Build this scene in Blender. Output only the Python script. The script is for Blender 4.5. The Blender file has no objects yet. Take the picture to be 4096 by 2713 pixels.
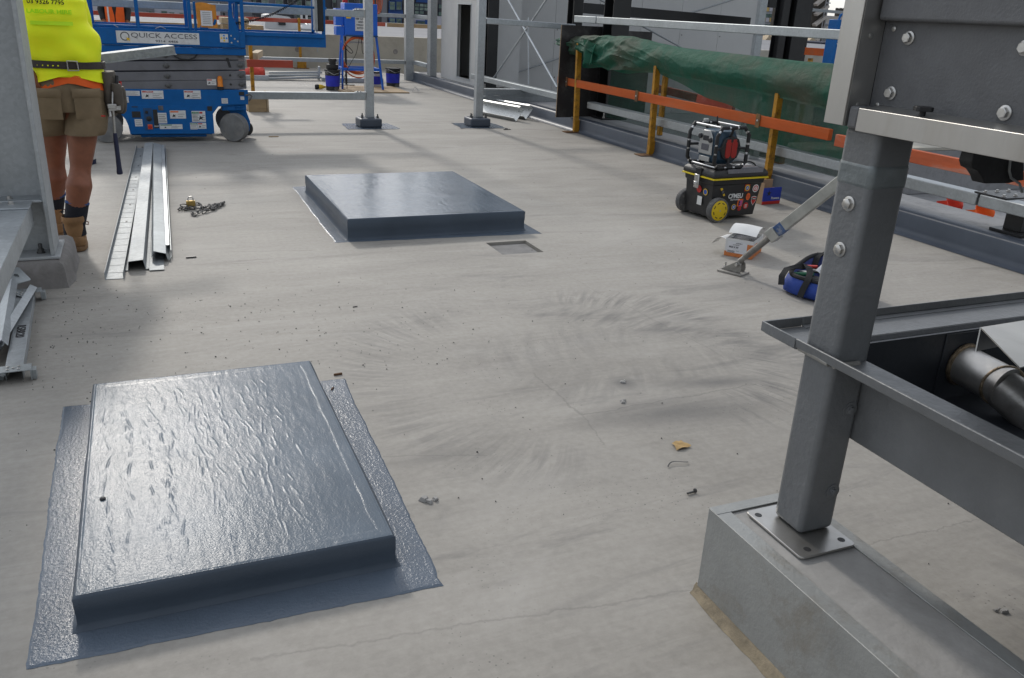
import bpy, bmesh, math, random
from mathutils import Vector, Matrix, noise
random.seed(7)
SC = bpy.context.scene
COL = SC.collection
R = math.radians

# ------------------------------------------------------------------ camera, sky, sun, exposure
CAM_H = 1.5
FPX = 3367.5                                   # focal length in pixels of the 4096 px wide photograph
ROT = ((0.92108849, -0.386532, 0.04678672), (-0.10021505, -0.35147628, -0.93081758), (0.37623521, 0.85267663, -0.36247708))
cam_data = bpy.data.cameras.new('camera')
cam_data.sensor_width = 36.0
cam_data.lens = FPX / 4096 * 36.0
cam_data.clip_start = 0.05
cam_data.clip_end = 3000
cam = bpy.data.objects.new('camera', cam_data)
COL.objects.link(cam)
cam.matrix_world = Matrix(((ROT[0][0], -ROT[1][0], -ROT[2][0], 0), (ROT[0][1], -ROT[1][1], -ROT[2][1], 0), (ROT[0][2], -ROT[1][2], -ROT[2][2], CAM_H), (0, 0, 0, 1)))
SC.camera = cam

SUN_EL, SUN_AZ = R(32), R(-3)                 # azimuth from +Y towards +X
world = bpy.data.worlds.new('World')
SC.world = world
world.use_nodes = True
wn = world.node_tree
for n in list(wn.nodes):
    wn.nodes.remove(n)
sky = wn.nodes.new('ShaderNodeTexSky')
sky.sky_type = 'NISHITA'
sky.sun_disc = False
sky.sun_elevation = SUN_EL
sky.sun_rotation = SUN_AZ
sky.air_density = 1.0
sky.dust_density = 1.5
sky.ozone_density = 1.0
hs = wn.nodes.new('ShaderNodeHueSaturation')
hs.inputs['Saturation'].default_value = 0.62
bg = wn.nodes.new('ShaderNodeBackground')
bg.inputs['Strength'].default_value = 0.15
wo = wn.nodes.new('ShaderNodeOutputWorld')
wn.links.new(sky.outputs[0], hs.inputs['Color'])
tcw = wn.nodes.new('ShaderNodeTexCoord')
cln = wn.nodes.new('ShaderNodeTexNoise'); cln.inputs['Scale'].default_value = 2.2; cln.inputs['Detail'].default_value = 6; cln.inputs['Roughness'].default_value = .55
wn.links.new(tcw.outputs['Generated'], cln.inputs['Vector'])
clr = wn.nodes.new('ShaderNodeMapRange'); clr.inputs['From Min'].default_value = .35; clr.inputs['From Max'].default_value = .65; clr.inputs['To Min'].default_value = .45; clr.inputs['To Max'].default_value = .75
wn.links.new(cln.outputs['Fac'], clr.inputs['Value'])
cmx = wn.nodes.new('ShaderNodeMix'); cmx.data_type = 'RGBA'                      # thin bright cloud veil over the blue
wn.links.new(clr.outputs[0], cmx.inputs[0]); wn.links.new(hs.outputs[0], cmx.inputs[6]); 
vdot = wn.nodes.new('ShaderNodeVectorMath'); vdot.operation = 'DOT_PRODUCT'; wn.links.new(tcw.outputs['Generated'], vdot.inputs[0])
vdot.inputs[1].default_value = (math.sin(SUN_AZ) * math.cos(SUN_EL), math.cos(SUN_AZ) * math.cos(SUN_EL), math.sin(SUN_EL))
vmr = wn.nodes.new('ShaderNodeMapRange'); vmr.inputs['From Min'].default_value = -.6; vmr.inputs['From Max'].default_value = 1.0; vmr.inputs['To Min'].default_value = .55; vmr.inputs['To Max'].default_value = 1.35
wn.links.new(vdot.outputs['Value'], vmr.inputs['Value'])                       # haze is brighter towards the sun
vsc = wn.nodes.new('ShaderNodeVectorMath'); vsc.operation = 'SCALE'; vsc.inputs[0].default_value = (6.0, 6.3, 6.7); wn.links.new(vmr.outputs[0], vsc.inputs['Scale'])
wn.links.new(vsc.outputs[0], cmx.inputs[7])
wn.links.new(cmx.outputs[2], bg.inputs['Color'])
wn.links.new(bg.outputs[0], wo.inputs['Surface'])
sd = bpy.data.lights.new('sun', 'SUN')
sd.energy = 1.55
sd.angle = R(5.0)
sd.color = (1.0, 0.95, 0.88)
sun = bpy.data.objects.new('sun', sd)
COL.objects.link(sun)
sdir = Vector((math.sin(SUN_AZ) * math.cos(SUN_EL), math.cos(SUN_AZ) * math.cos(SUN_EL), math.sin(SUN_EL)))
sun.rotation_euler = sdir.to_track_quat('Z', 'Y').to_euler()
sun.location = (0, 0, 30)
SC.view_settings.view_transform = 'Standard'
SC.view_settings.look = 'None'
SC.view_settings.exposure = 0.0
SC.view_settings.gamma = 1.0
SC.view_settings.use_curve_mapping = False
SC.render.engine = 'CYCLES'
SC.cycles.max_bounces = 6
SC.cycles.diffuse_bounces = 3
SC.cycles.glossy_bounces = 3
SC.cycles.transparent_max_bounces = 8
SC.cycles.caustics_reflective = False
SC.cycles.caustics_refractive = False
SC.cycles.use_adaptive_sampling = True
SC.cycles.adaptive_threshold = 0.02

# ------------------------------------------------------------------ measuring: a pixel of the photograph to a point of the place
def ray(u, v):
    a, b = (u - 2048) / FPX, (v - 1356.5) / FPX
    return Vector([ROT[0][i] * a + ROT[1][i] * b + ROT[2][i] for i in range(3)])
def G(u, v, z=0.0):
    d = ray(u, v); t = (z - CAM_H) / d.z
    return Vector((t * d.x, t * d.y, z))
def AY(u, v, y):
    d = ray(u, v); t = y / d.y
    return Vector((t * d.x, y, CAM_H + t * d.z))
def AX(u, v, x):
    d = ray(u, v); t = x / d.x
    return Vector((x, t * d.y, CAM_H + t * d.z))

# ------------------------------------------------------------------ mesh building
class MB:
    def __init__(s):
        s.v = []; s.f = []
    def add(s, vs, fs):
        o = len(s.v); s.v += [Vector(p) for p in vs]; s.f += [tuple(i + o for i in f) for f in fs]; return s
    def box(s, x0, x1, y0, y1, z0, z1):
        return s.add([(x0, y0, z0), (x1, y0, z0), (x1, y1, z0), (x0, y1, z0), (x0, y0, z1), (x1, y0, z1), (x1, y1, z1), (x0, y1, z1)],
                     [(0, 3, 2, 1), (4, 5, 6, 7), (0, 1, 5, 4), (1, 2, 6, 5), (2, 3, 7, 6), (3, 0, 4, 7)])
    def obox(s, c, ex, ey, ez):
        c = Vector(c); ex = Vector(ex); ey = Vector(ey); ez = Vector(ez)
        vs = [c - ex - ey - ez, c + ex - ey - ez, c + ex + ey - ez, c - ex + ey - ez, c - ex - ey + ez, c + ex - ey + ez, c + ex + ey + ez, c - ex + ey + ez]
        return s.add(vs, [(0, 3, 2, 1), (4, 5, 6, 7), (0, 1, 5, 4), (1, 2, 6, 5), (2, 3, 7, 6), (3, 0, 4, 7)])
    def bar(s, p, q, w, h, up=(0, 0, 1)):
        p = Vector(p); q = Vector(q); d = (q - p); L = d.length; d.normalize()
        sx = d.cross(Vector(up))
        if sx.length < 1e-4: sx = d.cross(Vector((1, 0, 0)))
        sx.normalize(); u = sx.cross(d)
        return s.obox((p + q) / 2, d * (L / 2), sx * (w / 2), u * (h / 2))
    def prism(s, poly, o, ex, ey, ez):
        # polygon in the plane (ex, ey) at o, swept along vector ez
        o = Vector(o); ex = Vector(ex); ey = Vector(ey); ez = Vector(ez)
        a = [o + ex * x + ey * y for x, y in poly]; n = len(a)
        b = [p + ez for p in a]
        return s.add(a + b, [tuple(reversed(range(n))), tuple(range(n, 2 * n))] + [(i, (i + 1) % n, (i + 1) % n + n, i + n) for i in range(n)])
    def loft(s, rings, cap=True, closed=True):
        n = len(rings[0]); vs = [p for r in rings for p in r]; fs = []
        for k in range(len(rings) - 1):
            for i in range(n if closed else n - 1):
                j = (i + 1) % n
                fs.append((k * n + i, k * n + j, (k + 1) * n + j, (k + 1) * n + i))
        if cap and closed:
            fs.append(tuple(reversed(range(n)))); fs.append(tuple(range((len(rings) - 1) * n, len(rings) * n)))
        return s.add(vs, fs)
    def tube(s, pts, r, n=10, cap=True, loop=False):
        pts = [Vector(p) for p in pts]; m = len(pts)
        rr = r if isinstance(r, (list, tuple)) else [r] * m
        T = []
        for i in range(m):
            a = pts[(i - 1) % m] if (loop or i > 0) else pts[i]; b = pts[(i + 1) % m] if (loop or i < m - 1) else pts[i]
            T.append((b - a).normalized())
        u = T[0].cross(Vector((0, 0, 1)))
        if u.length < 1e-3: u = T[0].cross(Vector((1, 0, 0)))
        u.normalize(); rings = []
        for i in range(m):
            u = (u - T[i] * u.dot(T[i])).normalized(); w = T[i].cross(u)
            rings.append([pts[i] + (u * math.cos(2 * math.pi * k / n) + w * math.sin(2 * math.pi * k / n)) * rr[i] for k in range(n)])
        if loop: rings.append(rings[0]); return s.loft(rings, cap=False)
        return s.loft(rings, cap=cap)
    def cyl(s, p, q, r, n=16, r2=None):
        return s.tube([p, q], [r, r if r2 is None else r2], n)
    def lathe(s, prof, c=(0, 0, 0), ax=(0, 0, 1), n=24):
        c = Vector(c); z = Vector(ax).normalized(); x = z.orthogonal().normalized(); y = z.cross(x)
        return s.loft([[c + z * h + (x * math.cos(2 * math.pi * k / n) + y * math.sin(2 * math.pi * k / n)) * r for k in range(n)] for r, h in prof])
    def hexn(s, c, ax, r, h):
        # hexagon head sitting on a washer
        s.lathe([(r * 1.35, 0), (r * 1.35, h * .22), (r * 1.25, h * .28)], c, ax, 18)
        s.lathe([(r, h * .2), (r, h * .9), (r * .85, h)], c, ax, 6)
        return s
    def grid(s, fn, nu, nv):
        vs = [fn(i / nu, j / nv) for j in range(nv + 1) for i in range(nu + 1)]
        fs = [(j * (nu + 1) + i, j * (nu + 1) + i + 1, (j + 1) * (nu + 1) + i + 1, (j + 1) * (nu + 1) + i) for j in range(nv) for i in range(nu)]
        return s.add(vs, fs)
    def sheet(s, pts, o, ex, ey, ez, t):
        # thin folded sheet: open polyline profile of thickness t, swept along ez
        P = [Vector((a, b)) for a, b in pts]; n = len(P); A = []; B = []
        for i in range(n):
            d1 = (P[i] - P[i - 1]).normalized() if i > 0 else (P[1] - P[0]).normalized()
            d2 = (P[i + 1] - P[i]).normalized() if i < n - 1 else d1
            n1 = Vector((-d1.y, d1.x)); n2 = Vector((-d2.y, d2.x)); m = (n1 + n2)
            m = m / max(m.length_squared, .2) * 2 if m.length > 1e-6 else n1
            A.append(P[i] + m * t / 2); B.append(P[i] - m * t / 2)
        o = Vector(o); ex = Vector(ex); ey = Vector(ey); ez = Vector(ez)
        for i in range(n - 1):
            q = [A[i], B[i], B[i + 1], A[i + 1]]
            a = [o + ex * p.x + ey * p.y for p in q]; b = [p + ez for p in a]
            s.add(a + b, [(3, 2, 1, 0), (4, 5, 6, 7), (0, 1, 5, 4), (1, 2, 6, 5), (2, 3, 7, 6), (3, 0, 4, 7)])
        return s
    def build(s, name, mat, parent=None, bevel=0, seg=2, smooth=True, local=False, angle=40, sub=0):
        me = bpy.data.meshes.new(name)
        vs = s.v
        if parent is not None and not local:
            inv = WM[parent.name].inverted(); vs = [inv @ p for p in vs]
        me.from_pydata([tuple(p) for p in vs], [], s.f)
        bm = bmesh.new(); bm.from_mesh(me)
        bmesh.ops.recalc_face_normals(bm, faces=bm.faces); bm.to_mesh(me); bm.free()
        if smooth:
            me.polygons.foreach_set('use_smooth', [True] * len(me.polygons))
            me.set_sharp_from_angle(angle=R(angle))
        me.materials.append(mat if not isinstance(mat, str) else M[mat])
        ob = bpy.data.objects.new(name, me); COL.objects.link(ob)
        if parent is not None:
            ob.parent = parent; WM[ob.name] = WM[parent.name]
        else:
            WM[ob.name] = Matrix()
        if bevel:
            md = ob.modifiers.new('bevel', 'BEVEL'); md.width = bevel; md.segments = seg; md.limit_method = 'ANGLE'; md.angle_limit = R(40); md.harden_normals = False
        if sub:
            md = ob.modifiers.new('sub', 'SUBSURF'); md.levels = sub; md.render_levels = sub
        return ob
WM = {}
def thing(name, label, cat, loc=(0, 0, 0), rz=0.0, group=None, mat4=None):
    o = bpy.data.objects.new(name, None); COL.objects.link(o)
    o.empty_display_size = .1
    m = mat4 if mat4 is not None else Matrix.Translation(loc) @ Matrix.Rotation(rz, 4, 'Z')
    o.matrix_world = m; WM[o.name] = m
    return tag(o, label, cat, group)
def tag(o, label=None, cat=None, group=None, kind=None):
    if label: o['label'] = label
    if cat: o['category'] = cat
    if group: o['group'] = group
    if kind: o['kind'] = kind
    return o
def recentre(o):
    # put the origin of a single-mesh thing at its base
    me = o.data; xs = [v.co for v in me.vertices]
    c = Vector(((min(p.x for p in xs) + max(p.x for p in xs)) / 2, (min(p.y for p in xs) + max(p.y for p in xs)) / 2, min(p.z for p in xs)))
    me.transform(Matrix.Translation(-c)); o.location = c; WM[o.name] = Matrix.Translation(c)
    return o
def single(mb, name, mat, label, cat, group=None, **k):
    return recentre(tag(mb.build(name, mat, None, **k), label, cat, group))
def text(s, size, o, ex, ey, name, mat, parent, width=None, extrude=.0006, bold=0.0, space=1.0):
    # flat lettering as a mesh; o = centre, ex = reading direction, ey = up
    cu = bpy.data.curves.new('lettering', 'FONT'); cu.body = s; cu.size = size; cu.align_x = 'CENTER'; cu.align_y = 'CENTER'
    cu.extrude = extrude; cu.offset = bold; cu.space_character = space; cu.resolution_u = 3
    tmp = bpy.data.objects.new('tmp', cu); COL.objects.link(tmp)
    dg = bpy.context.evaluated_depsgraph_get(); me = bpy.data.meshes.new_from_object(tmp.evaluated_get(dg))
    bpy.data.objects.remove(tmp); bpy.data.curves.remove(cu)
    ex = Vector(ex).normalized(); ey = Vector(ey).normalized(); ez = ex.cross(ey)
    xs = [v.co.x for v in me.vertices]; k = 1.0
    if width: k = width / (max(xs) - min(xs))
    mm = Matrix(((ex.x * k, ey.x, ez.x, o[0]), (ex.y * k, ey.y, ez.y, o[1]), (ex.z * k, ey.z, ez.z, o[2]), (0, 0, 0, 1)))
    me.transform(WM[parent.name].inverted() @ mm)
    me.materials.clear(); me.materials.append(M[mat])
    me.name = name
    ob = bpy.data.objects.new(name, me); COL.objects.link(ob); ob.parent = parent; WM[ob.name] = WM[parent.name]
    return ob

# ------------------------------------------------------------------ materials
M = {}
class NT:
    def __init__(s, name):
        s.m = bpy.data.materials.new(name); s.m.use_nodes = True; s.t = s.m.node_tree
        for n in list(s.t.nodes): s.t.nodes.remove(n)
        s.out = s.t.nodes.new('ShaderNodeOutputMaterial'); s.b = s.t.nodes.new('ShaderNodeBsdfPrincipled')
        s.t.links.new(s.b.outputs[0], s.out.inputs['Surface']); M[name] = s.m
    def n(s, typ, **k):
        x = s.t.nodes.new('ShaderNode' + typ)
        for a, b in k.items():
            if hasattr(x, a): setattr(x, a, b)
            else: s.set(x.inputs[a], b)
        return x
    def set(s, inp, val):
        if hasattr(val, 'is_linked') or hasattr(val, 'links'): s.t.links.new(val, inp)
        elif isinstance(val, (tuple, list)) and len(val) == 3 and inp.type == 'RGBA': inp.default_value = (*val, 1)
        else: inp.default_value = val
    def P(s, **k):
        for a, b in k.items(): s.set(s.b.inputs[a.replace('_', ' ')], b)
    def coord(s, kind='Object', scale=(1, 1, 1), rot=(0, 0, 0)):
        if kind == 'World':
            src = s.n('NewGeometry').outputs['Position']
        else:
            src = s.n('TexCoord').outputs[kind]
        mp = s.n('Mapping'); s.t.links.new(src, mp.inputs['Vector']); mp.inputs['Scale'].default_value = scale; mp.inputs['Rotation'].default_value = rot
        return mp.outputs[0]
    def noise(s, vec, scale, detail=4, rough=.55, dist=0):
        x = s.n('TexNoise'); s.t.links.new(vec, x.inputs['Vector']); x.inputs['Scale'].default_value = scale; x.inputs['Detail'].default_value = detail
        x.inputs['Roughness'].default_value = rough; x.inputs['Distortion'].default_value = dist; return x.outputs['Fac']
    def vor(s, vec, scale, feat='F1'):
        x = s.n('TexVoronoi'); x.feature = feat; s.t.links.new(vec, x.inputs['Vector']); x.inputs['Scale'].default_value = scale; return x
    def ramp(s, fac, a, b, ca=(0, 0, 0), cb=(1, 1, 1)):
        x = s.n('ValToRGB'); s.t.links.new(fac, x.inputs[0]); e = x.color_ramp.elements; e[0].position = a; e[1].position = b; e[0].color = (*ca, 1); e[1].color = (*cb, 1); return x.outputs[0]
    def mix(s, fac, a, b, mode='MIX'):
        x = s.n('Mix'); x.data_type = 'RGBA'; x.blend_type = mode; s.set(x.inputs[0], fac); s.set(x.inputs[6], a if not isinstance(a, tuple) else (*a, 1)[:4]); s.set(x.inputs[7], b if not isinstance(b, tuple) else (*b, 1)[:4]); return x.outputs[2]
    def math(s, op, a, b=0.0, c=None, clamp=False):
        x = s.n('Math'); x.operation = op; x.use_clamp = clamp; s.set(x.inputs[0], a); s.set(x.inputs[1], b)
        if c is not None: s.set(x.inputs[2], c)
        return x.outputs[0]
    def bump(s, h, strength=.3, dist=.01):
        x = s.n('Bump'); s.t.links.new(h, x.inputs['Height']); x.inputs['Strength'].default_value = strength; x.inputs['Distance'].default_value = dist
        s.t.links.new(x.outputs[0], s.b.inputs['Normal']); return x
def pm(name, c, rough=.5, metal=0.0, var=.18, scale=6.0, bump=.15, bscale=80.0, dirt=None, dscale=5.0, damt=.5, spec=.5, rvar=.12, stretch=(1, 1, 1)):
    m = NT(name); v = m.coord('Object', stretch)
    f = m.noise(v, scale, 5, .6)
    lo = tuple(max(0, x * (1 - var)) for x in c); hi = tuple(min(1, x * (1 + var)) for x in c)
    colr = m.ramp(f, .3, .7, lo, hi)
    if dirt:
        d = m.noise(v, dscale, 8, .7, .3); colr = m.mix(m.math('MULTIPLY', m.ramp(d, .5, .68), damt), colr, dirt)
    m.P(Base_Color=colr, Metallic=metal)
    m.b.inputs['Specular IOR Level'].default_value = spec
    m.set(m.b.inputs['Roughness'], m.math('ADD', m.math('MULTIPLY', m.math('SUBTRACT', m.noise(v, scale * 2.3, 4), .5), rvar * 2), rough, None, True))
    if bump: m.bump(m.noise(v, bscale, 3), bump, .004)
    return m
# galvanised steel: spangle, dull patches
def galv(name, c, rough, metal, sp=.14):
    m = NT(name); v = m.coord('Object')
    vo = m.vor(v, 55.0); f = m.noise(v, 3.5, 6, .65); f2 = m.noise(v, 38, 4)
    k = m.math('ADD', m.math('MULTIPLY', vo.outputs['Color'], sp), m.math('ADD', m.math('MULTIPLY', f, .5), m.math('MULTIPLY', f2, .2)))
    m.P(Base_Color=m.ramp(k, .25, .72, tuple(x * .72 for x in c), tuple(min(1, x * 1.2) for x in c)), Metallic=metal)
    m.set(m.b.inputs['Roughness'], m.math('ADD', m.math('MULTIPLY', f, .22), rough - .1))
    m.bump(m.noise(v, 130, 3), .12, .002)
    return m
galv('galv', (.50, .53, .55), .46, .75)
galv('galv_light', (.44, .47, .48), .48, .65)
galv('galv_new', (.33, .35, .36), .62, .5, .3)
galv('galv_bright', (.60, .61, .60), .45, .55, .3)
galv('galv_dull', (.36, .38, .39), .55, .45)
galv('galv_column', (.47, .49, .50), .58, .3)
pm('stainless', (.47, .46, .44), .34, .85, .12, 4, .05, 200, (.25, .2, .14), 6, .25, stretch=(1, 1, .25))
pm('stainless_pipe', (.56, .54, .51), .36, .75, .2, 9, .06, 120, (.14, .09, .05), 7, .5)
pm('weld_bead', (.26, .20, .135), .45, .8, .4, 60, .8, 220)
pm('bolt', (.50, .49, .47), .33, .9, .15, 40, .05, 200)
pm('bolt_dark', (.12, .12, .12), .5, .7, .2, 40)
pm('unit_grey', (.118, .120, .125), .55, 0, .12, 14, .35, 160, (.2, .2, .2), 3, .15)
pm('unit_paint', (.150, .155, .160), .42, 0, .10, 8, .5, 60, (.24, .24, .24), 4, .2)
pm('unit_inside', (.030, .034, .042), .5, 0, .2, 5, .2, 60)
pm('tape', (.17, .19, .195), .38, .2, .15, 20, .7, 40)
pm('sealant', (.25, .24, .22), .6, 0, .2, 30, .8, 60)
pm('rubber_black', (.012, .012, .013), .55, 0, .3, 12, .2)
pm('plastic_black', (.016, .016, .017), .45, 0, .25, 10, .15, 120, (.06, .055, .05), 5, .35)
pm('black_steel', (.010, .010, .011), .42, 0, .25, 5, .1, 60, (.035, .035, .035), 3, .3)
pm('formply', (.017, .014, .014), .48, 0, .3, 4, .25, 50, (.12, .115, .11), 3.2, .5)
pm('ply_edge', (.30, .22, .14), .8, 0, .25, 20)
pm('timber', (.38, .27, .15), .75, 0, .3, 5, .4, 40, (.18, .11, .06), 5, .6, stretch=(.25, 1, 1))
pm('timber_pale', (.48, .38, .25), .8, 0, .25, 6, .4, 40, (.22, .15, .1), 5, .5)
pm('timber_orange', (.50, .098, .020), .72, 0, .22, 5, .35, 50, (.36, .16, .08), 3.5, .5, .25, stretch=(1, .18, 1))
pm('timber_orange_worn', (.50, .10, .03), .7, 0, .25, 5, .4, 50, (.38, .27, .22), 4.0, .95, stretch=(1, .22, 1))
pm('timber_red', (.42, .065, .035), .7, 0, .25, 4, .35, 50, (.40, .28, .24), 4, .4, stretch=(.2, 1, 1))
pm('yellow_rust', (.46, .22, .012), .55, .1, .22, 10, .4, 70, (.085, .038, .015), 11, .95)
pm('rust', (.16, .085, .045), .85, .2, .35, 14, .6, 60, (.42, .25, .03), 10, .6)
pm('lift_blue', (.005, .112, .36), .42, 0, .14, 5, .08, 60, (.02, .05, .09), 5, .35, .22)
pm('lift_blue_dark', (.008, .07, .20), .45, 0, .2, 6, .1)
pm('lift_grey', (.155, .155, .170), .5, 0, .12, 6, .15, 70, (.08, .08, .08), 4, .4)
pm('tyre_grey', (.175, .175, .175), .8, 0, .2, 9, .5, 50, (.30, .28, .25), 6, .6)
pm('wheel_dark', (.09, .09, .095), .6, .3, .25, 9, .3, 50, (.2, .15, .1), 8, .4)
pm('tyre_dirty', (.10, .10, .10), .85, 0, .25, 30, .5, 90, (.30, .28, .26), 14, .8)
pm('hub_yellow', (.72, .50, .008), .45, 0, .1, 10, .05)
pm('trim_yellow', (.72, .55, .01), .45, 0, .1, 20, .05)
pm('beacon', (.75, .22, .01), .25, 0, .15, 20, .05)
pm('white_sticker', (.66, .66, .66), .5, 0, .08, 20, .05, 80, (.4, .37, .33), 18, .4)
pm('ink', (.02, .02, .022), .55, 0, .1, 20, 0)
pm('ink_grey', (.10, .10, .115), .55, 0, .3, 30, 0)
pm('ink_red', (.50, .025, .02), .5, 0, .1, 20, 0)
pm('ink_green', (.02, .18, .08), .5, 0, .1, 20, 0)
pm('ink_orange', (.75, .14, .02), .5, 0, .1, 20, 0)
pm('ink_yellow', (.75, .48, .02), .5, 0, .1, 20, 0)
pm('ink_blue', (.03, .10, .42), .5, 0, .1, 20, 0)
pm('ink_pale_blue', (.05, .25, .70), .5, 0, .1, 20, 0)
pm('ink_white', (.72, .72, .70), .5, 0, .05, 20, 0)
pm('ink_purple', (.30, .06, .45), .5, 0, .1, 20, 0)
pm('manila', (.62, .24, .025), .6, 0, .18, 10, .4, 30)
pm('paper', (.70, .70, .72), .8, 0, .06, 10, .1)
pm('carton', (.42, .27, .16), .8, 0, .12, 12, .2)
pm('carton_white', (.68, .68, .67), .7, 0, .05, 12, .1)
pm('carton_orange', (.62, .20, .06), .75, 0, .15, 30, .1)
pm('box_blue', (.02, .045, .36), .5, 0, .1, 10, .05)
pm('board_blue', (.012, .13, .62), .4, 0, .08, 6, .05)
pm('bucket_blue', (.02, .03, .45), .4, 0, .15, 10, .1)
pm('bucket_black', (.015, .015, .016), .5, 0, .3, 6, .4, 30, (.30, .28, .26), 6, .7)
pm('bucket_white', (.60, .58, .55), .5, 0, .12, 8, .1, 80, (.25, .2, .15), 7, .5)
pm('hose_orange', (.62, .11, .02), .45, 0, .12, 14, .05)
pm('plastic_red', (.62, .05, .025), .45, 0, .12, 14, .05)
pm('radio_blue', (.018, .050, .085), .45, 0, .15, 12, .1)
pm('radio_red', (.36, .018, .012), .4, 0, .12, 12, .05)
pm('radio_silver', (.45, .45, .44), .35, .6, .1, 12, .05)
pm('aluminium', (.60, .60, .60), .3, .9, .1, 20, .05)
pm('clear_lid', (.20, .20, .215), .25, 0, .1, 12, .05)
pm('bag_blue', (.018, .055, .30), .7, 0, .18, 10, .5, 160)
pm('bag_lining', (.09, .12, .36), .75, 0, .18, 14, .5, 160)
pm('bag_black', (.012, .012, .014), .75, 0, .3, 14, .5, 160)
pm('mint', (.16, .45, .42), .6, 0, .1, 10, .05)
pm('brass', (.52, .36, .12), .35, .8, .15, 30, .1)
pm('chain_steel', (.16, .155, .15), .5, .8, .25, 40, .3, 120)
pm('prop_galv', (.40, .40, .37), .55, .5, .18, 8, .35, 60, (.52, .50, .46), 6, .6)
pm('prop_cast', (.30, .285, .26), .65, .4, .2, 20, .5, 60, (.45, .42, .38), 9, .6)
pm('panel_white', (.52, .52, .51), .5, 0, .05, 3, .05)
pm('panel_grey', (.50, .50, .49), .55, 0, .04, 2, .05)
pm('interior_shade', (.06, .055, .045), .8, 0, .15, 3, .1)  # near-black tone paints in the shade of the closed enclosure
pm('hivis', (.95, 1.10, .008), .72, 0, .05, 8, .12, 300)
pm('hivis_print', (.60, .98, .01), .7, 0, .08, 14, .05)
pm('hivis_orange', (.90, .13, .012), .7, 0, .08, 12, .15, 200)
pm('khaki', (.225, .165, .098), .85, 0, .12, 12, .4, 260)
pm('leather_dark', (.042, .032, .028), .55, 0, .3, 14, .4, 80)
pm('leather_tan', (.22, .075, .03), .5, 0, .25, 14, .4, 80)
pm('pouch', (.085, .070, .055), .75, 0, .25, 14, .4, 80, (.2, .17, .13), 8, .4)
pm('skin', (.255, .092, .047), .52, 0, .16, 16, .2, 180)
pm('sock', (.012, .013, .02), .9, 0, .2, 30, .5, 200)
pm('sock_blue', (.04, .09, .24), .9, 0, .2, 30, .5, 200)
pm('boot', (.30, .165, .072), .78, 0, .22, 12, .5, 100, (.20, .11, .05), 9, .55)
pm('boot_sole', (.20, .115, .055), .8, 0, .2, 14, .4, 60)
pm('navy', (.012, .016, .05), .55, 0, .2, 20, .2)
pm('jumper_dark', (.03, .03, .032), .85, 0, .2, 14, .3, 150)
pm('hair', (.03, .02, .014), .6, 0, .3, 60, .5, 200)
pm('concrete_wall', (.42, .395, .335), .85, 0, .10, 2.0, .35, 40, (.24, .22, .19), 3, .35)
pm('concrete_grey', (.27, .27, .275), .85, 0, .14, 2.0, .4, 40, (.12, .12, .12), 9, .4)
pm('concrete_foot', (.25, .235, .225), .85, 0, .18, 5.0, .5, 60, (.13, .12, .11), 4, .6)
pm('plinth_concrete', (.34, .33, .315), .85, 0, .15, 7.0, .4, 60, (.20, .19, .175), 5, .4)
pm('plinth_timber', (.23, .18, .115), .85, 0, .25, 8, .5, 50, (.1, .08, .05), 7, .6)
pm('leaf_dry', (.40, .26, .10), .7, 0, .2, 40, .3)
pm('stone_crumb', (.10, .095, .09), .9, 0, .4, 60, .3)
pm('white_crumb', (.45, .44, .42), .9, 0, .2, 60, .3)
# far buildings
pm('b_charcoal', (.075, .075, .085), .8, 0, .15, .3, .1, 2)
pm('b_greymid', (.20, .20, .22), .8, 0, .12, .3, .1, 2)
pm('b_white', (.52, .51, .56), .8, 0, .06, .3, .05, 2)
pm('b_beige', (.50, .46, .42), .8, 0, .08, .3, .05, 2)
pm('b_cream', (.52, .42, .29), .8, 0, .1, .3, .05, 2)
pm('b_brick', (.20, .065, .045), .85, 0, .15, .5, .1, 3)
pm('b_navy', (.02, .025, .05), .7, 0, .15, .3, .05, 2)
pm('b_blue', (.015, .07, .27), .6, 0, .12, .3, .05, 2)
pm('b_yellow', (.58, .40, .14), .7, 0, .1, .3, .05, 2)
pm('b_palegrey', (.38, .39, .42), .6, 0, .08, .3, .05, 2)
pm('b_frame', (.33, .33, .34), .6, .2, .1, 1, 0)
pm('b_pane', (.10, .16, .14), .12, 0, .5, .35, 0, 2, (.34, .42, .37), .5, .8)
pm('b_pane_dark', (.025, .03, .035), .12, 0, .5, .4, 0)
pm('b_tower', (.075, .065, .055), .9, 0, .25, .5, .3, 2)
pm('b_roof', (.22, .22, .23), .8, 0, .1, .3, .1, 2)
pm('ute_white', (.6, .6, .6), .4, 0, .1, 1, 0)
pm('street', (.06, .06, .062), .9, 0, .2, .1, .1, 2)

# painted waterproofing membrane
def membrane(name, c, rough, bs, fine=0.5, fs=150.0, spec=.5):
    m = NT(name); v = m.coord('World', (1, .22, 1)); v2 = m.coord('World')
    a = m.noise(v, 38, 4, .6, .8); d = m.noise(v2, fs, 3, .6); e = m.noise(v2, 2.2, 4, .6); g = m.noise(v2, 45, 3, .6)
    m.P(Base_Color=m.mix(m.ramp(e, .35, .7), tuple(x * .86 for x in c), tuple(x * 1.12 for x in c)))
    m.set(m.b.inputs['Roughness'], m.math('ADD', m.math('MULTIPLY', e, .10), m.math('ADD', m.math('MULTIPLY', g, .10), rough - .10)))
    m.b.inputs['Specular IOR Level'].default_value = spec
    m.bump(m.math('ADD', m.math('MULTIPLY', a, .5), m.math('MULTIPLY', d, fine)), bs, .006)
    return m
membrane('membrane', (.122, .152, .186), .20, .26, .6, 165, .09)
membrane('membrane_side_shade', (.070, .090, .118), .38, .25, .5, 150, .25)  # darker copy of the membrane: shade painted into the upstand faces
membrane('membrane_wet', (.105, .132, .166), .19, .12, .4, 150, .85)
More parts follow.
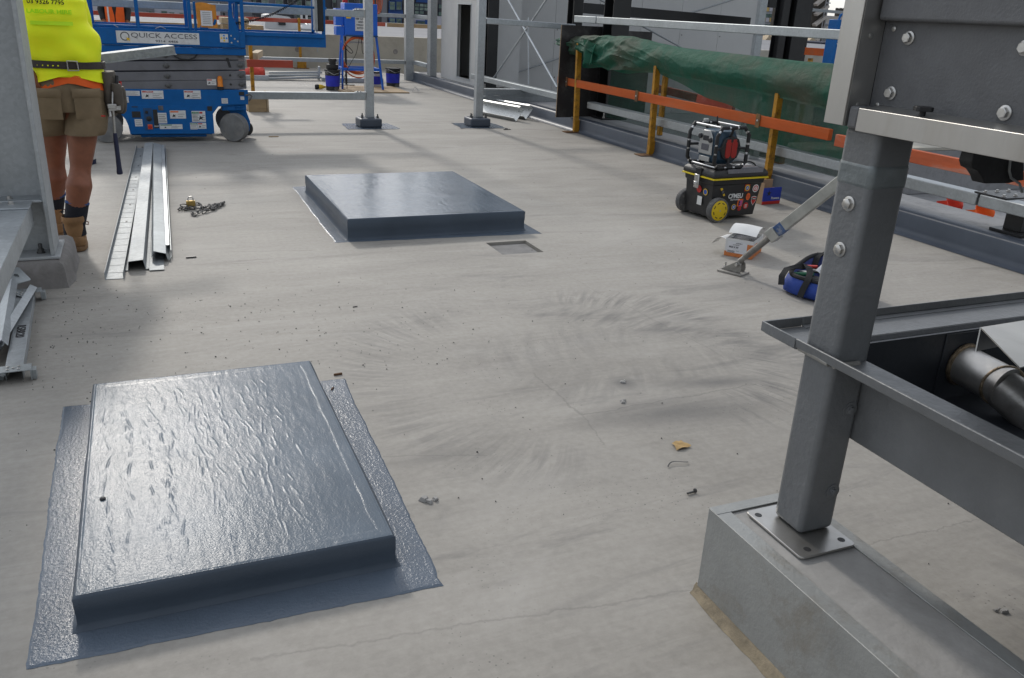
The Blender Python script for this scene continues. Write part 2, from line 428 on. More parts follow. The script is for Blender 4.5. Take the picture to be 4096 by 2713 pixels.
membrane('membrane_skirt', (.105, .132, .170), .20, .42, .8, 120, .26)
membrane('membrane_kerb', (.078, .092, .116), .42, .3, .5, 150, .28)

# semi-open green shade cloth
m = NT('shade_cloth'); v = m.coord('Object', (1, 1, 1))
f = m.noise(v, 1.6, 4, .6, .4); w = m.noise(v, 240, 2)
m.P(Base_Color=m.mix(m.ramp(f, .45, .68), (.012, .130, .078), (.105, .118, .082)), Roughness=.7)
m.bump(m.math('ADD', m.math('MULTIPLY', w, .25), m.math('ADD', m.noise(m.coord('Object', (1, .6, 1.6), (.5, .2, .3)), 7, 5, .6, 1.6), m.math('MULTIPLY', m.noise(m.coord('Object', (1, 3, .5)), 5, 4, .6, 1.2), .6))), .55, .035)
tr = m.n('BsdfTransparent'); tl = m.n('BsdfTranslucent'); tl.inputs['Color'].default_value = (.018, .19, .11, 1)
m1 = m.n('MixShader'); m1.inputs[0].default_value = .25; m.t.links.new(m.b.outputs[0], m1.inputs[1]); m.t.links.new(tl.outputs[0], m1.inputs[2])
m2 = m.n('MixShader'); m2.inputs[0].default_value = .13; m.t.links.new(m1.outputs[0], m2.inputs[1]); m.t.links.new(tr.outputs[0], m2.inputs[2])
m.t.links.new(m2.outputs[0], m.out.inputs['Surface'])

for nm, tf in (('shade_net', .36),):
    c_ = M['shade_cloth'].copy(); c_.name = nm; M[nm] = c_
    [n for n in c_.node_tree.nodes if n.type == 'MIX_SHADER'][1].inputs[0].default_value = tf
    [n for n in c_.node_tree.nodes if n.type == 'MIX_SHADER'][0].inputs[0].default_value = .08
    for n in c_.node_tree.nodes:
        if n.type == 'MIX': n.inputs[6].default_value = (.006, .050, .031, 1); n.inputs[7].default_value = (.03, .045, .032, 1)  # net colour darkened to hold the shadow lying behind it
# roof slab: trowelled concrete, stains, scuffs, cracks
m = NT('roof_concrete'); v = m.coord('World'); vs = m.coord('World', (.35, 1.6, 1), (0, 0, R(-14)))
big = m.noise(v, .55, 4, .6, .5); mid = m.noise(vs, 2.6, 5, .62, .8); fine = m.noise(v, 34, 5, .65)
colr = m.ramp(m.math('ADD', m.math('MULTIPLY', big, .55), m.math('MULTIPLY', mid, .45)), .34, .66, (.252, .235, .208), (.384, .360, .322))
colr = m.mix(.22, colr, m.ramp(fine, .35, .65, (.21, .196, .177), (.40, .377, .346)))
smear = m.ramp(m.noise(m.coord('World', (.5, 2.2, 1), (0, 0, R(20))), 1.4, 5, .72, 1.2), .56, .72)
colr = m.mix(m.math('MULTIPLY', smear, .55), colr, (.150, .144, .137))
trow = m.noise(m.coord('World', (.7, 9, 1), (0, 0, R(-4))), 5, 5, .65, .6)
colr = m.mix(1.0, colr, m.ramp(trow, .35, .65, (.962, .962, .96), (1.03, 1.03, 1.027)), 'MULTIPLY')
dust = m.ramp(m.noise(m.coord('World', (1, 1.5, 1), (0, 0, R(30))), 1.15, 6, .68, .9), .52, .70)
colr = m.mix(m.math('MULTIPLY', dust, .38), colr, (.430, .408, .375))
geo = m.n('NewGeometry').outputs['Position']; sep = m.n('SeparateXYZ'); m.t.links.new(geo, sep.inputs[0]); X, Y = sep.outputs[0], sep.outputs[1]
def ring(cx, cy, r, w, x0, x1, amt):
    # sweep of a tyre scuff: part of a circle, broken into tread stripes
    dx, dy = m.math('SUBTRACT', X, cx), m.math('SUBTRACT', Y, cy)
    d = m.math('SQRT', m.math('ADD', m.math('MULTIPLY', dx, dx), m.math('MULTIPLY', dy, dy)))
    cv = m.n('CombineXYZ'); m.t.links.new(m.math('ADD', m.math('MULTIPLY', m.math('ARCTAN2', dy, dx), 9.0), m.math('MULTIPLY', d, 3.0)), cv.inputs[0]); m.t.links.new(m.math('MULTIPLY', d, 1.2), cv.inputs[1])
    stp = m.ramp(m.noise(cv.outputs[0], 2.6, 3, .6, .4), .38, .64)
    k = m.math('SUBTRACT', 1.0, m.math('DIVIDE', m.math('ABSOLUTE', m.math('SUBTRACT', d, r)), w), None, True)
    s1 = m.math('MULTIPLY', m.math('MULTIPLY', m.math('SUBTRACT', X, x0), 3.0, None, True), m.math('MULTIPLY', m.math('SUBTRACT', x1, X), 3.0, None, True))
    return m.math('MULTIPLY', m.math('MULTIPLY', m.math('MULTIPLY', k, s1), stp), amt)
def blot(u, v_, rx, ry, amt, rot=0):
    c = G(u, v_); q = m.n('Mapping'); m.t.links.new(geo, q.inputs[0]); q.vector_type = 'TEXTURE'; q.inputs['Location'].default_value = (c.x, c.y, 0); q.inputs['Rotation'].default_value = (0, 0, rot); q.inputs['Scale'].default_value = (rx, ry, 1)
    s_ = m.n('SeparateXYZ'); m.t.links.new(q.outputs[0], s_.inputs[0])
    d = m.math('SQRT', m.math('ADD', m.math('POWER', s_.outputs[0], 2.0), m.math('POWER', s_.outputs[1], 2.0)))
    k = m.math('SUBTRACT', 1.0, m.math('ADD', d, m.math('MULTIPLY', m.math('SUBTRACT', mid, .5), 1.6)), None, True)
    return m.math('MULTIPLY', k, amt)
def accum(lst):
    a = lst[0]
    for b in lst[1:]: a = m.math('MAXIMUM', a, b)
    return a
dark = accum([ring(1.93, 3.25, .78, .24, 1.9, 3.0, .75), ring(1.35, 2.35, 1.55, .26, 1.7, 3.2, .7), ring(1.53, 3.14, .82, .26, .5, 1.5, .5), ring(1.9, 4.6, 1.7, .3, 1.2, 2.9, .4), ring(2.3, 1.6, 1.9, .35, 1.1, 2.6, .35),
              blot(2500, 1535, .09, .09, .9), blot(2680, 1650, .55, .2, .75, R(-8)), blot(2850, 1530, .4, .09, .8, R(-10)), blot(1750, 1830, .28, .05, .4),
              blot(2700, 860, .55, .12, .35), blot(2950, 1150, .7, .35, .22), blot(1300, 620, .9, .5, .18), blot(1500, 590, .8, .3, .2)])
colr = m.mix(m.math('MULTIPLY', dark, .85), colr, (.095, .093, .092))
wobble = m.math('MULTIPLY', m.math('SUBTRACT', m.noise(v, 7, 4, .7), .5), .07)
def crack(a, b, wid, amt):
    p, q = G(*a), G(*b); d = (q - p); L = d.length; d.normalize()
    t = m.math('ADD', m.math('MULTIPLY', m.math('SUBTRACT', X, p.x), d.x), m.math('MULTIPLY', m.math('SUBTRACT', Y, p.y), d.y))
    s_ = m.math('ADD', m.math('MULTIPLY', m.math('SUBTRACT', X, p.x), -d.y), m.math('MULTIPLY', m.math('SUBTRACT', Y, p.y), d.x))
    s_ = m.math('ADD', s_, wobble)
    k = m.math('SUBTRACT', 1.0, m.math('DIVIDE', m.math('ABSOLUTE', s_), wid), None, True)
    e = m.math('MULTIPLY', m.math('GREATER_THAN', t, 0.0), m.math('LESS_THAN', t, L))
    return m.math('MULTIPLY', m.math('MULTIPLY', k, e), amt)
cr = accum([crack((2134, 1493), (2327, 1662), .007, .5), crack((2327, 1662), (2420, 1780), .007, .45), crack((2327, 1662), (3025, 1537), .006, .6), crack((1530, 1825), (1950, 1822), .006, .5),
            crack((1000, 2640), (2770, 2360), .007, .45), crack((3420, 2190), (3950, 2070), .005, .5), crack((2500, 1220), (2900, 1430), .007, .35), crack((420, 836), (1150, 805), .010, .5),
            crack((900, 1008), (1250, 1003), .009, .5), crack((2250, 1090), (2500, 1230), .008, .25), crack((700, 1060), (1100, 1050), .007, .35)])
colr = m.mix(m.math('MULTIPLY', cr, .6), colr, (.085, .080, .074))
sp = m.vor(v, 62); spk = m.math('LESS_THAN', sp.outputs['Distance'], m.math('MULTIPLY', sp.outputs['Color'], .24))
spk = m.math('MULTIPLY', spk, m.ramp(m.noise(v, 2.2, 3), .52, .62))
colr = m.mix(m.math('MULTIPLY', spk, .6), colr, (.10, .095, .09))
m.P(Base_Color=colr, Roughness=.72)
m.b.inputs['Specular IOR Level'].default_value = .5
m.bump(m.math('ADD', m.math('MULTIPLY', m.noise(v, 40, 3, .65), .5), m.math('MULTIPLY', m.noise(vs, 2.6, 3, .6, .8), .5)), .22, .010)

pm('plinth_metal', (.33, .335, .325), .52, .35, .16, 4, .35, 90, (.24, .215, .175), 4.5, .8)
pm('grout', (.25, .205, .14), .9, 0, .3, 14, .8, 60, (.13, .11, .08), 9, .7)
pm('recess_grey', (.19, .185, .18), .85, 0, .2, 9, .5, 50)

pm('worn_blue', (.045, .10, .24), .6, 0, .2, 20, .3, 60, (.38, .37, .34), 14, .9)
# ================================================================== setting
street = MB().add([(-900, -300, -22), (1500, -300, -22), (1500, 2200, -22), (-900, 2200, -22)], [(0, 1, 2, 3)]).build('ground', 'street'); tag(street, kind='structure')
# roof slab with a square recess cut in it
RX0, RX1, RY0, RY1 = 2.09, 2.39, 4.96, 5.27
SX0, SX1, SY0, SY1 = -14.0, 5.75, -5.0, 22.0
xs = [SX0, RX0, RX1, SX1]; ys = [SY0, RY0, RY1, SY1]
mb = MB()
for i in range(3):
    for j in range(3):
        if (i, j) == (1, 1): continue
        mb.add([(xs[i], ys[j], 0), (xs[i + 1], ys[j], 0), (xs[i + 1], ys[j + 1], 0), (xs[i], ys[j + 1], 0)], [(0, 1, 2, 3)])
d = -.03
mb.add([(RX0, RY0, 0), (RX1, RY0, 0), (RX1, RY1, 0), (RX0, RY1, 0), (RX0, RY0, d), (RX1, RY0, d), (RX1, RY1, d), (RX0, RY1, d)], [(0, 1, 5, 4), (1, 2, 6, 5), (2, 3, 7, 6), (3, 0, 4, 7), (4, 5, 6, 7)])
mb.add([(SX0, SY0, 0), (SX1, SY0, 0), (SX1, SY1, 0), (SX0, SY1, 0), (SX0, SY0, -22), (SX1, SY0, -22), (SX1, SY1, -22), (SX0, SY1, -22)], [(0, 4, 5, 1), (1, 5, 6, 2), (2, 6, 7, 3), (3, 7, 4, 0)])
slab = mb.build('roof_slab', 'roof_concrete', smooth=False); tag(slab, kind='structure')
rc = MB().box(RX0 + .01, RX1 - .01, RY0 + .01, RY1 - .015, -.0295, -.018).build('recess_infill', 'recess_grey', slab, bevel=.002)
def wob(a, b, n, amp, seed):
    a = Vector(a); b = Vector(b); d = (b - a); nn = Vector((-d.y, d.x, 0)).normalized()
    return [a + d * (k / n) + nn * amp * (noise.noise(Vector((k * .13 + seed, seed * 1.7, 0))) * 1.6 + .7 * noise.noise(Vector((k * .61 + seed, seed, 3))) + .4 * noise.noise(Vector((k * 1.7 + seed, seed, 9)))) * (1 if k else 0) for k in range(n)]
def skirt(pts, seed, amp=.012, n=26):
    loop = []
    for i in range(len(pts)):
        loop += wob(pts[i], pts[(i + 1) % len(pts)], n, amp, seed + i * 5)
    return loop

# raised, painted kerb along the right side of the deck
KX0, KX1, KZ = 5.46, 6.05, .175
KY0, KY1 = -1.5, 18.35
kerb = MB().box(KX0 + .004, KX1, KY0, KY1, -.45, KZ).build('kerb', 'concrete_grey', bevel=.01); tag(kerb, kind='structure')
mb = MB(); prof = [(KX0 - .085, .004), (KX0 - .04, .008), (KX0 - .012, .022), (KX0, .05), (KX0 - .001, KZ - .02), (KX0 + .012, KZ + .004), (KX0 + .115, KZ + .005)]
NK = 160
def kfn(i, j):
    x, z = prof[i]; y = KY0 + (KY1 + .06 - KY0) * j / NK
    q = noise.noise(Vector((y * 3.1, i * 1.7, 0))) + .6 * noise.noise(Vector((y * 9, i, 4)))
    if i == 0: x += .012 * q
    elif i == len(prof) - 1: x += .012 * q
    else: x += .0016 * q; z += .0012 * q
    return (x, y, z)
for j in range(NK + 1):
    mb.v += [Vector(kfn(i, j)) for i in range(len(prof))]
n_ = len(prof)
for j in range(NK):
    for i in range(n_ - 1): mb.f.append((j * n_ + i, j * n_ + i + 1, (j + 1) * n_ + i + 1, (j + 1) * n_ + i))
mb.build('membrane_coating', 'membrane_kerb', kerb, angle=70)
MB().box(KX0 - .02, KX1 + .004, KY1 + .02, KY1 + .07, .002, KZ + .006).build('membrane_end', 'membrane_kerb', kerb, bevel=.02, seg=3)

ld = MB().box(5.751, 36, -5, 22, -22, -.4).build('lower_roof_slab', 'concrete_grey'); tag(ld, kind='structure')
# far parapet with form-tie marks
par = single(MB().box(-14, 34, 21.55, 21.8, -.395, .77), 'parapet_wall', 'concrete_wall', 'pale beige concrete parapet wall at the far edge of the roof', 'wall', bevel=.012)
for (u, v_) in [(1190, 198), (1582, 207), (760, 190)]:
    c = AY(u, v_, 21.55)
    MB().lathe([(.055, -.004), (.062, .004), (.05, .012), (.028, .006)], c, (0, -1, 0), 14).build('form_tie_mark', 'concrete_foot', par)
# ================================================================== membrane-coated roof hatches
def hatch(x0, x1, y0, y1, h, sk, label, seed, nu, nv, amp, mt='membrane'):
    t = thing('roof_hatch', label, 'roof hatch', ((x0 + x1) / 2, (y0 + y1) / 2, 0), group='membrane coated roof hatches')
    r = .007
    loop = skirt([Vector((p.x, p.y, .0008)) for p in sk], seed, .0045, 70)
    mb = MB(); n = len(loop)
    c = sum(loop, Vector()) / n
    inner = [c + (p - c) * .988 + Vector((0, 0, .0026)) for p in loop]
    mb.add(loop + inner, [(i, (i + 1) % n, n + (i + 1) % n, n + i) for i in range(n)] + [tuple(range(n, 2 * n))])
    mb.build('membrane_skirt', 'membrane_skirt', t, smooth=False)
    mb = MB(); per = []                          # body: lofted rounded rectangle, cove at the foot
    def rect(dx, z, wob=0):
        pts = []
        for (ax, ay, bx, by, k) in ((x0, y0, x1, y0, 40), (x1, y0, x1, y1, 40), (x1, y1, x0, y1, 40), (x0, y1, x0, y0, 40)):
            for i in range(k):
                f = i / k; px = ax + (bx - ax) * f; py = ay + (by - ay) * f
                q = Vector((px, py, 0)); cc = Vector(((x0 + x1) / 2, (y0 + y1) / 2, 0))
                sx = (px - cc.x) / ((x1 - x0) / 2); sy = (py - cc.y) / ((y1 - y0) / 2)
                nz = noise.noise(Vector((px * 5 + seed, py * 5, z * 14))) * wob
                ox = dx + nz
                pts.append(Vector((px + (ox if sx > .999 else -ox if sx < -.999 else 0), py + (ox if sy > .999 else -ox if sy < -.999 else 0), z)))
        return pts
    mb.loft([rect(.012, .004), rect(.004, .009, .002), rect(0, .02, .003), rect(0, h * .45, .004), rect(.001, h * .55, .004), rect(.001, h - r, .003), rect(-.003, h - .003), rect(-r, h)], cap=False)
    mb.build('upstand', 'membrane_side_shade', t, angle=60)
    rng = random.Random(seed); folds = []
    for col in range(22):                        # creases: chains of short ridges running along the lid
        cx = x0 + (x1 - x0) * (.03 + .70 * (col + rng.random()) / 22); drift = rng.uniform(0.0, .09); y = y1 - rng.uniform(.03, .35); sg = 1
        for k in range(rng.randint(6, 22)):
            L = rng.uniform(.014, .05) * (y1 - y0) / 1.3; y -= L * rng.uniform(1.0, 2.6)
            if y < y0 + .08: break
            sg = -sg if rng.random() < .5 else sg
            folds.append((cx + drift * (y1 - y) + rng.uniform(-.010, .010), y, L, -.08 + sg * rng.uniform(.03, .20), rng.uniform(.25, 1.0) ** 1.5 * amp, rng.uniform(.0024, .0036)))
    bx = (x1 - x0) * .07
    act = {}
    def top(u, v_):
        x = x0 + r + (x1 - x0 - 2 * r) * u; y = y0 + r + (y1 - y0 - 2 * r) * v_
        z = h + .0012 * noise.noise(Vector((x * 5, y * 5, seed))) + .00035 * noise.noise(Vector((x * 34, y * 9, seed + 3))) + .00022 * noise.noise(Vector((x * 75, y * 34, seed + 3)))
        if v_ not in act: act[v_] = [(fx + sl * (y - fy) + .004 * noise.noise(Vector((y * 14, fx * 50, 0))), 1 - ((y - fy) / L) ** 2, a, w) for fx, fy, L, sl, a, w in folds if abs(y - fy) < L]
        for xc, env, a, w in act[v_]:
            if True:
                dx = x - xc
                if abs(dx) < w * 3: z += a * math.exp(-(dx / w) ** 2) * env
        e = min(x - x0, x1 - x, y - y0, y1 - y)
        z += .0007 / (1 + math.exp((e - .045 - .006 * noise.noise(Vector((x * 9, y * 9, 1)))) * 900))
        if e < r + .004: z = h
        return (x, y, z)
    MB().grid(top, nu, nv).build('lid_top', mt, t, angle=80)
    return t
def seg(px): return [G(*p) for p in px]
h1 = hatch(-.282, .538, 1.965, 3.30, .102, seg([(252, 1628), (1378, 1515), (1775, 2345), (106, 2680)]), 'large blue-grey membrane hatch nearest the camera, wrinkled and glossy', 3, 420, 430, .00115)
h2 = hatch(1.19, 2.495, 5.535, 7.14, .147, seg([(1168, 748), (1800, 722), (2168, 935), (1340, 972)]), 'blue-grey membrane hatch in the middle of the deck, beside the small square recess', 11, 170, 200, .0010, 'membrane_wet')
b = MB(); b.lathe([(.008, 0), (.009, .006), (.005, .009)], (-.225, 2.42, .1), (0, 0, 1), 8); b.build('stone_chip', 'ink', h1, local=False)

# ================================================================== left: column on its footing, beam, pile of braces
t = thing('concrete_footing', 'rough grey concrete footing block under the galvanised column', 'footing', (-.85, 5.2, 0))
mb = MB()
def fring(z, e):
    pts = []
    for (ax, ay, bx, by) in ((-1.25, 4.90, -.47, 4.90), (-.47, 4.90, -.45, 5.02), (-.45, 5.02, -.45, 5.5), (-.45, 5.5, -1.25, 5.5), (-1.25, 5.5, -1.25, 4.9)):
        for k in range(12):
            f = k / 12; p = Vector((ax + (bx - ax) * f, ay + (by - ay) * f, z)); c = Vector((-.85, 5.2, z))
            p += (c - p).normalized() * e + Vector((1, 1, .6)) * .006 * noise.noise(Vector((p.x * 9, p.y * 9, z * 12)))
            pts.append(p)
    return pts
mb.loft([fring(.001, -.012), fring(.03, 0), fring(.09, .006), fring(.125, .018), fring(.145, .05), fring(.15, .09)])
mb.build('block', 'concrete_foot', t, angle=50)
t = thing('steel_column', 'tall galvanised H-section column at the left edge, standing on a concrete footing', 'column', (-.66, 5.1, .15))
CT = 3.2
MB().box(-.535, -.513, 4.96, 5.26, .165, CT).build('flange', 'galv_column', t, bevel=.004)
MB().box(-.87, -.848, 4.96, 5.26, .165, CT).build('flange', 'galv_column', t, bevel=.004)
MB().box(-.848, -.535, 5.10, 5.114, .165, CT).build('web', 'galv_column', t)
MB().box(-.90, -.49, 4.94, 5.3, .150, .165).build('base_plate', 'galv_column', t, bevel=.003)
mb = MB().box(-.848, -.536, 4.965, 5.10, .452, .464).build('stiffener', 'galv', t, bevel=.002)
mb = MB(); mb.add([(-.64, 4.962, .43), (-.62, 4.962, .452), (-.536, 4.962, .452), (-.536, 4.962, .445), (-.615, 4.962, .445), (-.64, 4.962, .42)], [(0, 1, 2, 3, 4, 5)]); 
for (x, y) in ((-.585, 5.03), (-.80, 5.03)):
    mb = MB(); mb.lathe([(.022, 0), (.022, .004)], (x, y, .165), (0, 0, 1), 16); mb.lathe([(.017, .004), (.017, .022)], (x, y, .165), (0, 0, 1), 6); mb.cyl((x, y, .18), (x, y, .215), .010, 12)
    mb.build('anchor_bolt', 'bolt_dark', t)
mb = MB().hexn((-.69, 5.02, .464), (0, 0, 1), .012, .016); mb.build('bolt', 'bolt', t)
MB().sheet([(-.535, 5.1), (-.535, 5.1001)], (0, 0, 0), (1, 0, 0), (0, 1, 0), (0, 0, 0.001), .001)
t2 = thing('galvanised_beam', 'galvanised channel beam bolted to the left column, running towards the camera', 'beam', (-.66, 4.3, .34))
MB().sheet([(-.715, .352), (-.715, .45), (-.588, .45), (-.588, .352)], (0, 3.2, 0), (1, 0, 0), (0, 0, 1), (0, 1.73, 0), .006).build('channel', 'galv', t2, bevel=.0015)
MB().box(-.72, -.58, 4.80, 4.955, .4535, .462).build('cleat', 'galv', t2, bevel=.002)
mb = MB().hexn((-.67, 4.90, .462), (0, 0, 1), .012, .016); mb.build('bolt', 'bolt', t2)

# pile of bridging braces
def brace(name_loc, p, q, label, w=.055, h=.04, roll=0.0, ends=True, txt=None):
    p = Vector(p); q = Vector(q); d = (q - p); L = d.length; d.normalize(); side = d.cross(Vector((0, 0, 1))).normalized(); up = side.cross(d)
    c, s_ = math.cos(roll), math.sin(roll); sx = side * c + up * s_; uz = up * c - side * s_
    mt = Matrix(((d.x, sx.x, uz.x, p.x), (d.y, sx.y, uz.y, p.y), (d.z, sx.z, uz.z, p.z), (0, 0, 0, 1)))
    t = thing('bridging_brace', label, 'steel brace', mat4=mt, group='pile of galvanised braces')
    MB().sheet([(-w / 2, 0), (-w / 2, h), (w / 2, h), (w / 2, 0)], (0, 0, 0), (0, 1, 0), (0, 0, 1), (L, 0, 0), .003).build('channel', 'galv', t, local=True, bevel=.001)
    if ends:
        for xx, sg in ((0, -1), (L, 1)):
            e = MB().sheet([(-.062, 0), (-.062, .045), (.062, .045), (.062, 0)], (xx - .035, 0, .003), (0, 1, 0), (0, 0, 1), (.07, 0, 0), .004)
            e.build('end_bracket', 'galv_light', t, local=True, bevel=.0015)
            hb = MB()
            for dy, dx in ((-.02, -.015), (.02, -.015), (-.02, .015), (.02, .015), (0, 0)): hb.lathe([(.006, .0455), (.006, .0495), (.003, .0505)], (xx + dx, dy, .0035), (0, 0, 1), 10)
            hb.build('rivet', 'bolt', t, local=True)
            tb = MB().box(xx - .02, xx + .025, .062 * 1.02, .062 + .018, .0, .04); tb.build('tab', 'galv_light', t, local=True, bevel=.001)
    return t, d, sx, uz
t, d, sx, uz = brace('', (-.592, 3.66, .004), (-.640, 4.72, .004), 'galvanised brace marked R5BR20 lying flat in front of the footing', .062, .042)
p = Vector((-.612, 4.12, .0485))
text('R5BR20', .05, p, Vector((-.045, 1, 0)) * -1, Vector((1, .045, 0)), 'marker_writing', 'ink', t, bold=.0008)
brace('', (-.655, 3.90, .05), (-.70, 4.74, .075), 'galvanised brace leaning uppermost on the pile beside the footing', .05, .035, R(35), False)
brace('', (-.72, 3.70, .004), (-.69, 4.62, .03), 'galvanised brace half hidden at the left edge of the pile', .055, .04, R(-20), True)
brace('', (-.66, 4.0, .045), (-.60, 4.70, .052), 'short galvanised brace crossing the marked brace near the footing', .045, .035, R(60), False)
for i, (x, y, z, rz, tilt, lab) in enumerate(((-.735, 4.80, .112, .6, .55, 'holed square cleat plate at the far left end of the brace pile'), (-.69, 4.80, .108, .75, .6, 'holed square cleat plate resting against the footing face'))):
    mt = Matrix.Translation((x, y, z)) @ Matrix.Rotation(rz, 4, 'Z') @ Matrix.Rotation(tilt, 4, 'X')
    t = thing('cleat_plate', lab, 'steel plate', mat4=mt, group='loose cleat plates')
    mb = MB(); n = 20
    outer = [Vector((.05 * max(-1, min(1, 1.5 * math.cos(a))), .05 * max(-1, min(1, 1.5 * math.sin(a))), 0)) for a in [2 * math.pi * k / n for k in range(n)]]
    inn = [Vector((.013 * math.cos(2 * math.pi * k / n), .013 * math.sin(2 * math.pi * k / n), 0)) for k in range(n)]
    e = Vector((0, 0, .006))
    mb.loft([[p for p in outer], [p + e for p in outer], [p + e for p in inn], inn, outer], cap=False)
    mb.build('plate', 'galv_light', t, local=True, angle=30)

# steel purlins laid out on the deck beside the worker
def purlin(prof, p, q, label, mat='galv_new', th=.0025, slots=None, rz=0):
    p = Vector(p); q = Vector(q); d = (q - p); L = d.length; d.normalize(); side = Vector((0, 0, 1)).cross(d) * -1; up = side.cross(d) * -1
    if up.z < 0: up = -up
    side.normalize(); up.normalize()
    mt = Matrix(((d.x, side.x, up.x, p.x), (d.y, side.y, up.y, p.y), (d.z, side.z, up.z, p.z), (0, 0, 0, 1)))
    t = thing('steel_purlin', label, 'steel section', mat4=mt, group='steel sections stacked on the deck')
    MB().sheet(prof, (0, 0, 0), (0, 1, 0), (0, 0, 1), (L, 0, 0), th).build('section', mat, t, local=True)
    return t, L
U = [(-.047, .040), (-.047, .002), (.047, .002), (.047, .040)]
t, L = purlin(U, (-.243, 4.99, 0), (-.050, 9.60, 0), 'open galvanised track with slotted base, outermost of the stack towards the worker')
for k in range(30):
    x = .12 + k * (L - .2) / 29
    MB().box(x, x + .004, -.043, .043, .0032, .0046).build('rib', 'galv_new', t, local=True)
for k in range(7):
    x = 1.35 + k * .55
    MB().box(x, x + .035, -.006, .006, .0033, .0052).build('slot', 'ink', t, local=True)  # black plate paints the dark of an open slot
HAT = [(-.075, .005), (-.055, .002), (-.048, .055), (.030, .062), (.040, .004), (.058, .008)]
purlin(HAT, (-.118, 5.13, .002), (.030, 9.58, .002), 'bright folded hat section lying beside the slotted track')
purlin([(-.040, .002), (.040, .002)], (-.02, 5.10, .004), (.06, 9.3, .004), 'flat galvanised strip underneath the folded sections', 'galv_new', .003)
purlin([(-.05, .03), (-.035, .068), (.03, .05), (.042, .006), (.055, .018)], (.008, 5.28, .002), (.100, 9.50, .002), 'folded section lying skewed across the middle of the stack', 'galv_light')
purlin([(-.02, .003), (.012, .003), (.012, .05)], (.058, 5.36, 0), (.165, 9.55, 0), 'narrow angle section on the outer side of the stack', 'galv_light')
purlin([(-.018, .004), (-.018, .045), (.03, .045)], (.035, 5.5, .0), (.135, 9.52, 0), 'thin dull angle between the skewed section and the outer angle', 'galv')

# chain with a brass padlock
t = thing('padlocked_chain', 'short heap of dark steel chain with a brass padlock on the concrete', 'chain', (.34, 6.68, 0))
path = []
for (u, v_) in [(720, 838), (735, 828), (755, 826), (742, 838), (770, 832), (800, 836), (812, 828), (790, 822), (770, 826), (800, 824), (820, 834), (835, 822), (850, 836), (858, 824), (872, 818), (880, 824), (893, 813), (872, 826), (852, 838), (835, 842), (820, 848), (800, 852), (780, 858), (768, 856), (780, 862)]:
    path.append(G(u, v_, .012))
pts = []
for a, b_ in zip(path, path[1:]):
    nseg = max(1, round((b_ - a).length / .030))
    for k in range(nseg): pts.append((a.lerp(b_, k / nseg), (b_ - a).normalized()))
base = None
mb = MB(); loop = []
for k in range(16):
    a = 2 * math.pi * k / 16; loop.append(Vector((.019 * math.cos(a) + (.006 if math.cos(a) > 0 else -.006), .0105 * math.sin(a), 0)))
mb.tube(loop, .0042, 6, loop=True); base = mb.build('link', 'chain_steel', t, local=True)
for i, (p, d) in enumerate(pts):
    o = base if i == 0 else base.copy()
    if i: COL.objects.link(o); o.parent = t
    o.location = p - Vector((.34, 6.68, 0)) + Vector((random.uniform(-.006, .006), random.uniform(-.006, .006), random.uniform(0, .012)))
    o.rotation_euler = ((R(90) if i % 2 else 0) + random.uniform(-.5, .5), random.uniform(-.25, .25), math.atan2(d.y, d.x) + random.uniform(-.3, .3))
c = G(765, 830, 0)
t = thing('brass_padlock', 'brass padlock lying on the heap of chain', 'padlock', c + Vector((0, -.04, .012)))
MB().box(c.x - .035, c.x + .03, c.y - .06, c.y - .035, .014, .062).build('body', 'brass', t, bevel=.004)
MB().tube([(c.x - .02 + .0, c.y - .047, .06), (c.x - .02, c.y - .045, .08), (c.x - .01, c.y - .043, .09), (c.x + .006, c.y - .043, .09), (c.x + .016, c.y - .045, .08), (c.x + .016, c.y - .047, .06)], .0045, 8).build('shackle', 'bolt', t)
# ================================================================== plant-screen frame: posts on coated pedestals, girts
def post(x, y, w, dpt, h, label, ped=True, z0=0.0, mat='galv'):
    t = thing('galvanised_post', label, 'steel post', (x, y, z0), group='galvanised posts of the screen frame')
    z = z0 + (.115 if ped else 0)
    MB().box(x - w / 2, x + w / 2, y - dpt / 2, y + dpt / 2, z, h).build('shaft', mat, t, bevel=.006)
    if ped:
        pd = MB().box(x - .16, x + .13, y - .16, y + .14, .003, .115).build('pedestal', 'membrane_kerb', t, bevel=.022, seg=3)
        sk = skirt([Vector((x - .34, y - .28, .004)), Vector((x + .33, y - .27, .004)), Vector((x + .3, y + .28, .004)), Vector((x - .3, y + .28, .004))], x * 3, .03, 10)
        MB().add(sk, [tuple(range(len(sk)))]).build('membrane_skirt', 'membrane_skirt', pd, smooth=False)
        for (dx, dy) in ((-.11, -.05), (-.085, .05), (.095, -.05)):
            mb = MB(); mb.cyl((x + dx, y + dy, .112), (x + dx, y + dy, .165), .009, 10); mb.lathe([(.017, .0), (.017, .018)], (x + dx, y + dy, .118), (0, 0, 1), 6); mb.build('anchor_bolt', 'bolt_dark', t)
    return t
post(2.725, 11.16, .105, .10, 3.4, 'galvanised post on a coated pedestal beside the lift platform')
post(4.245, 11.16, .105, .105, 3.4, 'galvanised post on a coated pedestal, right of the blue power board')
post(5.38, 18.43, .18, .14, 3.4, 'galvanised corner post at the far end of the painted kerb', False, .0)
post(5.535, 17.3, .14, .22, 3.4, 'dull galvanised channel post standing on the far kerb', False, .18, 'galv_dull')
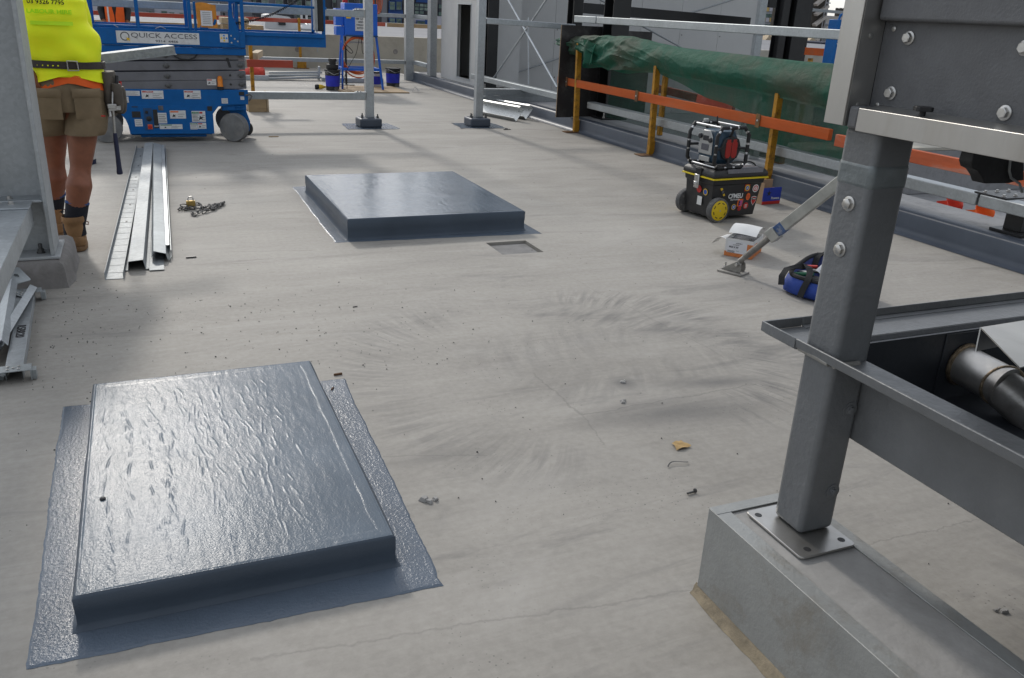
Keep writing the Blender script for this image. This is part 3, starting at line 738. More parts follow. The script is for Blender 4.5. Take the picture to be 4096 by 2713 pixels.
def girt(p, q, w, h, label, cat='steel rail', ends=(), mat='galv_light'):
    t = thing('galvanised_girt', label, cat, (Vector(p) + Vector(q)) / 2, group='galvanised girts of the screen frame')
    MB().bar(p, q, w, h).build('rail', mat, t, bevel=.007)
    for e in ends:
        e = Vector(e)
        c = MB().box(e.x - .09, e.x + .06, e.y - .04, e.y + .04, e.z + h / 2 + .001, e.z + h / 2 + .009); c.build('cleat', mat, t, bevel=.002)
        for dx in (-.06, -.02):
            mb = MB(); mb.hexn((e.x + dx, e.y, e.z + h / 2 + .009), (0, 0, 1), .011, .014); mb.build('bolt', 'bolt', t)
    return t
girt((-3.2, 11.12, 1.375), (2.66, 11.12, 1.378), .075, .082, 'upper galvanised rail passing behind the lift to the nearer post', ends=((2.62, 11.12, 1.378),))
girt((-3.2, 11.12, .385), (2.66, 11.12, .388), .085, .088, 'lower galvanised rail passing behind the lift at knee height', ends=((2.62, 11.12, .388),))
girt((4.305, 11.14, 1.365), (5.62, 11.14, 1.335), .075, .075, 'upper galvanised rail from the second post to the kerb frame', mat='galv')
girt((-3.2, 18.42, 1.298), (5.28, 18.42, 1.298), .08, .076, 'far upper galvanised rail running behind the blue power board', mat='galv')
girt((-3.2, 18.42, .37), (5.28, 18.42, .37), .09, .078, 'far lower galvanised rail in front of the parapet')
girt((5.50, 18.34, 1.30), (5.50, 17.42, 1.30), .08, .076, 'short upper rail between the corner post and the channel post')
girt((5.50, 18.34, .37), (5.50, 17.42, .37), .10, .078, 'short lower rail between the corner post and the channel post')
girt((5.56, 14.9, .375), (5.56, 11.3, .385), .12, .085, 'lower galvanised rail along the kerb behind the loose channels')
girt((5.56, 10.36, .375), (5.56, 4.26, .385), .125, .085, 'long lower galvanised rail along the kerb behind the orange planks')
girt((5.56, 4.24, .385), (5.56, -1.4, .385), .125, .085, 'near lower galvanised rail along the kerb beyond the cooling unit')
girt((5.55, 10.95, 1.443), (5.55, 10.33, 1.443), .075, .085, 'stub of upper galvanised rail beside the black column')
girt((5.55, 10.31, 1.443), (5.55, 2.5, 1.445), .075, .083, 'long upper galvanised rail above the green shade cloth')
t = thing('rail_support', 'black stub post and plate carrying the joint of the kerb rail', 'steel post', (5.7, 4.1, .175))
MB().box(5.60, 5.86, 3.92, 4.18, .177, .20).build('base_plate', 'black_steel', t, bevel=.003)
MB().box(5.66, 5.80, 3.98, 4.12, .20, .34).build('stub', 'black_steel', t, bevel=.004)
MB().box(5.51, 5.86, 4.04, 4.30, .4285, .440).build('top_plate', 'black_steel', t, bevel=.003)
for dx in (.04, .16, .28):
    for dy in (.05, .2):
        mb = MB(); mb.hexn((5.51 + dx, 4.04 + dy, .44), (0, 0, 1), .012, .016); mb.build('bolt', 'bolt', t)

# loose channels lying across the kerb, bent bracket pieces
t = thing('loose_channel', 'loose galvanised channel on top, lying across the kerb', 'steel section', (5.4, 12.65, .18), group='loose channels on the kerb')
MB().sheet([(.05, .27), (0, .27), (0, .36), (.05, .36)], (4.9, 12.6, 0), (0, 1, 0), (0, 0, 1), (1.12, .0, -.008), .004).build('section', 'galv_dull', t)
t = thing('loose_channel', 'loose galvanised channel underneath, resting on the kerb', 'steel section', (5.4, 12.65, .18), group='loose channels on the kerb')
MB().sheet([(.09, .178), (0, .178), (0, .258), (.09, .258)], (4.82, 12.55, 0), (0, 1, 0), (0, 0, 1), (1.35, .05, -.0), .004).build('section', 'galv_dull', t)
t = thing('loose_channel', 'short end of galvanised channel behind the post, under the other channels', 'steel section', (5.0, 13.0, .1), group='loose channels on the kerb')
MB().sheet([(.12, .262), (.0, .262), (0, .35), (.12, .35)], (4.84, 12.75, 0), (0, 1, 0), (0, 0, 1), (1.1, .0, -.0), .004).build('section', 'galv', t)
def zbrk(p, q, ang, label):
    p = Vector(p); q = Vector(q); d = (q - p)
    t = thing('bent_bracket', label, 'steel bracket', (p + q) / 2, group='bent brackets beside the post')
    s_ = Vector((0, 0, 1)).cross(d).normalized(); u = Vector((0, 0, 1))
    c, s2 = math.cos(ang), math.sin(ang)
    pr = [(-.17, .035), (-.115, -.03), (.0, .14), (-.05, .20), (-.075, .19)]
    pr = [(-.175, .055), (-.12, .004), (.01, .155), (-.05, .215), (-.072, .20)]
    MB().sheet(pr, p, -s_, u, d, .004).build('folded_plate', 'galv_bright', t)
    for f in (.08, .92):
        for (a, b_) in ((-.10, .028), (-.01, .132)):
            c_ = p + d * f - s_ * (a - .003) + u * (b_ + .003); MB().lathe([(.008, 0), (.008, .003)], c_, (s_ * .75 + u * .66), 10).build('hole', 'ink', t)  # black disc paints the dark of a drilled hole
    return t
zbrk((5.12, 11.62, 0), (4.86, 12.55, 0), 0, 'bent galvanised bracket nearer the post, holes at its end')
zbrk((5.36, 11.82, 0), (5.12, 12.6, 0), 0, 'bent galvanised bracket against the kerb, behind the other bracket')

# ================================================================== enclosure of insulated panels, black columns, bracing
t = thing('plant_enclosure', 'white insulated-panel enclosure with an open doorway, standing on the far kerb', 'enclosure', (6.2, 16.2, .18))
EX = 5.66
MB().box(EX, EX + .06, 16.12, 17.10, .18, 3.2).build('wall_panel', 'panel_white', t, bevel=.003)
MB().box(EX, EX + .06, 15.4, 16.115, 1.585, 3.2).build('wall_panel', 'panel_white', t, bevel=.003)
MB().box(EX, EX + .06, 15.4, 16.115, .18, .27).build('wall_panel', 'panel_white', t, bevel=.003)
MB().box(EX, EX + .06, 15.1, 15.395, .18, 3.2).build('wall_panel', 'panel_white', t, bevel=.003)
fr = MB(); fr.box(EX - .008, EX + .01, 16.10, 16.135, .25, 1.60); fr.box(EX - .008, EX + .01, 15.4, 16.10, 1.575, 1.60); fr.box(EX - .008, EX + .01, 15.4, 16.10, .25, .275); fr.box(EX - .008, EX + .01, 15.38, 15.40, .25, 1.60)
fr.build('door_frame', 'galv', t)
MB().box(EX + .061, EX + .85, 15.12, 15.15, .18, 3.2).build('end_wall_shade', 'interior_shade', t)  # dark sheet carrying the painted interior shade on the end wall
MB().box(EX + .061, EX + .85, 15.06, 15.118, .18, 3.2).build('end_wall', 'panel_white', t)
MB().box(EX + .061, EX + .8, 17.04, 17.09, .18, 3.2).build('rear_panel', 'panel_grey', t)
MB().box(EX + .8, EX + .85, 15.1, 17.09, .18, 3.2).build('inner_wall', 'interior_shade', t)
MB().box(EX + .061, EX + .8, 15.1, 17.04, .18, .22).build('floor', 'interior_shade', t)
MB().box(EX, EX + .85, 15.1, 17.1, 3.2, 3.26).build('roof', 'panel_white', t)
for z in (.62, 1.22):
    MB().lathe([(.10, 0), (.10, .01)], (EX + .798, 15.9, z), (-1, 0, 0), 14).build('vent_opening', 'ink', t)
t = thing('panel_building', 'big plant building clad in pale grey insulated panels behind the kerb', 'building', (9.6, 16.3, -.4))
WX0, WX1, WY = 6.62, 12.50, 16.0
nP = 6
for k in range(nP):
    a = WX0 + .06 + (WX1 - WX0 - .06) * k / nP; b_ = WX0 + .06 + (WX1 - WX0 - .06) * (k + 1) / nP
    MB().box(a + .002, b_ - .002, WY, WY + .08, -.4, 4.6).build('wall_panel', 'panel_grey', t, bevel=.003)
    for z in (.3, 1.2, 2.1):
        MB().lathe([(.012, 0), (.012, .006)], (a + .05, WY, z), (0, -1, 0), 8).build('screw', 'bolt_dark', t)
MB().box(WX0, WX0 + .06, WY - .002, 17.6, -.4, 4.6).build('wall_panel', 'panel_white', t, bevel=.003)
MB().box(WX1, WX1 + .08, WY - .04, WY + .2, -.4, 4.6).build('corner_trim', 'black_steel', t, bevel=.003)
MB().box(WX0, WX1, WY, 19.0, 4.6, 4.7).build('roof', 'panel_grey', t)
MB().box(WX0 + .06, WX1, 18.9, 19.0, -.4, 4.6).build('rear_wall', 'panel_grey', t)

def hcol(x, y, w, dpt, z0, z1, label, rot=False, base=True):
    t = thing('black_column', label, 'column', (x, y, z0), group='black steel columns')
    z = z0 + (.02 if base else 0)
    MB().box(x - w / 2, x + w / 2, y - dpt / 2, y - dpt / 2 + .016, z, z1).build('flange', 'black_steel', t, bevel=.003)
    MB().box(x - w / 2, x + w / 2, y + dpt / 2 - .016, y + dpt / 2, z, z1).build('flange', 'black_steel', t, bevel=.003)
    MB().box(x - .006, x + .006, y - dpt / 2 + .016, y + dpt / 2 - .016, z, z1).build('web', 'black_steel', t)
    if base:
        MB().box(x - w / 2 - .06, x + w / 2 + .06, y - dpt / 2 - .05, y + dpt / 2 + .05, z0, z0 + .02).build('base_plate', 'black_steel', t, bevel=.003)
        for sx in (-1, 1):
            mb = MB(); px = x + sx * (w / 2 + .03); mb.cyl((px, y - dpt / 2 - .025, z0 + .02), (px, y - dpt / 2 - .025, z0 + .09), .010, 10); mb.lathe([(.018, .0), (.018, .016)], (px, y - dpt / 2 - .025, z0 + .021), (0, 0, 1), 6); mb.build('anchor_bolt', 'bolt', t)
    return t
hcol(5.80, 14.75, .20, .22, .18, 4, 'black steel column beside the white enclosure doorway')
hcol(5.93, 10.52, .26, .26, .18, 4, 'black steel column standing on the kerb between the dark boards')
hcol(5.80, 11.5, .15, .20, .18, 4, 'slim black column just left of the upper rail stub')
hcol(9.86, 12.0, .14, .2, -.4, 5, 'grey-black column left in the gap beyond the panel building', base=False)
hcol(10.16, 12.0, .28, .28, -.4, 5, 'broad black column in the gap beyond the panel building', base=False)
hcol(10.50, 12.2, .14, .2, -.4, 5, 'narrow black column right in the gap beyond the panel building', base=False)
def strut(p, q, r, label, mat='galv', cat='brace rod'):
    mb = MB(); mb.cyl(p, q, r, 10); o = mb.build('brace_rod', mat); tag(o, label, cat, 'bracing rods'); return recentre(o)
strut(AX(2225, -60, 5.75), AX(1975, 312, 5.75), .014, 'bracing rod rising to the right from the kerb rail, in front of the panel building')
strut(AX(2010, -40, 5.75), AX(2228, 350, 5.75), .015, 'bright bracing rod falling to the right towards the dark board')
strut(AX(2113, 70, 5.75), AX(2114, 338, 5.75), .010, 'thin vertical rod between the crossing braces')
strut(AY(1997, 314, 15.9), AY(2240, 232, 15.9), .016, 'flat dull rod rising gently across the pale wall', 'galv_dull')
strut(AY(2400, 0, 15.5), AY(2480, 40, 15.5), .016, 'short diagonal rod left of the black column top', 'galv_dull')
strut(AY(2735, 60, 15.5), AY(2960, -10, 15.5), .02, 'diagonal rod high on the pale wall right of the column', 'galv_dull')
strut(AY(2570, 105, 15.5), AY(2725, 190, 15.5), .02, 'diagonal rod falling to the right behind the upper rail', 'galv_dull')
mb = MB().bar(AY(2330, 32, 13.2), AY(2995, 90, 13.2), .1, .16); o = tag(mb.build('steel_beam', 'black_steel', bevel=.004), 'dark horizontal beam in front of the pale panel wall', 'beam'); recentre(o)
mb = MB().bar(AY(3070, 12, 13.0), AY(3155, 22, 13.0), .1, .14); o = tag(mb.build('steel_beam', 'black_steel', bevel=.004), 'short black beam joining the columns in the gap', 'beam'); recentre(o)
mb = MB().bar(AY(3248, 40, 13.0), AY(3420, 55, 13.0), .05, .05); o = tag(mb.build('steel_beam', 'galv_dull', bevel=.004), 'thin grey rail right of the narrow black column', 'beam'); recentre(o)
t = thing('slotted_post', 'pale galvanised slotted post with a bolted plate, right of the panel building', 'steel post', (9.0, 11.5, -.4))
a = AY(3060, 0, 11.5); b_ = AY(3025, 220, 11.5)
MB().box(a.x - .10, a.x + .03, 11.46, 11.54, -.39, 4).build('channel', 'galv_light', t, bevel=.004)
MB().box(a.x - .13, a.x + .06, 11.45, 11.458, 1.33, 1.47).build('plate', 'galv_light', t, bevel=.02)
for dx, dz in ((-.07, .03), (-.01, .03), (-.07, .11), (-.01, .11)): MB().lathe([(.008, 0), (.008, .003)], (a.x + dx, 11.45, 1.33 + dz), (0, -1, 0), 8).build('hole', 'ink', t)  # hole darkness painted as a flat black disc

# dark boards leaning at the kerb
t = thing('formply_board', 'black film-faced plywood board with scuffs, nearest the bent brackets', 'board', (5.66, 10.75, .18), group='black plywood boards')
MB().box(5.235, 6.06, 10.74, 10.758, .165, 1.362).build('sheet', 'formply', t, bevel=.002)
MB().box(5.232, 5.2345, 10.7405, 10.7575, .166, 1.361).build('edge', 'ply_edge', t)
o = single(MB().box(6.08, 6.715, 10.86, 10.878, .19, 1.32), 'formply_board', 'formply', 'black plywood board behind, right of the black column', 'board', 'black plywood boards', bevel=.002)

# edge protection: yellow posts, orange planks
def ypost(x, y, h, label, z0=0.0, lean=0.0, plate=True, grp='yellow edge protection posts'):
    t = thing('yellow_post', label, 'post', (x, y, z0), group=grp)
    q = Vector((x + lean, y, z0 + h))
    MB().sheet([(-.03, .022), (-.03, -.022), (.03, -.022), (.03, .022)], (x, y, z0 + .01), (1, 0, 0), (0, 1, 0), (lean, 0, h), .006).build('upright', 'yellow_rust', t, bevel=.0015)
    if plate:
        MB().box(x - .17, x + .06, y - .08, y + .08, z0 + .004, z0 + .012).build('foot_plate', 'rust', t, bevel=.002)
        MB().box(x - .034, x + .04, y - .03, y + .03, z0 + .012, z0 + .17).build('socket', 'yellow_rust', t, bevel=.004)
    return t
ypost(5.405, 10.46, 1.15, 'rusty yellow post in front of the black plywood board', lean=-.04)
ypost(5.425, 8.56, 1.12, 'rusty yellow post in the middle, left of the radio', lean=-.03)
ypost(5.50 - .06, 6.47, 1.12, 'yellow post just right of the black tool chest', lean=-.02)
def plank(p, q, w, h, mat, label, grp='orange painted planks', clips=()):
    t = thing('painted_plank', label, 'plank', (Vector(p) + Vector(q)) / 2, group=grp)
    MB().bar(p, q, w, h).build('board', mat, t, bevel=.004)
    for c in clips:
        c = Vector(c); MB().box(c.x - .033, c.x - .024, c.y - .03, c.y + .03, c.z - .062, c.z + .062).build('bracket', 'rust', t, bevel=.002)
        mb = MB(); mb.hexn((c.x - .033, c.y, c.z), (-1, 0, 0), .008, .008); mb.build('bolt', 'bolt', t)
    return t
plank((5.375, 11.02, .64), (5.375, 5.68, .645), .044, .095, 'timber_orange', 'long orange plank between the yellow posts', clips=((5.375, 10.72, .64), (5.375, 8.86, .642), (5.375, 6.62, .644)))
plank((5.375, 5.60, .615), (5.375, 3.2, .615), .044, .098, 'timber_orange_worn', 'worn orange plank seen behind the cooling unit leg')
plank((5.47, 11.10, 1.12), (5.47, 5.4, 1.12), .044, .095, 'timber_pale', 'bare timber plank wrapped in the green shade cloth', 'timber planks')
plank((5.85, 9.2, .70), (5.80, 7.6, .66), .04, .09, 'timber_red', 'faded red plank behind the green net', 'red painted planks')
MB()
o = single(MB().box(5.92, 5.99, 6.9, 7.0, .17, .66), 'rusty_post', 'rust', 'rusty steel stump behind the radio', 'post', bevel=.004)
o = single(MB().box(5.74, 5.79, 8.9, 8.96, .178, .92), 'yellow_prop', 'yellow_rust', 'yellow upright behind the middle yellow post', 'post', bevel=.003)
t = thing('slotted_post', 'pale galvanised slotted bracket behind the radio handle', 'steel post', (5.85, 7.25, .17))
MB().box(5.82, 5.90, 7.2, 7.26, .176, .75).build('channel', 'galv_light', t, bevel=.004)

# shade cloth draped over the plank
t = thing('shade_cloth', 'green shade cloth draped over the rail behind the orange planks', 'shade cloth', (5.45, 8.3, .4))
def interp(tab, y):
    tab = sorted(tab)
    if y <= tab[0][0]: return tab[0][1]
    for (a, fa), (b_, fb) in zip(tab, tab[1:]):
        if y <= b_: return fa + (fb - fa) * (y - a) / (b_ - a)
    return tab[-1][1]
topz = [(4.6, 1.21), (5.87, 1.214), (6.35, 1.205), (7.0, 1.21), (8.18, 1.217), (8.7, 1.245), (9.28, 1.29), (9.87, 1.27), (10.17, 1.265), (10.6, 1.235), (11.08, 1.215)]
botz = [(4.6, .80), (5.85, .842), (6.45, .872), (6.93, .892), (7.6, .905), (8.4, .93), (8.7, .93), (9.3, .885), (9.9, .90), (10.3, .93), (10.7, 1.02), (11.08, 1.08)]
def cloth(u, v_):
    y = 11.09 - (11.09 - 5.15) * u
    zt = interp(topz, y); zb = interp(botz, y); bun = max(0, min(1, (y - 8.3) / 1.2))
    # cross-section: v 0 back hem, .35 top, 1 front hem
    if v_ < .32:
        f = v_ / .32; x = 5.56 - .05 * f; z = .93 + (zt - .02 - .93) * f
    elif v_ < .42:
        f = (v_ - .32) / .1; a = math.pi * f; x = 5.48 + .035 * math.cos(a) - .02 * f; z = zt - .02 + .02 * math.sin(a)
    else:
        f = (v_ - .42) / .58; z = zt - .02 + (zb - zt + .02) * f
        x = 5.425 - .075 * math.sin(math.pi * min(1, f * 1.05)) - .02 * f
        x += .018 * noise.noise(Vector((y * 1.3, f * 2, 1))) + .006 * noise.noise(Vector((y * 5, f * 4, 2)))
        wr = math.sin(y * 9 - f * (5 + 6 * bun) + 2 * noise.noise(Vector((y * 1.1, f * 1.2, 5))))
        rd = 1 - abs(noise.noise(Vector((y * 2.6 + f * 1.9, f * 2.4 - y * .6, 7)))) * 2.2; rd2 = 1 - abs(noise.noise(Vector((y * 6.1 - f * 3.0, f * 3.0, 11)))) * 2.4
        x -= (.004 + .024 * bun) * max(0, rd) ** 3 + (.002 + .006 * bun) * max(0, rd2) ** 3
        x += (.006 + .035 * bun) * wr * f + .02 * bun * noise.noise(Vector((y * 4, f * 5, 8)))
        z += .022 * bun * math.sin(y * 6 + f * 3) * f
    z += .010 * bun * noise.noise(Vector((y * 5, 0, 3)))
    return (x, y, z)
MB().grid(cloth, 420, 64).build('draped_sheet', 'shade_cloth', t, angle=80)
hem = [(4.55, .42), (5.6, .42), (6.6, .42), (7.03, .42), (7.12, .66), (7.8, .735), (8.8, .915), (9.5, .845), (10.2, .865), (10.7, .83), (11.0, .9)]
def flap(u, v_):
    y = 10.72 - (10.72 - 5.6) * u; zb = interp(hem, y) + .008 * math.sin(y * 7); zt = 1.15
    x = 5.585 + .015 * noise.noise(Vector((y * 1.4, v_ * 1.5, 4))) + .012 * math.sin(y * 3.1 + v_ * 4) * v_
    return (x, y, zt + (zb - zt) * v_)
MB().grid(flap, 150, 24).build('hanging_flap', 'shade_cloth', t, angle=80)
def low(u, v_):
    y = 10.3 - 4.6 * u
    return (5.78 + .05 * noise.noise(Vector((y * .9, v_, 9))), y, 1.0 - .78 * v_)
MB().grid(low, 100, 16).build('inner_net', 'shade_net', t, angle=80)
def knot(u, v_):
    y = 10.25 - .32 * u; zz = 1.2 - .34 * v_ * (1 - .3 * u)
    return (5.33 + .03 * math.sin(u * 9 + v_ * 3) - .02 * v_, y + .05 * math.sin(v_ * 5) * (1 - u), zz + .03 * math.sin(u * 6))
MB().grid(knot, 20, 20).build('knotted_corner', 'shade_cloth', t, angle=80)
# ================================================================== blue scissor lift
LY = 10.0                                       # near side of the machine
LW = .76
lift = thing('scissor_lift', 'blue scissor lift with grey folded arms and an extended platform', 'scissor lift', (.35, LY + .38, 0))
def lb(name, mat, x0, x1, y0, y1, z0, z1, bevel=.006, parent=None): return MB().box(x0, x1, y0, y1, z0, z1).build(name, mat, parent or lift, bevel=bevel)
mb = MB()                                        # chassis side outline with a wheel arch at each end
def arch(cx, r, a0, a1, n=8): return [(cx + r * math.cos(R(a0 + (a1 - a0) * k / n)), .15 + r * math.sin(R(a0 + (a1 - a0) * k / n))) for k in range(n + 1)]
side = [(-.70, .55), (-.70, .40), (-.62, .40)] + [(-.60, .36)] + arch(-.36, .20, 140, -10)[:-1] + [(-.15, .085), (.70, .085), (.70, .30), (.76, .375), (.90, .395), (1.08, .40), (1.085, .555)]
mb.prism(side, (0, LY, 0), (1, 0, 0), (0, 0, 1), (0, .05, 0)); mb.prism(side, (0, LY + LW - .05, 0), (1, 0, 0), (0, 0, 1), (0, .05, 0))
mb.box(-.69, 1.07, LY + .051, LY + LW - .051, .42, .54)
ch = mb.build('chassis', 'lift_blue', lift, bevel=.004)
lb('battery_box', 'lift_blue_dark', -.14, .68, LY + .052, LY + .30, .07, .40)
mb = MB(); mb.prism([(-.145, .09), (-.128, .385), (.60, .392), (.635, .375), (.622, .088)], (0, LY - .0045, 0), (1, 0, 0), (0, 0, 1), (0, .004, 0)); pan = mb.build('service_door', 'lift_blue', lift, bevel=.002)
lb('painted_guard_slot', 'ink', .645, .695, LY - .003, LY + .002, .33, .38, .001)  # black plate in place of the shaded slot opening
lb('painted_guard_slot', 'ink', -.11, -.05, LY - .006, LY - .0045, .366, .376, .001, pan)  # slot shade painted as a black plate on the door
lb('display_window', 'ink', -.115, -.03, LY - .007, LY - .0045, .26, .325, .002, pan)
lb('control_strip', 'lift_blue_dark', .0, .085, LY - .0075, LY - .0045, .13, .36, .004, pan)
for (x, z, r, mt) in ((.03, .318, .015, 'ink'), (.048, .25, .027, 'ink'), (.05, .165, .02, 'ink_red')): MB().lathe([(r, 0), (r, .010), (r * .7, .016)], (x, LY - .0075, z), (0, -1, 0), 16).build('control_knob', mt, pan)
lb('emergency_plate', 'ink_orange', .028, .074, LY - .0085, LY - .0075, .14, .19, .001, pan)
lb('button_panel', 'ink', .092, .138, LY - .007, LY - .0045, .15, .345, .002, pan)
text('STOP', .018, (.115, LY - .0085, .17), (1, 0, 0), (0, 0, 1), 'lettering', 'ink_white', pan, bold=.0006)
lb('hour_meter', 'ink_grey', .15, .20, LY - .008, LY - .0045, .335, .385, .002, pan)
def stick(x0, x1, z0, z1, head=None, lines=3, fig=0, y=None, par=None):
    y = LY - .002 if y is None else y
    s_ = lb('decal', 'white_sticker', x0, x1, y - .0012, y, z0, z1, .001, par)
    w = x1 - x0; h = z1 - z0; top = z1 - h * .08
    if head:
        hw = w * (.5 if fig else .92); MB().box(x0 + w * .04, x0 + w * .04 + hw, y - .0020, y - .0012, z1 - h * .24, top).build('decal_heading', head, s_); top = z1 - h * .28
    for k in range(lines):
        zz = top - (top - z0) * (k + .6) / (lines + .5)
        MB().box(x0 + w * (.5 if fig else .1), x0 + w * (.93 - .12 * (k % 2)), y - .0018, y - .0012, zz - h * .022, zz + h * .022).build('printed_line', 'ink_grey', s_)
    if fig:
        mb = MB(); cx = x0 + w * .25; cz = z0 + h * .36; mb.prism([(cx - h * .22, cz - h * .2), (cx - h * .05, cz + h * .2), (cx + h * .05, cz + h * .08), (cx + h * .22, cz + h * .15), (cx + h * .1, cz - h * .05), (cx + h * .2, cz - h * .2), (cx, cz - h * .1)], (0, y - .0019, 0), (1, 0, 0), (0, 0, 1), (0, .0007, 0)); mb.build('pictogram', 'ink', s_)
    return s_
stick(-.24, .015 - .03, .485, .535, None, 3)
s_ = stick(0, .215, .455, .54, 'ink_red', 3, 1); text('DANGER', .016, (.075, LY - .0043, .528), (1, 0, 0), (0, 0, 1), 'lettering', 'ink_white', s_)
s_ = stick(.42, .59, .457, .545, 'ink_red', 3, 1); text('DANGER', .015, (.47, LY - .0043, .531), (1, 0, 0), (0, 0, 1), 'lettering', 'ink_white', s_)
stick(-.24, -.13, .415, .475, None, 3)
stick(.80, .865, .41, .465, None, 4)
stick(1.0, 1.04, .45, .485, None, 2)
s_ = stick(.26, .42, .25, .335, 'ink_orange', 2, 1, LY - .0045, pan)
stick(.135, .225, .20, .31, None, 5, 0, LY - .0045, pan)
stick(-.095, -.02, .17, .245, None, 3, 0, LY - .0045, pan)
stick(.145, .375, .14, .19, 'ink_green', 2, 1, LY - .0045, pan)
s_ = stick(.48, .555, .215, .33, 'ink_green', 5, 0, LY - .0045, pan); text('NOTICE', .014, (.5175, LY - .0068, .314), (1, 0, 0), (0, 0, 1), 'lettering', 'ink_white', s_)
stick(.557, .62, .215, .33, 'ink_red', 3, 1, LY - .0045, pan)
s_ = stick(.455, .53, .135, .205, 'ink_green', 3, 0, LY - .0045, pan); text('NOTICE', .013, (.4925, LY - .0068, .195), (1, 0, 0), (0, 0, 1), 'lettering', 'ink_white', s_)
stick(.533, .62, .14, .205, 'ink_red', 2, 1, LY - .0045, pan)
def wheel(x, y, rz, name='wheel', toe=0):
    ax = Vector((math.sin(rz), -math.cos(rz), 0))
    c = Vector((x, y, .152)); w = .115
    mb = MB().lathe([(.10, 0), (.118, .004), (.146, .002), (.152, .012), (.152, w - .012), (.146, w - .002), (.118, w - .004), (.10, w)], c - ax * w / 2, ax, 40); wh = mb.build('tyre', 'tyre_grey', lift, angle=50)
    MB().lathe([(.04, w * .70), (.100, w * .72), (.104, w * .93), (.110, w * .97)], c - ax * w / 2, ax, 32).build('rim', 'wheel_dark', wh)
    MB().lathe([(.034, w * .7), (.034, w * .9), (.024, w * .98)], c - ax * w / 2, ax, 20).build('hub', 'wheel_dark', wh)
    for k in range(6):
        a = k * math.pi / 3; u = Vector((math.cos(rz), math.sin(rz), 0)); p = c + ax * (w * .24) + u * .058 * math.cos(a) + Vector((0, 0, 1)) * .058 * math.sin(a)
        MB().lathe([(.009, 0), (.009, .014)], p, ax, 6).build('wheel_nut', 'bolt', wh)
    return wh
wheel(-.37, LY + .055, 0)
wheel(.915, LY + .02, R(-32))
wheel(-.37, LY + LW - .05, 0)
wheel(.93, LY + LW - .05, R(-32))
mb = MB(); mb.box(.80, 1.06, LY + .03, LY + .18, .33, .395); mb.prism([(.86, .33), (1.06, .33), (1.10, .20), (1.085, .10), (1.03, .06), (1.0, .20)], (0, LY + .10, 0), (1, 0, 0), (0, 0, 1), (0, .05, 0)); mb.build('steer_yoke', 'lift_blue', lift, bevel=.006)
for k in range(2): MB().lathe([(.045, 0), (.045, .012)], (.98, LY + .045, .345 + .022 * k), (0, 0, 1), 16).build('yoke_washer', 'lift_blue', lift)
mb = MB().lathe([(.05, 0), (.075, .01), (.075, .045), (.05, .055)], (1.06, LY + .30, .10), (.5, -.86, 0), 20); mb.build('drive_wheel', 'rubber_black', lift)
lb('pothole_guard', 'lift_blue', -.05, .62, LY + .06, LY + .1, .045, .075)
mb = MB(); mb.tube([(1.06, LY - .005, .50), (1.10, LY - .02, .51), (1.12, LY - .02, .49), (1.10, LY - .02, .46), (1.09, LY - .01, .44)], .010, 8); mb.build('tie_down_shackle', 'chain_steel', lift)
lb('painted_lug_hole', 'ink', .985, 1.045, LY - .002, LY + .003, .495, .535, .012)  # black plate paints the shade inside the lug opening
# folded scissor arms: four slightly sloping beams, alternate sides
zs = [.565, .66, .765, .87]
for k, z in enumerate(zs):
    d = .011 if k % 2 else .011
    mb = MB(); mb.prism([(-.66, z - .045), (1.075, z - .012 + .012), (1.075, z + .095), (-.66, z + .045)], (0, LY + .02 + .004 * k, 0), (1, 0, 0), (0, 0, 1), (0, .05, 0))
    mb.prism([(-.66, z - .045), (1.075, z), (1.075, z + .095), (-.66, z + .045)], (0, LY + LW - .08, 0), (1, 0, 0), (0, 0, 1), (0, .05, 0))
    a = mb.build('scissor_arm', 'lift_grey', lift, bevel=.005)
    for x in (-.50, .272, 1.025):
        zz = z + .0 + (x + .66) * .028
        m2 = MB(); m2.lathe([(.026, 0), (.026, .012), (.018, .018)], (x, LY + .02 + .004 * k, zz), (0, -1, 0), 18); m2.box(x - .036, x + .036, LY + .010 + .004 * k, LY + .018 + .004 * k, zz - .007, zz + .007); m2.build('pivot_pin', 'bolt_dark', a)
    if k in (0, 1): MB().lathe([(.012, 0), (.012, .003)], (.91, LY + .018 + .004 * k, z + .045), (0, -1, 0), 12).build('hole', 'ink', a)  # black disc for the shaded hole, arm not pierced
MB().obox((.905, LY + .028, .835), (.014, 0, 0), (0, .002, 0), (-.012, 0, .05)).build('arm_strap', 'ink', lift)
mb = MB(); mb.tube([(.34, LY + .01, .92), (.37, LY + .0, .885), (.43, LY - .0, .86), (.50, LY, .858), (.56, LY, .88), (.59, LY + .01, .92)], .008, 8); mb.build('hydraulic_hose', 'rubber_black', lift)
bc = MB().lathe([(.030, 0), (.030, .02), (.026, .03), (.028, .075), (.022, .105), (.012, .112)], (.80, LY - .0 + .01, .585), (0, 0, 1), 18).build('beacon', 'beacon', lift)
MB().lathe([(.034, 0), (.034, .03)], (.80, LY + .01, .557), (0, 0, 1), 18).build('beacon_base', 'rubber_black', bc)
stick(.665, .76, .60, .665, 'ink_red', 2, 1, LY + .012)
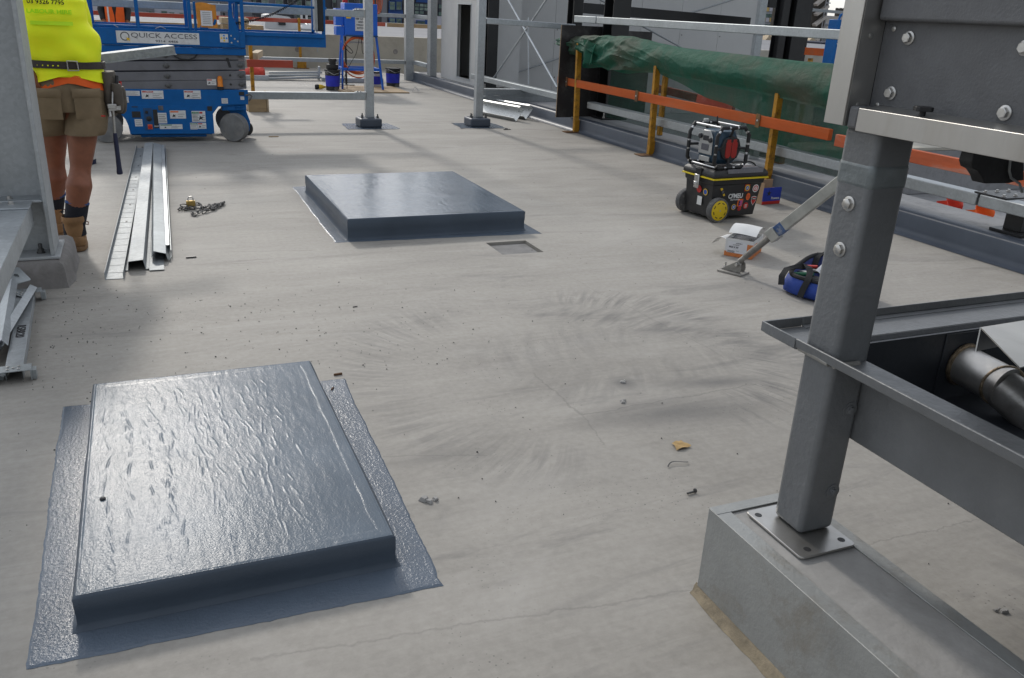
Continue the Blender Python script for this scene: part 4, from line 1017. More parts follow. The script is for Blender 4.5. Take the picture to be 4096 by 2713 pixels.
# platform: toe boards, lettered plate, guard rails
mb = MB(); mb.box(-.72, 1.09, LY - .012, LY + .012, .995, 1.155); mb.box(-.72, 1.09, LY - .005, LY + .03, .915, .985); mb.box(-.72, 1.09, LY + LW - .02, LY + LW, .915, 1.155); mb.box(-.72, -.70, LY + .013, LY + LW - .021, .95, 1.15); mb.box(-.70, 1.09, LY + .031, LY + LW - .021, .985, 1.0)
pf = mb.build('platform', 'lift_blue', lift, bevel=.005)
for x in (-.3, .02, .55, .85): MB().box(x, x + .18, LY - .016, LY - .006, .985, .9935).build('deck_slot', 'lift_blue_dark', pf)
mb = MB(); mb.box(1.02, 1.965, LY + .03, LY + .05, 1.02, 1.16); mb.box(1.02, 1.965, LY + LW - .07, LY + LW - .05, 1.02, 1.16); mb.box(1.02, 1.965, LY + .051, LY + LW - .071, 1.02, 1.04); mb.box(1.945, 1.965, LY + .0505, LY + LW - .0705, 1.0405, 1.16); mb.box(1.02, 1.95, LY + .012, LY + .029, 1.12, 1.16)
ed = mb.build('extension_deck', 'lift_blue', lift, bevel=.004)
def rail(pts, parent=lift, r=.018, name='guard_rail'):
    mb = MB()
    for p, q in zip(pts, pts[1:]): mb.bar(p, q, r * 2, r * 2)
    return mb.build(name, 'lift_blue', parent, bevel=.006)
TOPR = 1.96
for y in (LY + .02, LY + LW - .02):
    for x in (-.41, .04, .545, 1.075):
        rail([(x, y, 1.15), (x, y, TOPR)], name='guard_post')
    rail([(-.41, y, TOPR), (1.075, y, TOPR)])
    rail([(-.39, y, 1.468), (1.06, y, 1.468)], r=.015)
    rail([(-.39, y, 1.172), (.53, y, 1.172)], r=.012)
rail([(.597, LY + .02, 1.155), (.60, LY + .02, 1.44)], r=.014, name='gate_post')
for y in (LY + .05, LY + LW - .07):
    rail([(1.02, y, 1.16), (1.03, y, TOPR - .05)], name='guard_post'); rail([(1.945, y, 1.16), (1.965, y, TOPR - .05)], name='guard_post')
    rail([(1.03, y, TOPR - .05), (1.965, y, TOPR - .05)]); rail([(1.03, y, 1.445), (1.985, y, 1.432)], r=.013)
rail([(1.955, LY + .05, 1.432), (1.955, LY + LW - .07, 1.432)], r=.013)
sg = lb('lettered_plate', 'white_sticker', -.178, .622, LY - .0155, LY - .0135, 1.012, 1.128, .003, pf)
text('QUICK ACCESS', .066, (.28, LY - .0165, 1.088), (1, 0, 0), (0, 0, 1), 'lettering', 'ink_grey', sg, width=.64)
text('9314  4466', .030, (.30, LY - .0165, 1.036), (1, 0, 0), (0, 0, 1), 'lettering', 'ink_grey', sg, width=.22, bold=.0004)
mb = MB(); n = 28; rg = [[Vector((-.098 + rr * math.cos(2 * math.pi * k / n), LY - .0165 + dy, 1.076 + rr * math.sin(2 * math.pi * k / n))) for k in range(n)] for rr, dy in ((.044, 0), (.034, 0), (.034, .0008), (.044, .0008), (.044, 0))]
mb.loft(rg, cap=False); mb.build('emblem_ring', 'ink_grey', sg)
mb = MB(); mb.prism([(-.085, 1.066), (-.045, 1.052), (-.058, 1.046), (-.052, 1.034), (-.062, 1.03), (-.069, 1.041), (-.078, 1.033)], (0, LY - .0175, 0), (1, 0, 0), (0, 0, 1), (0, .0008, 0)); mb.build('emblem_arrow', 'ink_yellow', sg)
dc = lb('decal', 'white_sticker', .83, .915, LY - .0145, LY - .0125, 1.045, 1.13, .003, pf)
for (dx, dz, mt) in ((0, .026, 'ink_pale_blue'), (.026, 0, 'ink_pale_blue'), (0, -.026, 'ink_yellow'), (-.026, 0, 'ink_yellow')):
    MB().lathe([(.011, 0), (.011, .0008)], (.8725 + dx, LY - .0145, 1.0875 + dz), (0, -1, 0), 5).build('emblem_mark', mt, dc)
mb = MB(); mb.prism([(-.009, -.008), (.009, -.008), (.003, 0), (.009, .008), (-.009, .008), (-.003, 0)], (.8725, LY - .0155, 1.0875), (1, 0, 0), (0, 0, 1), (0, .0008, 0)); mb.build('emblem_mark', 'ink', dc)
mb = MB(); mb.prism([(.915, 1.02), (1.02, 1.01), (1.03, 1.16), (1.0, 1.24), (.955, 1.37), (.94, 1.385), (.93, 1.37), (.925, 1.20)], (0, LY - .022, 0), (1, 0, 0), (0, 0, 1), (0, .006, 0)); gu = mb.build('pivot_plate', 'lift_blue', lift, bevel=.002)
for (x, z) in ((.945, 1.115), (1.01, 1.06), (.98, 1.085), (.945, 1.045)): MB().lathe([(.009, 0), (.009, .005)], (x, LY - .022, z), (0, -1, 0), 10).build('plate_bolt', 'bolt', gu)
mb = MB(); mb.box(.64, .72, LY - .03, LY, 1.17, 1.21); mb.obox((.755, LY - .02, 1.215), (.03, 0, .018), (0, .012, 0), (-.006, 0, .012)); mb.obox((.79, LY - .02, 1.245), (.012, 0, .025), (0, .012, 0), (-.012, 0, .008)); mb.build('gate_latch', 'lift_blue', lift, bevel=.006)
for (x0, x1) in ((-.19, -.15), (.20, .25), (.25, .30)):
    up = .022; mb = MB(); mb.tube([(x0, LY - .015, 1.16 + (up if x0 != .20 else 0)), (x1, LY - .015, 1.16 + (0 if x0 != .20 else up))], .003, 6); mb.build('retaining_clip', 'bolt', lift)
# manual pouch, controller, coiled lead
mp = MB()
mp.grid(lambda u, v_: (.61 + .20 * u + .005 * v_, LY - .02 - .02 * math.sin(math.pi * u) * (.4 + .6 * v_), 1.425 - .235 * v_ + .01 * math.sin(u * 5) * (1 - v_)), 14, 12)
po = mp.build('document_pouch', 'manila', lift)
mp.v = []; mp.f = []
MB().grid(lambda u, v_: (.652 + .115 * u, LY - .043 - .004 * math.sin(math.pi * u), 1.355 - .15 * v_), 8, 8).build('document', 'paper', po)
for k in range(7): MB().box(.67, .75, LY - .0485, LY - .0475, 1.335 - k * .018, 1.338 - k * .018).build('printed_line', 'ink_grey', po)
cb = lb('control_box', 'rubber_black', 1.88, 1.945, LY + .02, LY + .16, 1.19, 1.62, .01)
lb('control_face', 'galv_dull', 1.85, 1.879, LY + .015, LY + .15, 1.20, 1.60, .004, cb)
pts = []
a, b_ = Vector((1.0, LY + .03, 1.24)), Vector((1.75, LY + .05, 1.56))
for k in range(260):
    f = k / 259; p = a.lerp(b_, f) + Vector((0, 0, -.06 * math.sin(math.pi * f))); an = f * 2 * math.pi * 42
    pts.append(p + Vector((.004, .012 * math.cos(an), .012 * math.sin(an))))
MB().tube(pts, .0045, 5).build('coiled_lead', 'rubber_black', lift)

# ================================================================== the galvanised screen behind: things near the parapet
t = thing('yellow_post', 'yellow post with timber ends, behind the right end of the lift', 'post', (1.5, 12.9, 0), group='yellow edge protection posts')
MB().box(1.445, 1.495, 12.88, 12.93, .01, 1.12).build('upright', 'yellow_rust', t, bevel=.003)
MB().box(1.36, 1.56, 12.82, 13.0, .0, .012).build('foot_plate', 'rust', t)
mb = MB().box(1.40, 2.03, 12.80, 12.845, .60, .70); single(mb, 'painted_plank', 'timber_red', 'short red plank end behind the lift platform', 'plank', 'red painted planks', bevel=.003)
mb = MB().obox((1.60, 13.3, .74), (.09, .42, 0), (.05, -.012, 0), (0, 0, .045)); single(mb, 'timber_offcut', 'timber_pale', 'pale timber offcut poking out behind the lift', 'timber', bevel=.003)
t = thing('timber_box', 'small plywood box standing on the deck under the rail', 'timber', (1.5, 12.8, 0))
MB().box(1.37, 1.62, 12.7, 12.95, 0, .25).build('side', 'timber', t, bevel=.003); MB().box(1.625, 1.65, 12.69, 12.96, 0, .27).build('end_panel', 'timber_pale', t, bevel=.003)
# ================================================================== people
def ell(c, rx, ry, n=28, rot=0.0, tilt=0.0, sq=1.0):
    c = Vector(c); out = []
    for k in range(n):
        a = 2 * math.pi * k / n; ca, sa = math.cos(a), math.sin(a)
        x = rx * math.copysign(abs(ca) ** sq, ca); y = ry * math.copysign(abs(sa) ** sq, sa)
        xr = x * math.cos(rot) - y * math.sin(rot); yr = x * math.sin(rot) + y * math.cos(rot)
        out.append(c + Vector((xr, yr, tilt * xr)))
    return out
def limb(mb, pts, rr, n=16):
    # closed tapering limb for the remeshed body
    mb.tube(pts, rr, n)
def body(name_parts, parent, mat, vox=.011):
    o = name_parts.build('body', mat, parent, local=True)
    md = o.modifiers.new('remesh', 'REMESH'); md.mode = 'VOXEL'; md.voxel_size = vox; md.use_smooth_shade = True
    md = o.modifiers.new('smooth', 'SMOOTH'); md.iterations = 6; md.factor = .5
    return o
# --- worker in the yellow shirt, seen from behind. Local frame: +Y is where he faces, feet at z 0
W = thing('person', 'worker in yellow hi-vis shirt and khaki shorts with a tool belt, seen from behind', 'person', mat4=Matrix.Translation((-.415, 5.78, 0)) @ Matrix.Rotation(R(3), 4, 'Z') @ Matrix.Diagonal((1.13, 1.1, 1.0, 1)))
mb = MB()
def leg(hip, knee, ank, toe):
    h, k, a = Vector(hip), Vector(knee), Vector(ank)
    m1 = h.lerp(k, .5); c1 = k.lerp(a, .28) + Vector((0, -.022, 0)); c2 = k.lerp(a, .6) + Vector((0, -.006, 0))
    mb.tube([h, h.lerp(k, .25), m1, h.lerp(k, .85), k, k.lerp(a, .12), c1, c2, k.lerp(a, .85), a, a + Vector((0, .0, -.05))], [.085, .086, .078, .062, .053, .054, .068, .054, .036, .035, .042], 18)
    mb.tube([a + Vector((0, -.05, -.055)), a + Vector((0, .02, -.05)), Vector(toe) + Vector((0, -.05, 0)), Vector(toe)], [.034, .04, .036, .026], 12)
RK = dict(hip=(.085, .02, .90), knee=(.026, -.03, .50), ank=(-.045, -.09, .125), toe=(-.035, .10, .045))
LK = dict(hip=(-.075, .06, .90), knee=(-.10, .16, .51), ank=(-.155, .24, .125), toe=(-.19, .42, .045))
leg(**RK); leg(**LK)
tor = [((.015, .04, .86), .150, .105), ((.015, .04, .95), .165, .115), ((.01, .045, 1.05), .150, .105), ((-.005, .05, 1.16), .145, .10), ((-.02, .065, 1.28), .165, .105), ((-.035, .085, 1.38), .175, .105), ((-.04, .10, 1.46), .165, .09), ((-.04, .11, 1.52), .09, .06)]
mb.loft([ell(c, a, b_) for c, a, b_ in tor])
mb.tube([(-.04, .11, 1.48), (-.042, .125, 1.56), (-.045, .14, 1.62)], [.062, .056, .058], 14)
hc = Vector((-.045, .155, 1.69))
mb.loft([ell(hc + Vector((0, y, z)), a, b_, 20) for z, y, a, b_ in ((-.12, .03, .03, .035), (-.10, .02, .055, .06), (-.05, .005, .072, .085), (0, 0, .077, .096), (.05, -.005, .074, .092), (.09, -.008, .055, .07), (.115, -.01, .02, .03))])
mb.tube([hc + Vector((0, .095, .005)), hc + Vector((0, .118, -.025)), hc + Vector((0, .10, -.035))], [.012, .017, .012], 8)      # nose
for sx in (-1, 1): mb.tube([hc + Vector((sx * .076, -.005, -.03)), hc + Vector((sx * .088, -.012, .0)), hc + Vector((sx * .078, -.005, .025))], [.012, .018, .012], 8)   # ears
def arm(sh, el, wr, fwd):
    s_, e, w = Vector(sh), Vector(el), Vector(wr); mb.tube([s_, s_.lerp(e, .3), s_.lerp(e, .8), e, e.lerp(w, .25), e.lerp(w, .8), w], [.058, .054, .045, .042, .044, .032, .027], 14)
    f = Vector(fwd).normalized(); sd_ = f.cross(Vector((0, 0, 1))).normalized(); upv = sd_.cross(f)
    p0 = w + f * .045; mb.loft([[w + sd_ * .024 * math.cos(a) + upv * .018 * math.sin(a) for a in [2 * math.pi * k / 12 for k in range(12)]], [p0 + sd_ * .042 * math.cos(a) + upv * .018 * math.sin(a) for a in [2 * math.pi * k / 12 for k in range(12)]], [w + f * .09 + sd_ * .040 * math.cos(a) + upv * .014 * math.sin(a) for a in [2 * math.pi * k / 12 for k in range(12)]]])
    for k, (o_, L) in enumerate(((-.03, .058), (-.010, .068), (.010, .064), (.029, .05))):
        b0 = w + f * .085 + sd_ * o_; b1 = b0 + f * L * .5 - upv * .012; b2 = b1 + f * L * .22 - upv * .028; mb.tube([b0, b1, b2], [.0095, .009, .008], 8)
    b0 = w + f * .03 + sd_ * .036; mb.tube([b0, b0 + sd_ * .02 + f * .025 - upv * .01, b0 + sd_ * .018 + f * .05 - upv * .03], [.011, .010, .009], 8)
arm((.085, .12, 1.42), (.095, .27, 1.21), (.08, .47, 1.13), (-.2, 1, .05))
arm((-.20, .11, 1.43), (-.27, .24, 1.20), (-.20, .44, 1.14), (.1, 1, .05))
body(mb, W, 'skin')
# hair
mb = MB(); mb.loft([ell(hc + Vector((0, -.018 + y, z)), a, b_, 20) for z, y, a, b_ in ((-.05, -.02, .07, .07), (0, -.01, .082, .09), (.05, -.006, .08, .094), (.095, -.008, .06, .072), (.122, -.01, .02, .03))]); mb.build('hair', 'hair', W, local=True)
# shorts: two lofted legs and a seat
def wr(p, s1, amp, k=9): return p + (Vector((p.x, p.y, 0)) - Vector((0, .04, 0))).normalized() * amp * (noise.noise(Vector((p.x * k + s1, p.y * k, p.z * k * .8))))
mb = MB()
rows = [((.015, .045, 1.055), .176, .125), ((.018, .043, 1.0), .186, .135), ((.018, .04, .94), .190, .142), ((.012, .04, .88), .188, .142), ((.008, .042, .825), .182, .138)]
mb.loft([[wr(p, 3, .012) for p in ell(c, a, b_, 40, 0, 0, .9)] for c, a, b_ in rows], cap=False)
seat = mb
def shortleg(cx, rows, s1, tilt):
    mb = MB(); rg = []
    for (x, y, z), a, b_ in rows: rg.append([wr(p, s1, .014, 10) for p in ell((x, y, z), a, b_, 32, 0, tilt)])
    inn = [[Vector((x, y, z)) + (p - Vector((x, y, z))) * .93 for p in r_] for r_, ((x, y, z), a, b_) in zip(rg[::-1], rows[::-1])][:2]
    mb.loft(rg + inn, cap=False); return mb
R_ = shortleg(.1, [((.098, .035, .90), .098, .128), ((.096, .025, .83), .102, .126), ((.086, .01, .77), .105, .122), ((.074, -.005, .715), .106, .118), ((.066, -.012, .69), .102, .114)], 6, -.02)
L_ = shortleg(-.1, [((-.08, .05, .90), .102, .126), ((-.085, .065, .83), .102, .122), ((-.088, .085, .77), .104, .116), ((-.092, .10, .715), .106, .112), ((-.095, .108, .675), .102, .108)], 9, .06)
sh = seat.build('shorts', 'khaki', W, local=True, angle=80); R_.build('shorts_leg', 'khaki', sh, local=True, angle=80); L_.build('shorts_leg', 'khaki', sh, local=True, angle=80)
def patch(cx, cz, w, h, par, mat, out=.012, curve=.118, z2=None):
    # patch pocket on the back of the shorts, following the seat
    def f(u, v_):
        x = cx + (u - .5) * w; z = cz + (.5 - v_) * h
        k = 1 - ((x - .02) / .235) ** 2
        y = .04 - .15 * math.sqrt(max(.02, k)) - out * math.sin(math.pi * min(.97, max(.03, u))) ** .35 * math.sin(math.pi * min(.97, max(.04, v_))) ** .3
        return (x, y, z)
    return MB().grid(f, 12, 10).build('back_pocket', mat, par, local=True, angle=60)
for cx in (-.085, .100):
    patch(cx, .865, .125, .155, sh, 'khaki', .014); patch(cx, .935, .135, .055, sh, 'khaki', .022)
MB().box(.155, .175, -.128, -.116, .805, .812).build('pocket_label', 'ink_red', sh, local=True)
# shirt with folds, hanging below the belt; orange inner tail
mb = MB(); rg = []
rows = [((.02, .04, .985), .196, .143), ((.02, .04, 1.03), .187, .135), ((.02, .04, 1.07), .176, .122), ((.017, .04, 1.095), .174, .120), ((.01, .045, 1.15), .186, .134), ((.0, .05, 1.24), .190, .140), ((-.02, .07, 1.34), .176, .134), ((-.035, .09, 1.43), .168, .122), ((-.04, .105, 1.48), .142, .10), ((-.04, .115, 1.525), .092, .072), ((-.041, .12, 1.55), .072, .066)]
NSH = 72
def shirt_ring(c, a, b_):
    out = []
    for p in ell(c, a, b_, NSH, 0, 0, .88):
        f = math.sin((p.x * 15 - p.z * 22)) * .009 + .014 * noise.noise(Vector((p.x * 7 + p.z * 5, p.y * 7, p.z * 4))) + .004 * math.sin(p.x * 40 + p.z * 20 + 3 * noise.noise(p * 5))
        k = 1 if 1.1 < p.z < 1.45 else .6
        d = (p - Vector(c)).normalized(); out.append(p + d * f * k)
    return out
import bisect
def rowat(z):
    zs_ = [r_[0][2] for r_ in rows]; i = min(max(bisect.bisect(zs_, z) - 1, 0), len(rows) - 2); f = (z - zs_[i]) / (zs_[i + 1] - zs_[i]); f = f * f * (3 - 2 * f)
    return (tuple(rows[i][0][k] + (rows[i + 1][0][k] - rows[i][0][k]) * f for k in range(3)), rows[i][1] + (rows[i + 1][1] - rows[i][1]) * f, rows[i][2] + (rows[i + 1][2] - rows[i][2]) * f)
zz = [.985 + (1.55 - .985) * k / 44 for k in range(45)]
rg = [shirt_ring(*[(rowat(z)[0][0], rowat(z)[0][1], z), rowat(z)[1], rowat(z)[2]]) for z in zz]
for i, p in enumerate(rg[0]):                   # uneven tail: rides up at the middle of the back
    back = max(0, -(p.y - .04) / .14); up = back * .055 * max(0, 1 - abs(p.x - .03) / .17)
    for j in range(3): rg[j][i] = rg[j][i] + Vector((0, 0, up * (1 - j / 3)))
mb.loft(rg, cap=False); shirt = mb.build('shirt', 'hivis', W, local=True, angle=80)
def sleeve(sh_, el, sg):
    mb = MB(); s_, e = Vector(sh_), Vector(el); mb.tube([s_ + Vector((-sg * .05, 0, .01)), s_, s_.lerp(e, .35), s_.lerp(e, .75), s_.lerp(e, .95)], [.075, .088, .086, .082, .084], 22, cap=False); mb.build('sleeve', 'hivis', shirt, local=True, angle=80)
sleeve((.080, .12, 1.41), (.095, .27, 1.21), 1); sleeve((-.20, .11, 1.42), (-.27, .24, 1.20), -1)
mb = MB(); mb.loft([[p + Vector((0, 0, -.042 + .05 * max(0, -(p.y - .04) / .14) * max(0, 1 - abs(p.x - .03) / .17))) for p in ell((.02, .04, z), a, b_, 48, 0, 0, .88)] for z, a, b_ in ((.985, .192, .139), (1.03, .184, .131), (1.06, .176, .122))], cap=False); mb.build('shirt_tail', 'hivis_orange', shirt, local=True, angle=80)
def back_y(x, z):
    c, a, b_ = rowat(z); k = max(.02, 1 - (abs((x - c[0]) / a)) ** 2.2); return c[1] - b_ * k ** (1 / 2.2) - .014
def shirt_print(s, size, x, z, mat, width=None, bold=.0):
    o = text(s, size, (0, 0, 0), (1, 0, 0), (0, 1, 0), 'shirt_lettering', mat, shirt, width, .0004, bold)
    me = o.data; inv = WM[shirt.name]
    for v_ in me.vertices:
        q = inv @ v_.co; v_.co = Vector((x + q.x, back_y(x + q.x, z + q.y), z + q.y)) 
    return o
shirt_print('03 9326 7795', .032, -.03, 1.425, 'ink', .165, .0007)
shirt_print('LABOUR HIRE', .030, -.02, 1.375, 'hivis_print', .20, .001)
mb = MB(); mb.grid(lambda u, v_: (-.11 + .19 * u, back_y(-.11 + .19 * u, 1.325 - .02 * v_), 1.325 - .02 * v_), 16, 2); mb.build('shirt_print', 'hivis_print', shirt, local=True)
# belt, pouches
bl = MB(); bl.loft([ell((.018, .04, z), a, b_, 48, 0, -.02, .9) for z, a, b_ in ((1.068, .184, .132), (1.070, .190, .138), (1.108, .190, .138), (1.110, .184, .132))], cap=False); belt = bl.build('tool_belt', 'leather_dark', W, local=True, angle=40)
bx = MB(); bx.tube([(.03, -.108, 1.062), (.03, -.110, 1.115), (.075, -.105, 1.113), (.078, -.103, 1.062)], .004, 6, loop=True); bx.build('buckle', 'bolt', belt, local=True)
for k in range(5):
    x = -.105 + k * .023; MB().lathe([(.004, 0), (.004, .002)], (x, .04 - .138 * math.sqrt(1 - ((x - .018) / .19) ** 2) - .003, 1.087), (0, -1, 0), 8).build('punched_hole', 'hivis', belt, local=True)
def pouch(parent, c, ax, w, h, d, mat, name):
    ax = Vector(ax).normalized(); sd_ = ax.cross(Vector((0, 0, 1))).normalized(); mb = MB(); rg = []
    for f, k in ((0, .85), (.15, 1), (.6, 1.02), (.9, .86), (1.0, .6)):
        z = -h * f; rg.append([Vector(c) + Vector((0, 0, z)) + sd_ * (w / 2 * k * math.cos(a)) + ax * (d / 2 * k * (math.sin(a) + .6)) for a in [2 * math.pi * i / 16 for i in range(16)]])
    mb.loft(rg); return mb.build(name, mat, parent, local=True, angle=60)
p1_ = pouch(belt, (.198, .03, 1.05), (1, -.25, 0), .17, .26, .07, 'pouch', 'nail_pouch')
pouch(p1_, (.235, -.03, .985), (1, -.5, 0), .07, .17, .05, 'pouch', 'small_pocket'); pouch(p1_, (.245, .05, .96), (1, .1, 0), .09, .16, .06, 'pouch', 'small_pocket')
MB().tube([(.255, -.02, 1.03), (.245, -.035, .93)], .009, 8).build('marker_pen', 'ink', p1_, local=True)
MB().tube([(.27, .0, .995), (.262, -.01, .93)], .007, 8).build('pencil', 'ink_red', p1_, local=True)
MB().tube([(.225, -.06, .94), (.215, -.075, .86), (.225, -.08, .85), (.24, -.075, .84)], .004, 6).build('wire_hook', 'bolt', p1_, local=True)
mb = MB(); mb.obox((.225, -.055, .845), (.03, 0, .004), (0, .02, 0), (0, 0, .012)); mb.tube([(.20, -.06, .835), (.20, -.075, .80)], .008, 8); mb.build('hammer_loop', 'bolt', p1_, local=True)
mb = MB(); mb.prism([(-.025, 0), (.022, 0), (.03, -.16), (.02, -.20), (-.01, -.205), (-.025, -.16)], (-.155, -.075, 1.055), (.9, -.42, .12), (-.25, -.1, .96), (.012, .02, 0)); mb.build('knife_sheath', 'leather_tan', belt, local=True, bevel=.004)
# socks and boots
def foot(K, yaw):
    a = Vector(K['ank']); toe = Vector(K['toe']); f = (toe - a); f.z = 0; f.normalize(); sd_ = f.cross(Vector((0, 0, 1)))
    kn = Vector(K['knee'])
    mb = MB(); q = a.lerp(kn, .48); mb.tube([a + Vector((0, 0, -.03)), a + Vector((0, 0, .03)), a.lerp(kn, .25), a.lerp(kn, .42)], [.056, .055, .055, .058], 20); so = mb.build('sock', 'sock', W, local=True)
    mb = MB(); mb.tube([a.lerp(kn, .41), a.lerp(kn, .45)], [.060, .060], 20); mb.build('sock_band', 'sock_blue', so, local=True)
    def bring(cf, z, rx, ryf, ryb):
        out = []
        for k in range(24):
            an = 2 * math.pi * k / 24; ca, sa = math.cos(an), math.sin(an)
            out.append(Vector((a.x, a.y, 0)) + f * (cf + (ryf if sa > 0 else ryb) * math.copysign(abs(sa) ** .8, sa)) + sd_ * rx * math.copysign(abs(ca) ** .8, ca) + Vector((0, 0, z)))
        return out
    mb = MB(); mb.loft([bring(.03, .028, .047, .155, .085), bring(.03, .05, .049, .16, .088), bring(.025, .085, .047, .135, .082), bring(.012, .115, .047, .085, .074), bring(.004, .15, .050, .062, .068), bring(0, .172, .049, .058, .064), bring(0, .182, .056, .064, .070), bring(0, .205, .057, .064, .070), bring(0, .217, .053, .059, .066), bring(0, .205, .048, .052, .056), bring(0, .15, .045, .05, .05)], cap=False)
    bo = mb.build('boot', 'boot', W, local=True, angle=60)
    mb = MB(); mb.loft([bring(.03, .002, .047, .158, .090), bring(.03, .006, .051, .164, .094), bring(.03, .024, .051, .165, .094), bring(.03, .032, .048, .16, .090)]); mb.build('boot_sole', 'boot_sole', bo, local=True, angle=40)
    mb = MB(); mb.loft([bring(-.02, .04, .049, .02, .0515 - .012), bring(-.02, .06, .051, .02, .0505 - .008), bring(-.02, .085, .046, .02, .047 - .006), bring(-.02, .098, .03, .01, .044 - .006)]); 
    mb.build('heel_cap', 'boot', bo, local=True, angle=60)
    mb = MB(); mb.tube([Vector((a.x, a.y, .175)) + sd_ * .05 + f * .03, Vector((a.x, a.y, .165)) + sd_ * .07 + f * .02, Vector((a.x, a.y, .15)) + sd_ * .068 + f * .015, Vector((a.x, a.y, .155)) + sd_ * .052 + f * .02], .0035, 6); mb.build('lace_loop', 'leather_tan', bo, local=True)
foot(RK, 0); foot(LK, 0)
# hammer hanging from his belt
hx = Vector((-.15, 5.72, .80))
t = thing('claw_hammer', 'hammer with a navy grip hanging from the worker\'s tool belt', 'hammer', hx)
mb = MB(); mb.tube([(-.165, 5.72, .86), (-.172, 5.72, .70)], .007, 10); mb.build('shaft', 'bolt', t)
mb = MB(); mb.loft([ell((-.172 - .0 * f, 5.72, z), a, b_, 14) for f, z, a, b_ in ((0, .70, .010, .012), (0, .66, .014, .017), (0, .58, .013, .015), (0, .49, .015, .019), (0, .462, .018, .023), (0, .452, .016, .021))]); mb.build('grip', 'navy', t)
mb = MB(); mb.box(-.195, -.145, 5.70, 5.735, .845, .872); mb.build('head', 'bolt', t, bevel=.004)
# channel piece the worker carries under his arm
a, b_ = AY(240, 232, 6.35), AY(1010 * .3826 + 300, 490 * .3826, 6.62)
a = AY(180, 262, 6.28); b_ = b_ + Vector((0, 0, -.022)); d = b_ - a
t = thing('carried_channel', 'bright steel channel carried at the worker\'s side, pointing right', 'steel section', a)
s_ = d.cross(Vector((0, 0, 1))).normalized(); u_ = s_.cross(d).normalized()
MB().sheet([(-.055, .012), (-.055, .03), (-.0, .03), (.0, .02), (.012, .02), (.012, .03), (.045, .03), (.045, -.02), (.06, -.026)], a, s_ , u_, d, .003).build('section', 'galv_new', t)

# --- second person beyond the lift: orange vest over dark jumper
c = AY(462, 80, 19.3)
P2 = thing('person', 'person in an orange vest over a dark jumper, standing beyond the lift', 'person', (c.x, 19.3, 0), R(180))
mb = MB()
for sx in (-1, 1):
    mb.tube([(sx * .09, 0, .88), (sx * .095, .02, .50), (sx * .10, 0, .10)], [.088, .062, .045], 14); mb.tube([(sx * .10, -.05, .05), (sx * .10, .08, .05), (sx * .10, .17, .04)], [.042, .045, .032], 10)
mb.loft([ell((0, 0, z), a, b_, 24) for z, a, b_ in ((.82, .15, .10), (.95, .165, .115), (1.10, .15, .105), (1.25, .18, .115), (1.36, .185, .105), (1.42, .15, .085), (1.46, .07, .055))])
mb.tube([(0, .01, 1.43), (0, .03, 1.50), (0, .045, 1.54)], [.06, .055, .055], 12)
hc2 = Vector((0, .06, 1.60))
mb.loft([ell(hc2 + Vector((0, y, z)), a, b_, 18) for z, y, a, b_ in ((-.115, .04, .03, .03), (-.09, .025, .055, .058), (-.04, .005, .07, .085), (.01, 0, .076, .094), (.06, -.005, .07, .088), (.10, -.01, .03, .04))])
mb.tube([hc2 + Vector((0, .09, .0)), hc2 + Vector((0, .115, -.03)), hc2 + Vector((0, .095, -.04))], [.011, .016, .011], 8)
for sx in (-1, 1):
    mb.tube([(sx * .17, 0, 1.38), (sx * .235, -.01, 1.16), (sx * .215, .10, .96)], [.058, .05, .032], 12)
    w = Vector((sx * .215, .10, .96)); f = Vector((-.1 * sx, .5, -.85)).normalized(); sd_ = f.cross(Vector((1, 0, 0))).normalized()
    mb.tube([w, w + f * .05, w + f * .09], [.028, .035, .028], 10)
    for k in range(4): b0 = w + f * .085 + sd_ * (k - 1.5) * .018; mb.tube([b0, b0 + f * .04, b0 + f * .06 + Vector((0, -.015, -.01))], [.009, .0085, .007], 6)
    mb.tube([w + f * .03 + sd_ * .03, w + f * .07 + sd_ * .05], [.011, .009], 6)
body(mb, P2, 'skin', .014)
mb = MB(); mb.loft([ell((0, 0, z), a, b_, 30) for z, a, b_ in ((.88, .18, .13), (1.0, .178, .128), (1.12, .172, .122), (1.26, .198, .132), (1.36, .205, .122), (1.425, .165, .10), (1.455, .085, .075))], cap=False)
for sx in (-1, 1): mb.tube([(sx * .15, 0, 1.385), (sx * .19, 0, 1.32), (sx * .243, -.01, 1.16), (sx * .222, .09, .98)], [.07, .072, .062, .045], 14)
mb.build('jumper', 'jumper_dark', P2, local=True, angle=70)
def vest(side):
    def f(u, v_):
        z = 1.43 - .50 * v_; half = .025 + .085 * min(1, v_ * 1.6) if False else None
        x_in = .085 - .075 * min(1, v_ * 1.35); x_out = .15 if z > 1.25 else .17
        x = side * (x_in + (x_out - x_in) * u); yy = .14 * math.sqrt(max(.05, 1 - (x / .225) ** 2)) - .02 * max(0, (z - 1.33) / .1)
        return (x, yy + .004, z)
    return MB().grid(f, 8, 14).build('vest', 'hivis_orange', P2, local=True)
v1 = vest(1); v2 = vest(-1)
MB().grid(lambda u, v_: (.10 + .03 * u, .14 * math.sqrt(1 - ((.10 + .03 * u) / .225) ** 2) + .008 - .02 * max(0, (1.42 - .48 * v_ - 1.33) / .1), 1.42 - .48 * v_), 2, 12).build('reflective_strip', 'paper', v1, local=True)
MB().grid(lambda u, v_: (-.19 + .38 * u, -.135 * math.sqrt(max(.05, 1 - ((-.19 + .38 * u) / .225) ** 2)) - .004, 1.42 - .5 * v_), 12, 8).build('vest', 'hivis_orange', P2, local=True)
mb = MB(); mb.loft([ell((0, 0, .91), .17, .125, 24), ell((0, 0, .82), .18, .13, 24)], cap=False)
for sx in (-1, 1): mb.tube([(sx * .09, 0, .86), (sx * .095, .02, .5), (sx * .10, 0, .06)], [.098, .08, .07], 16)
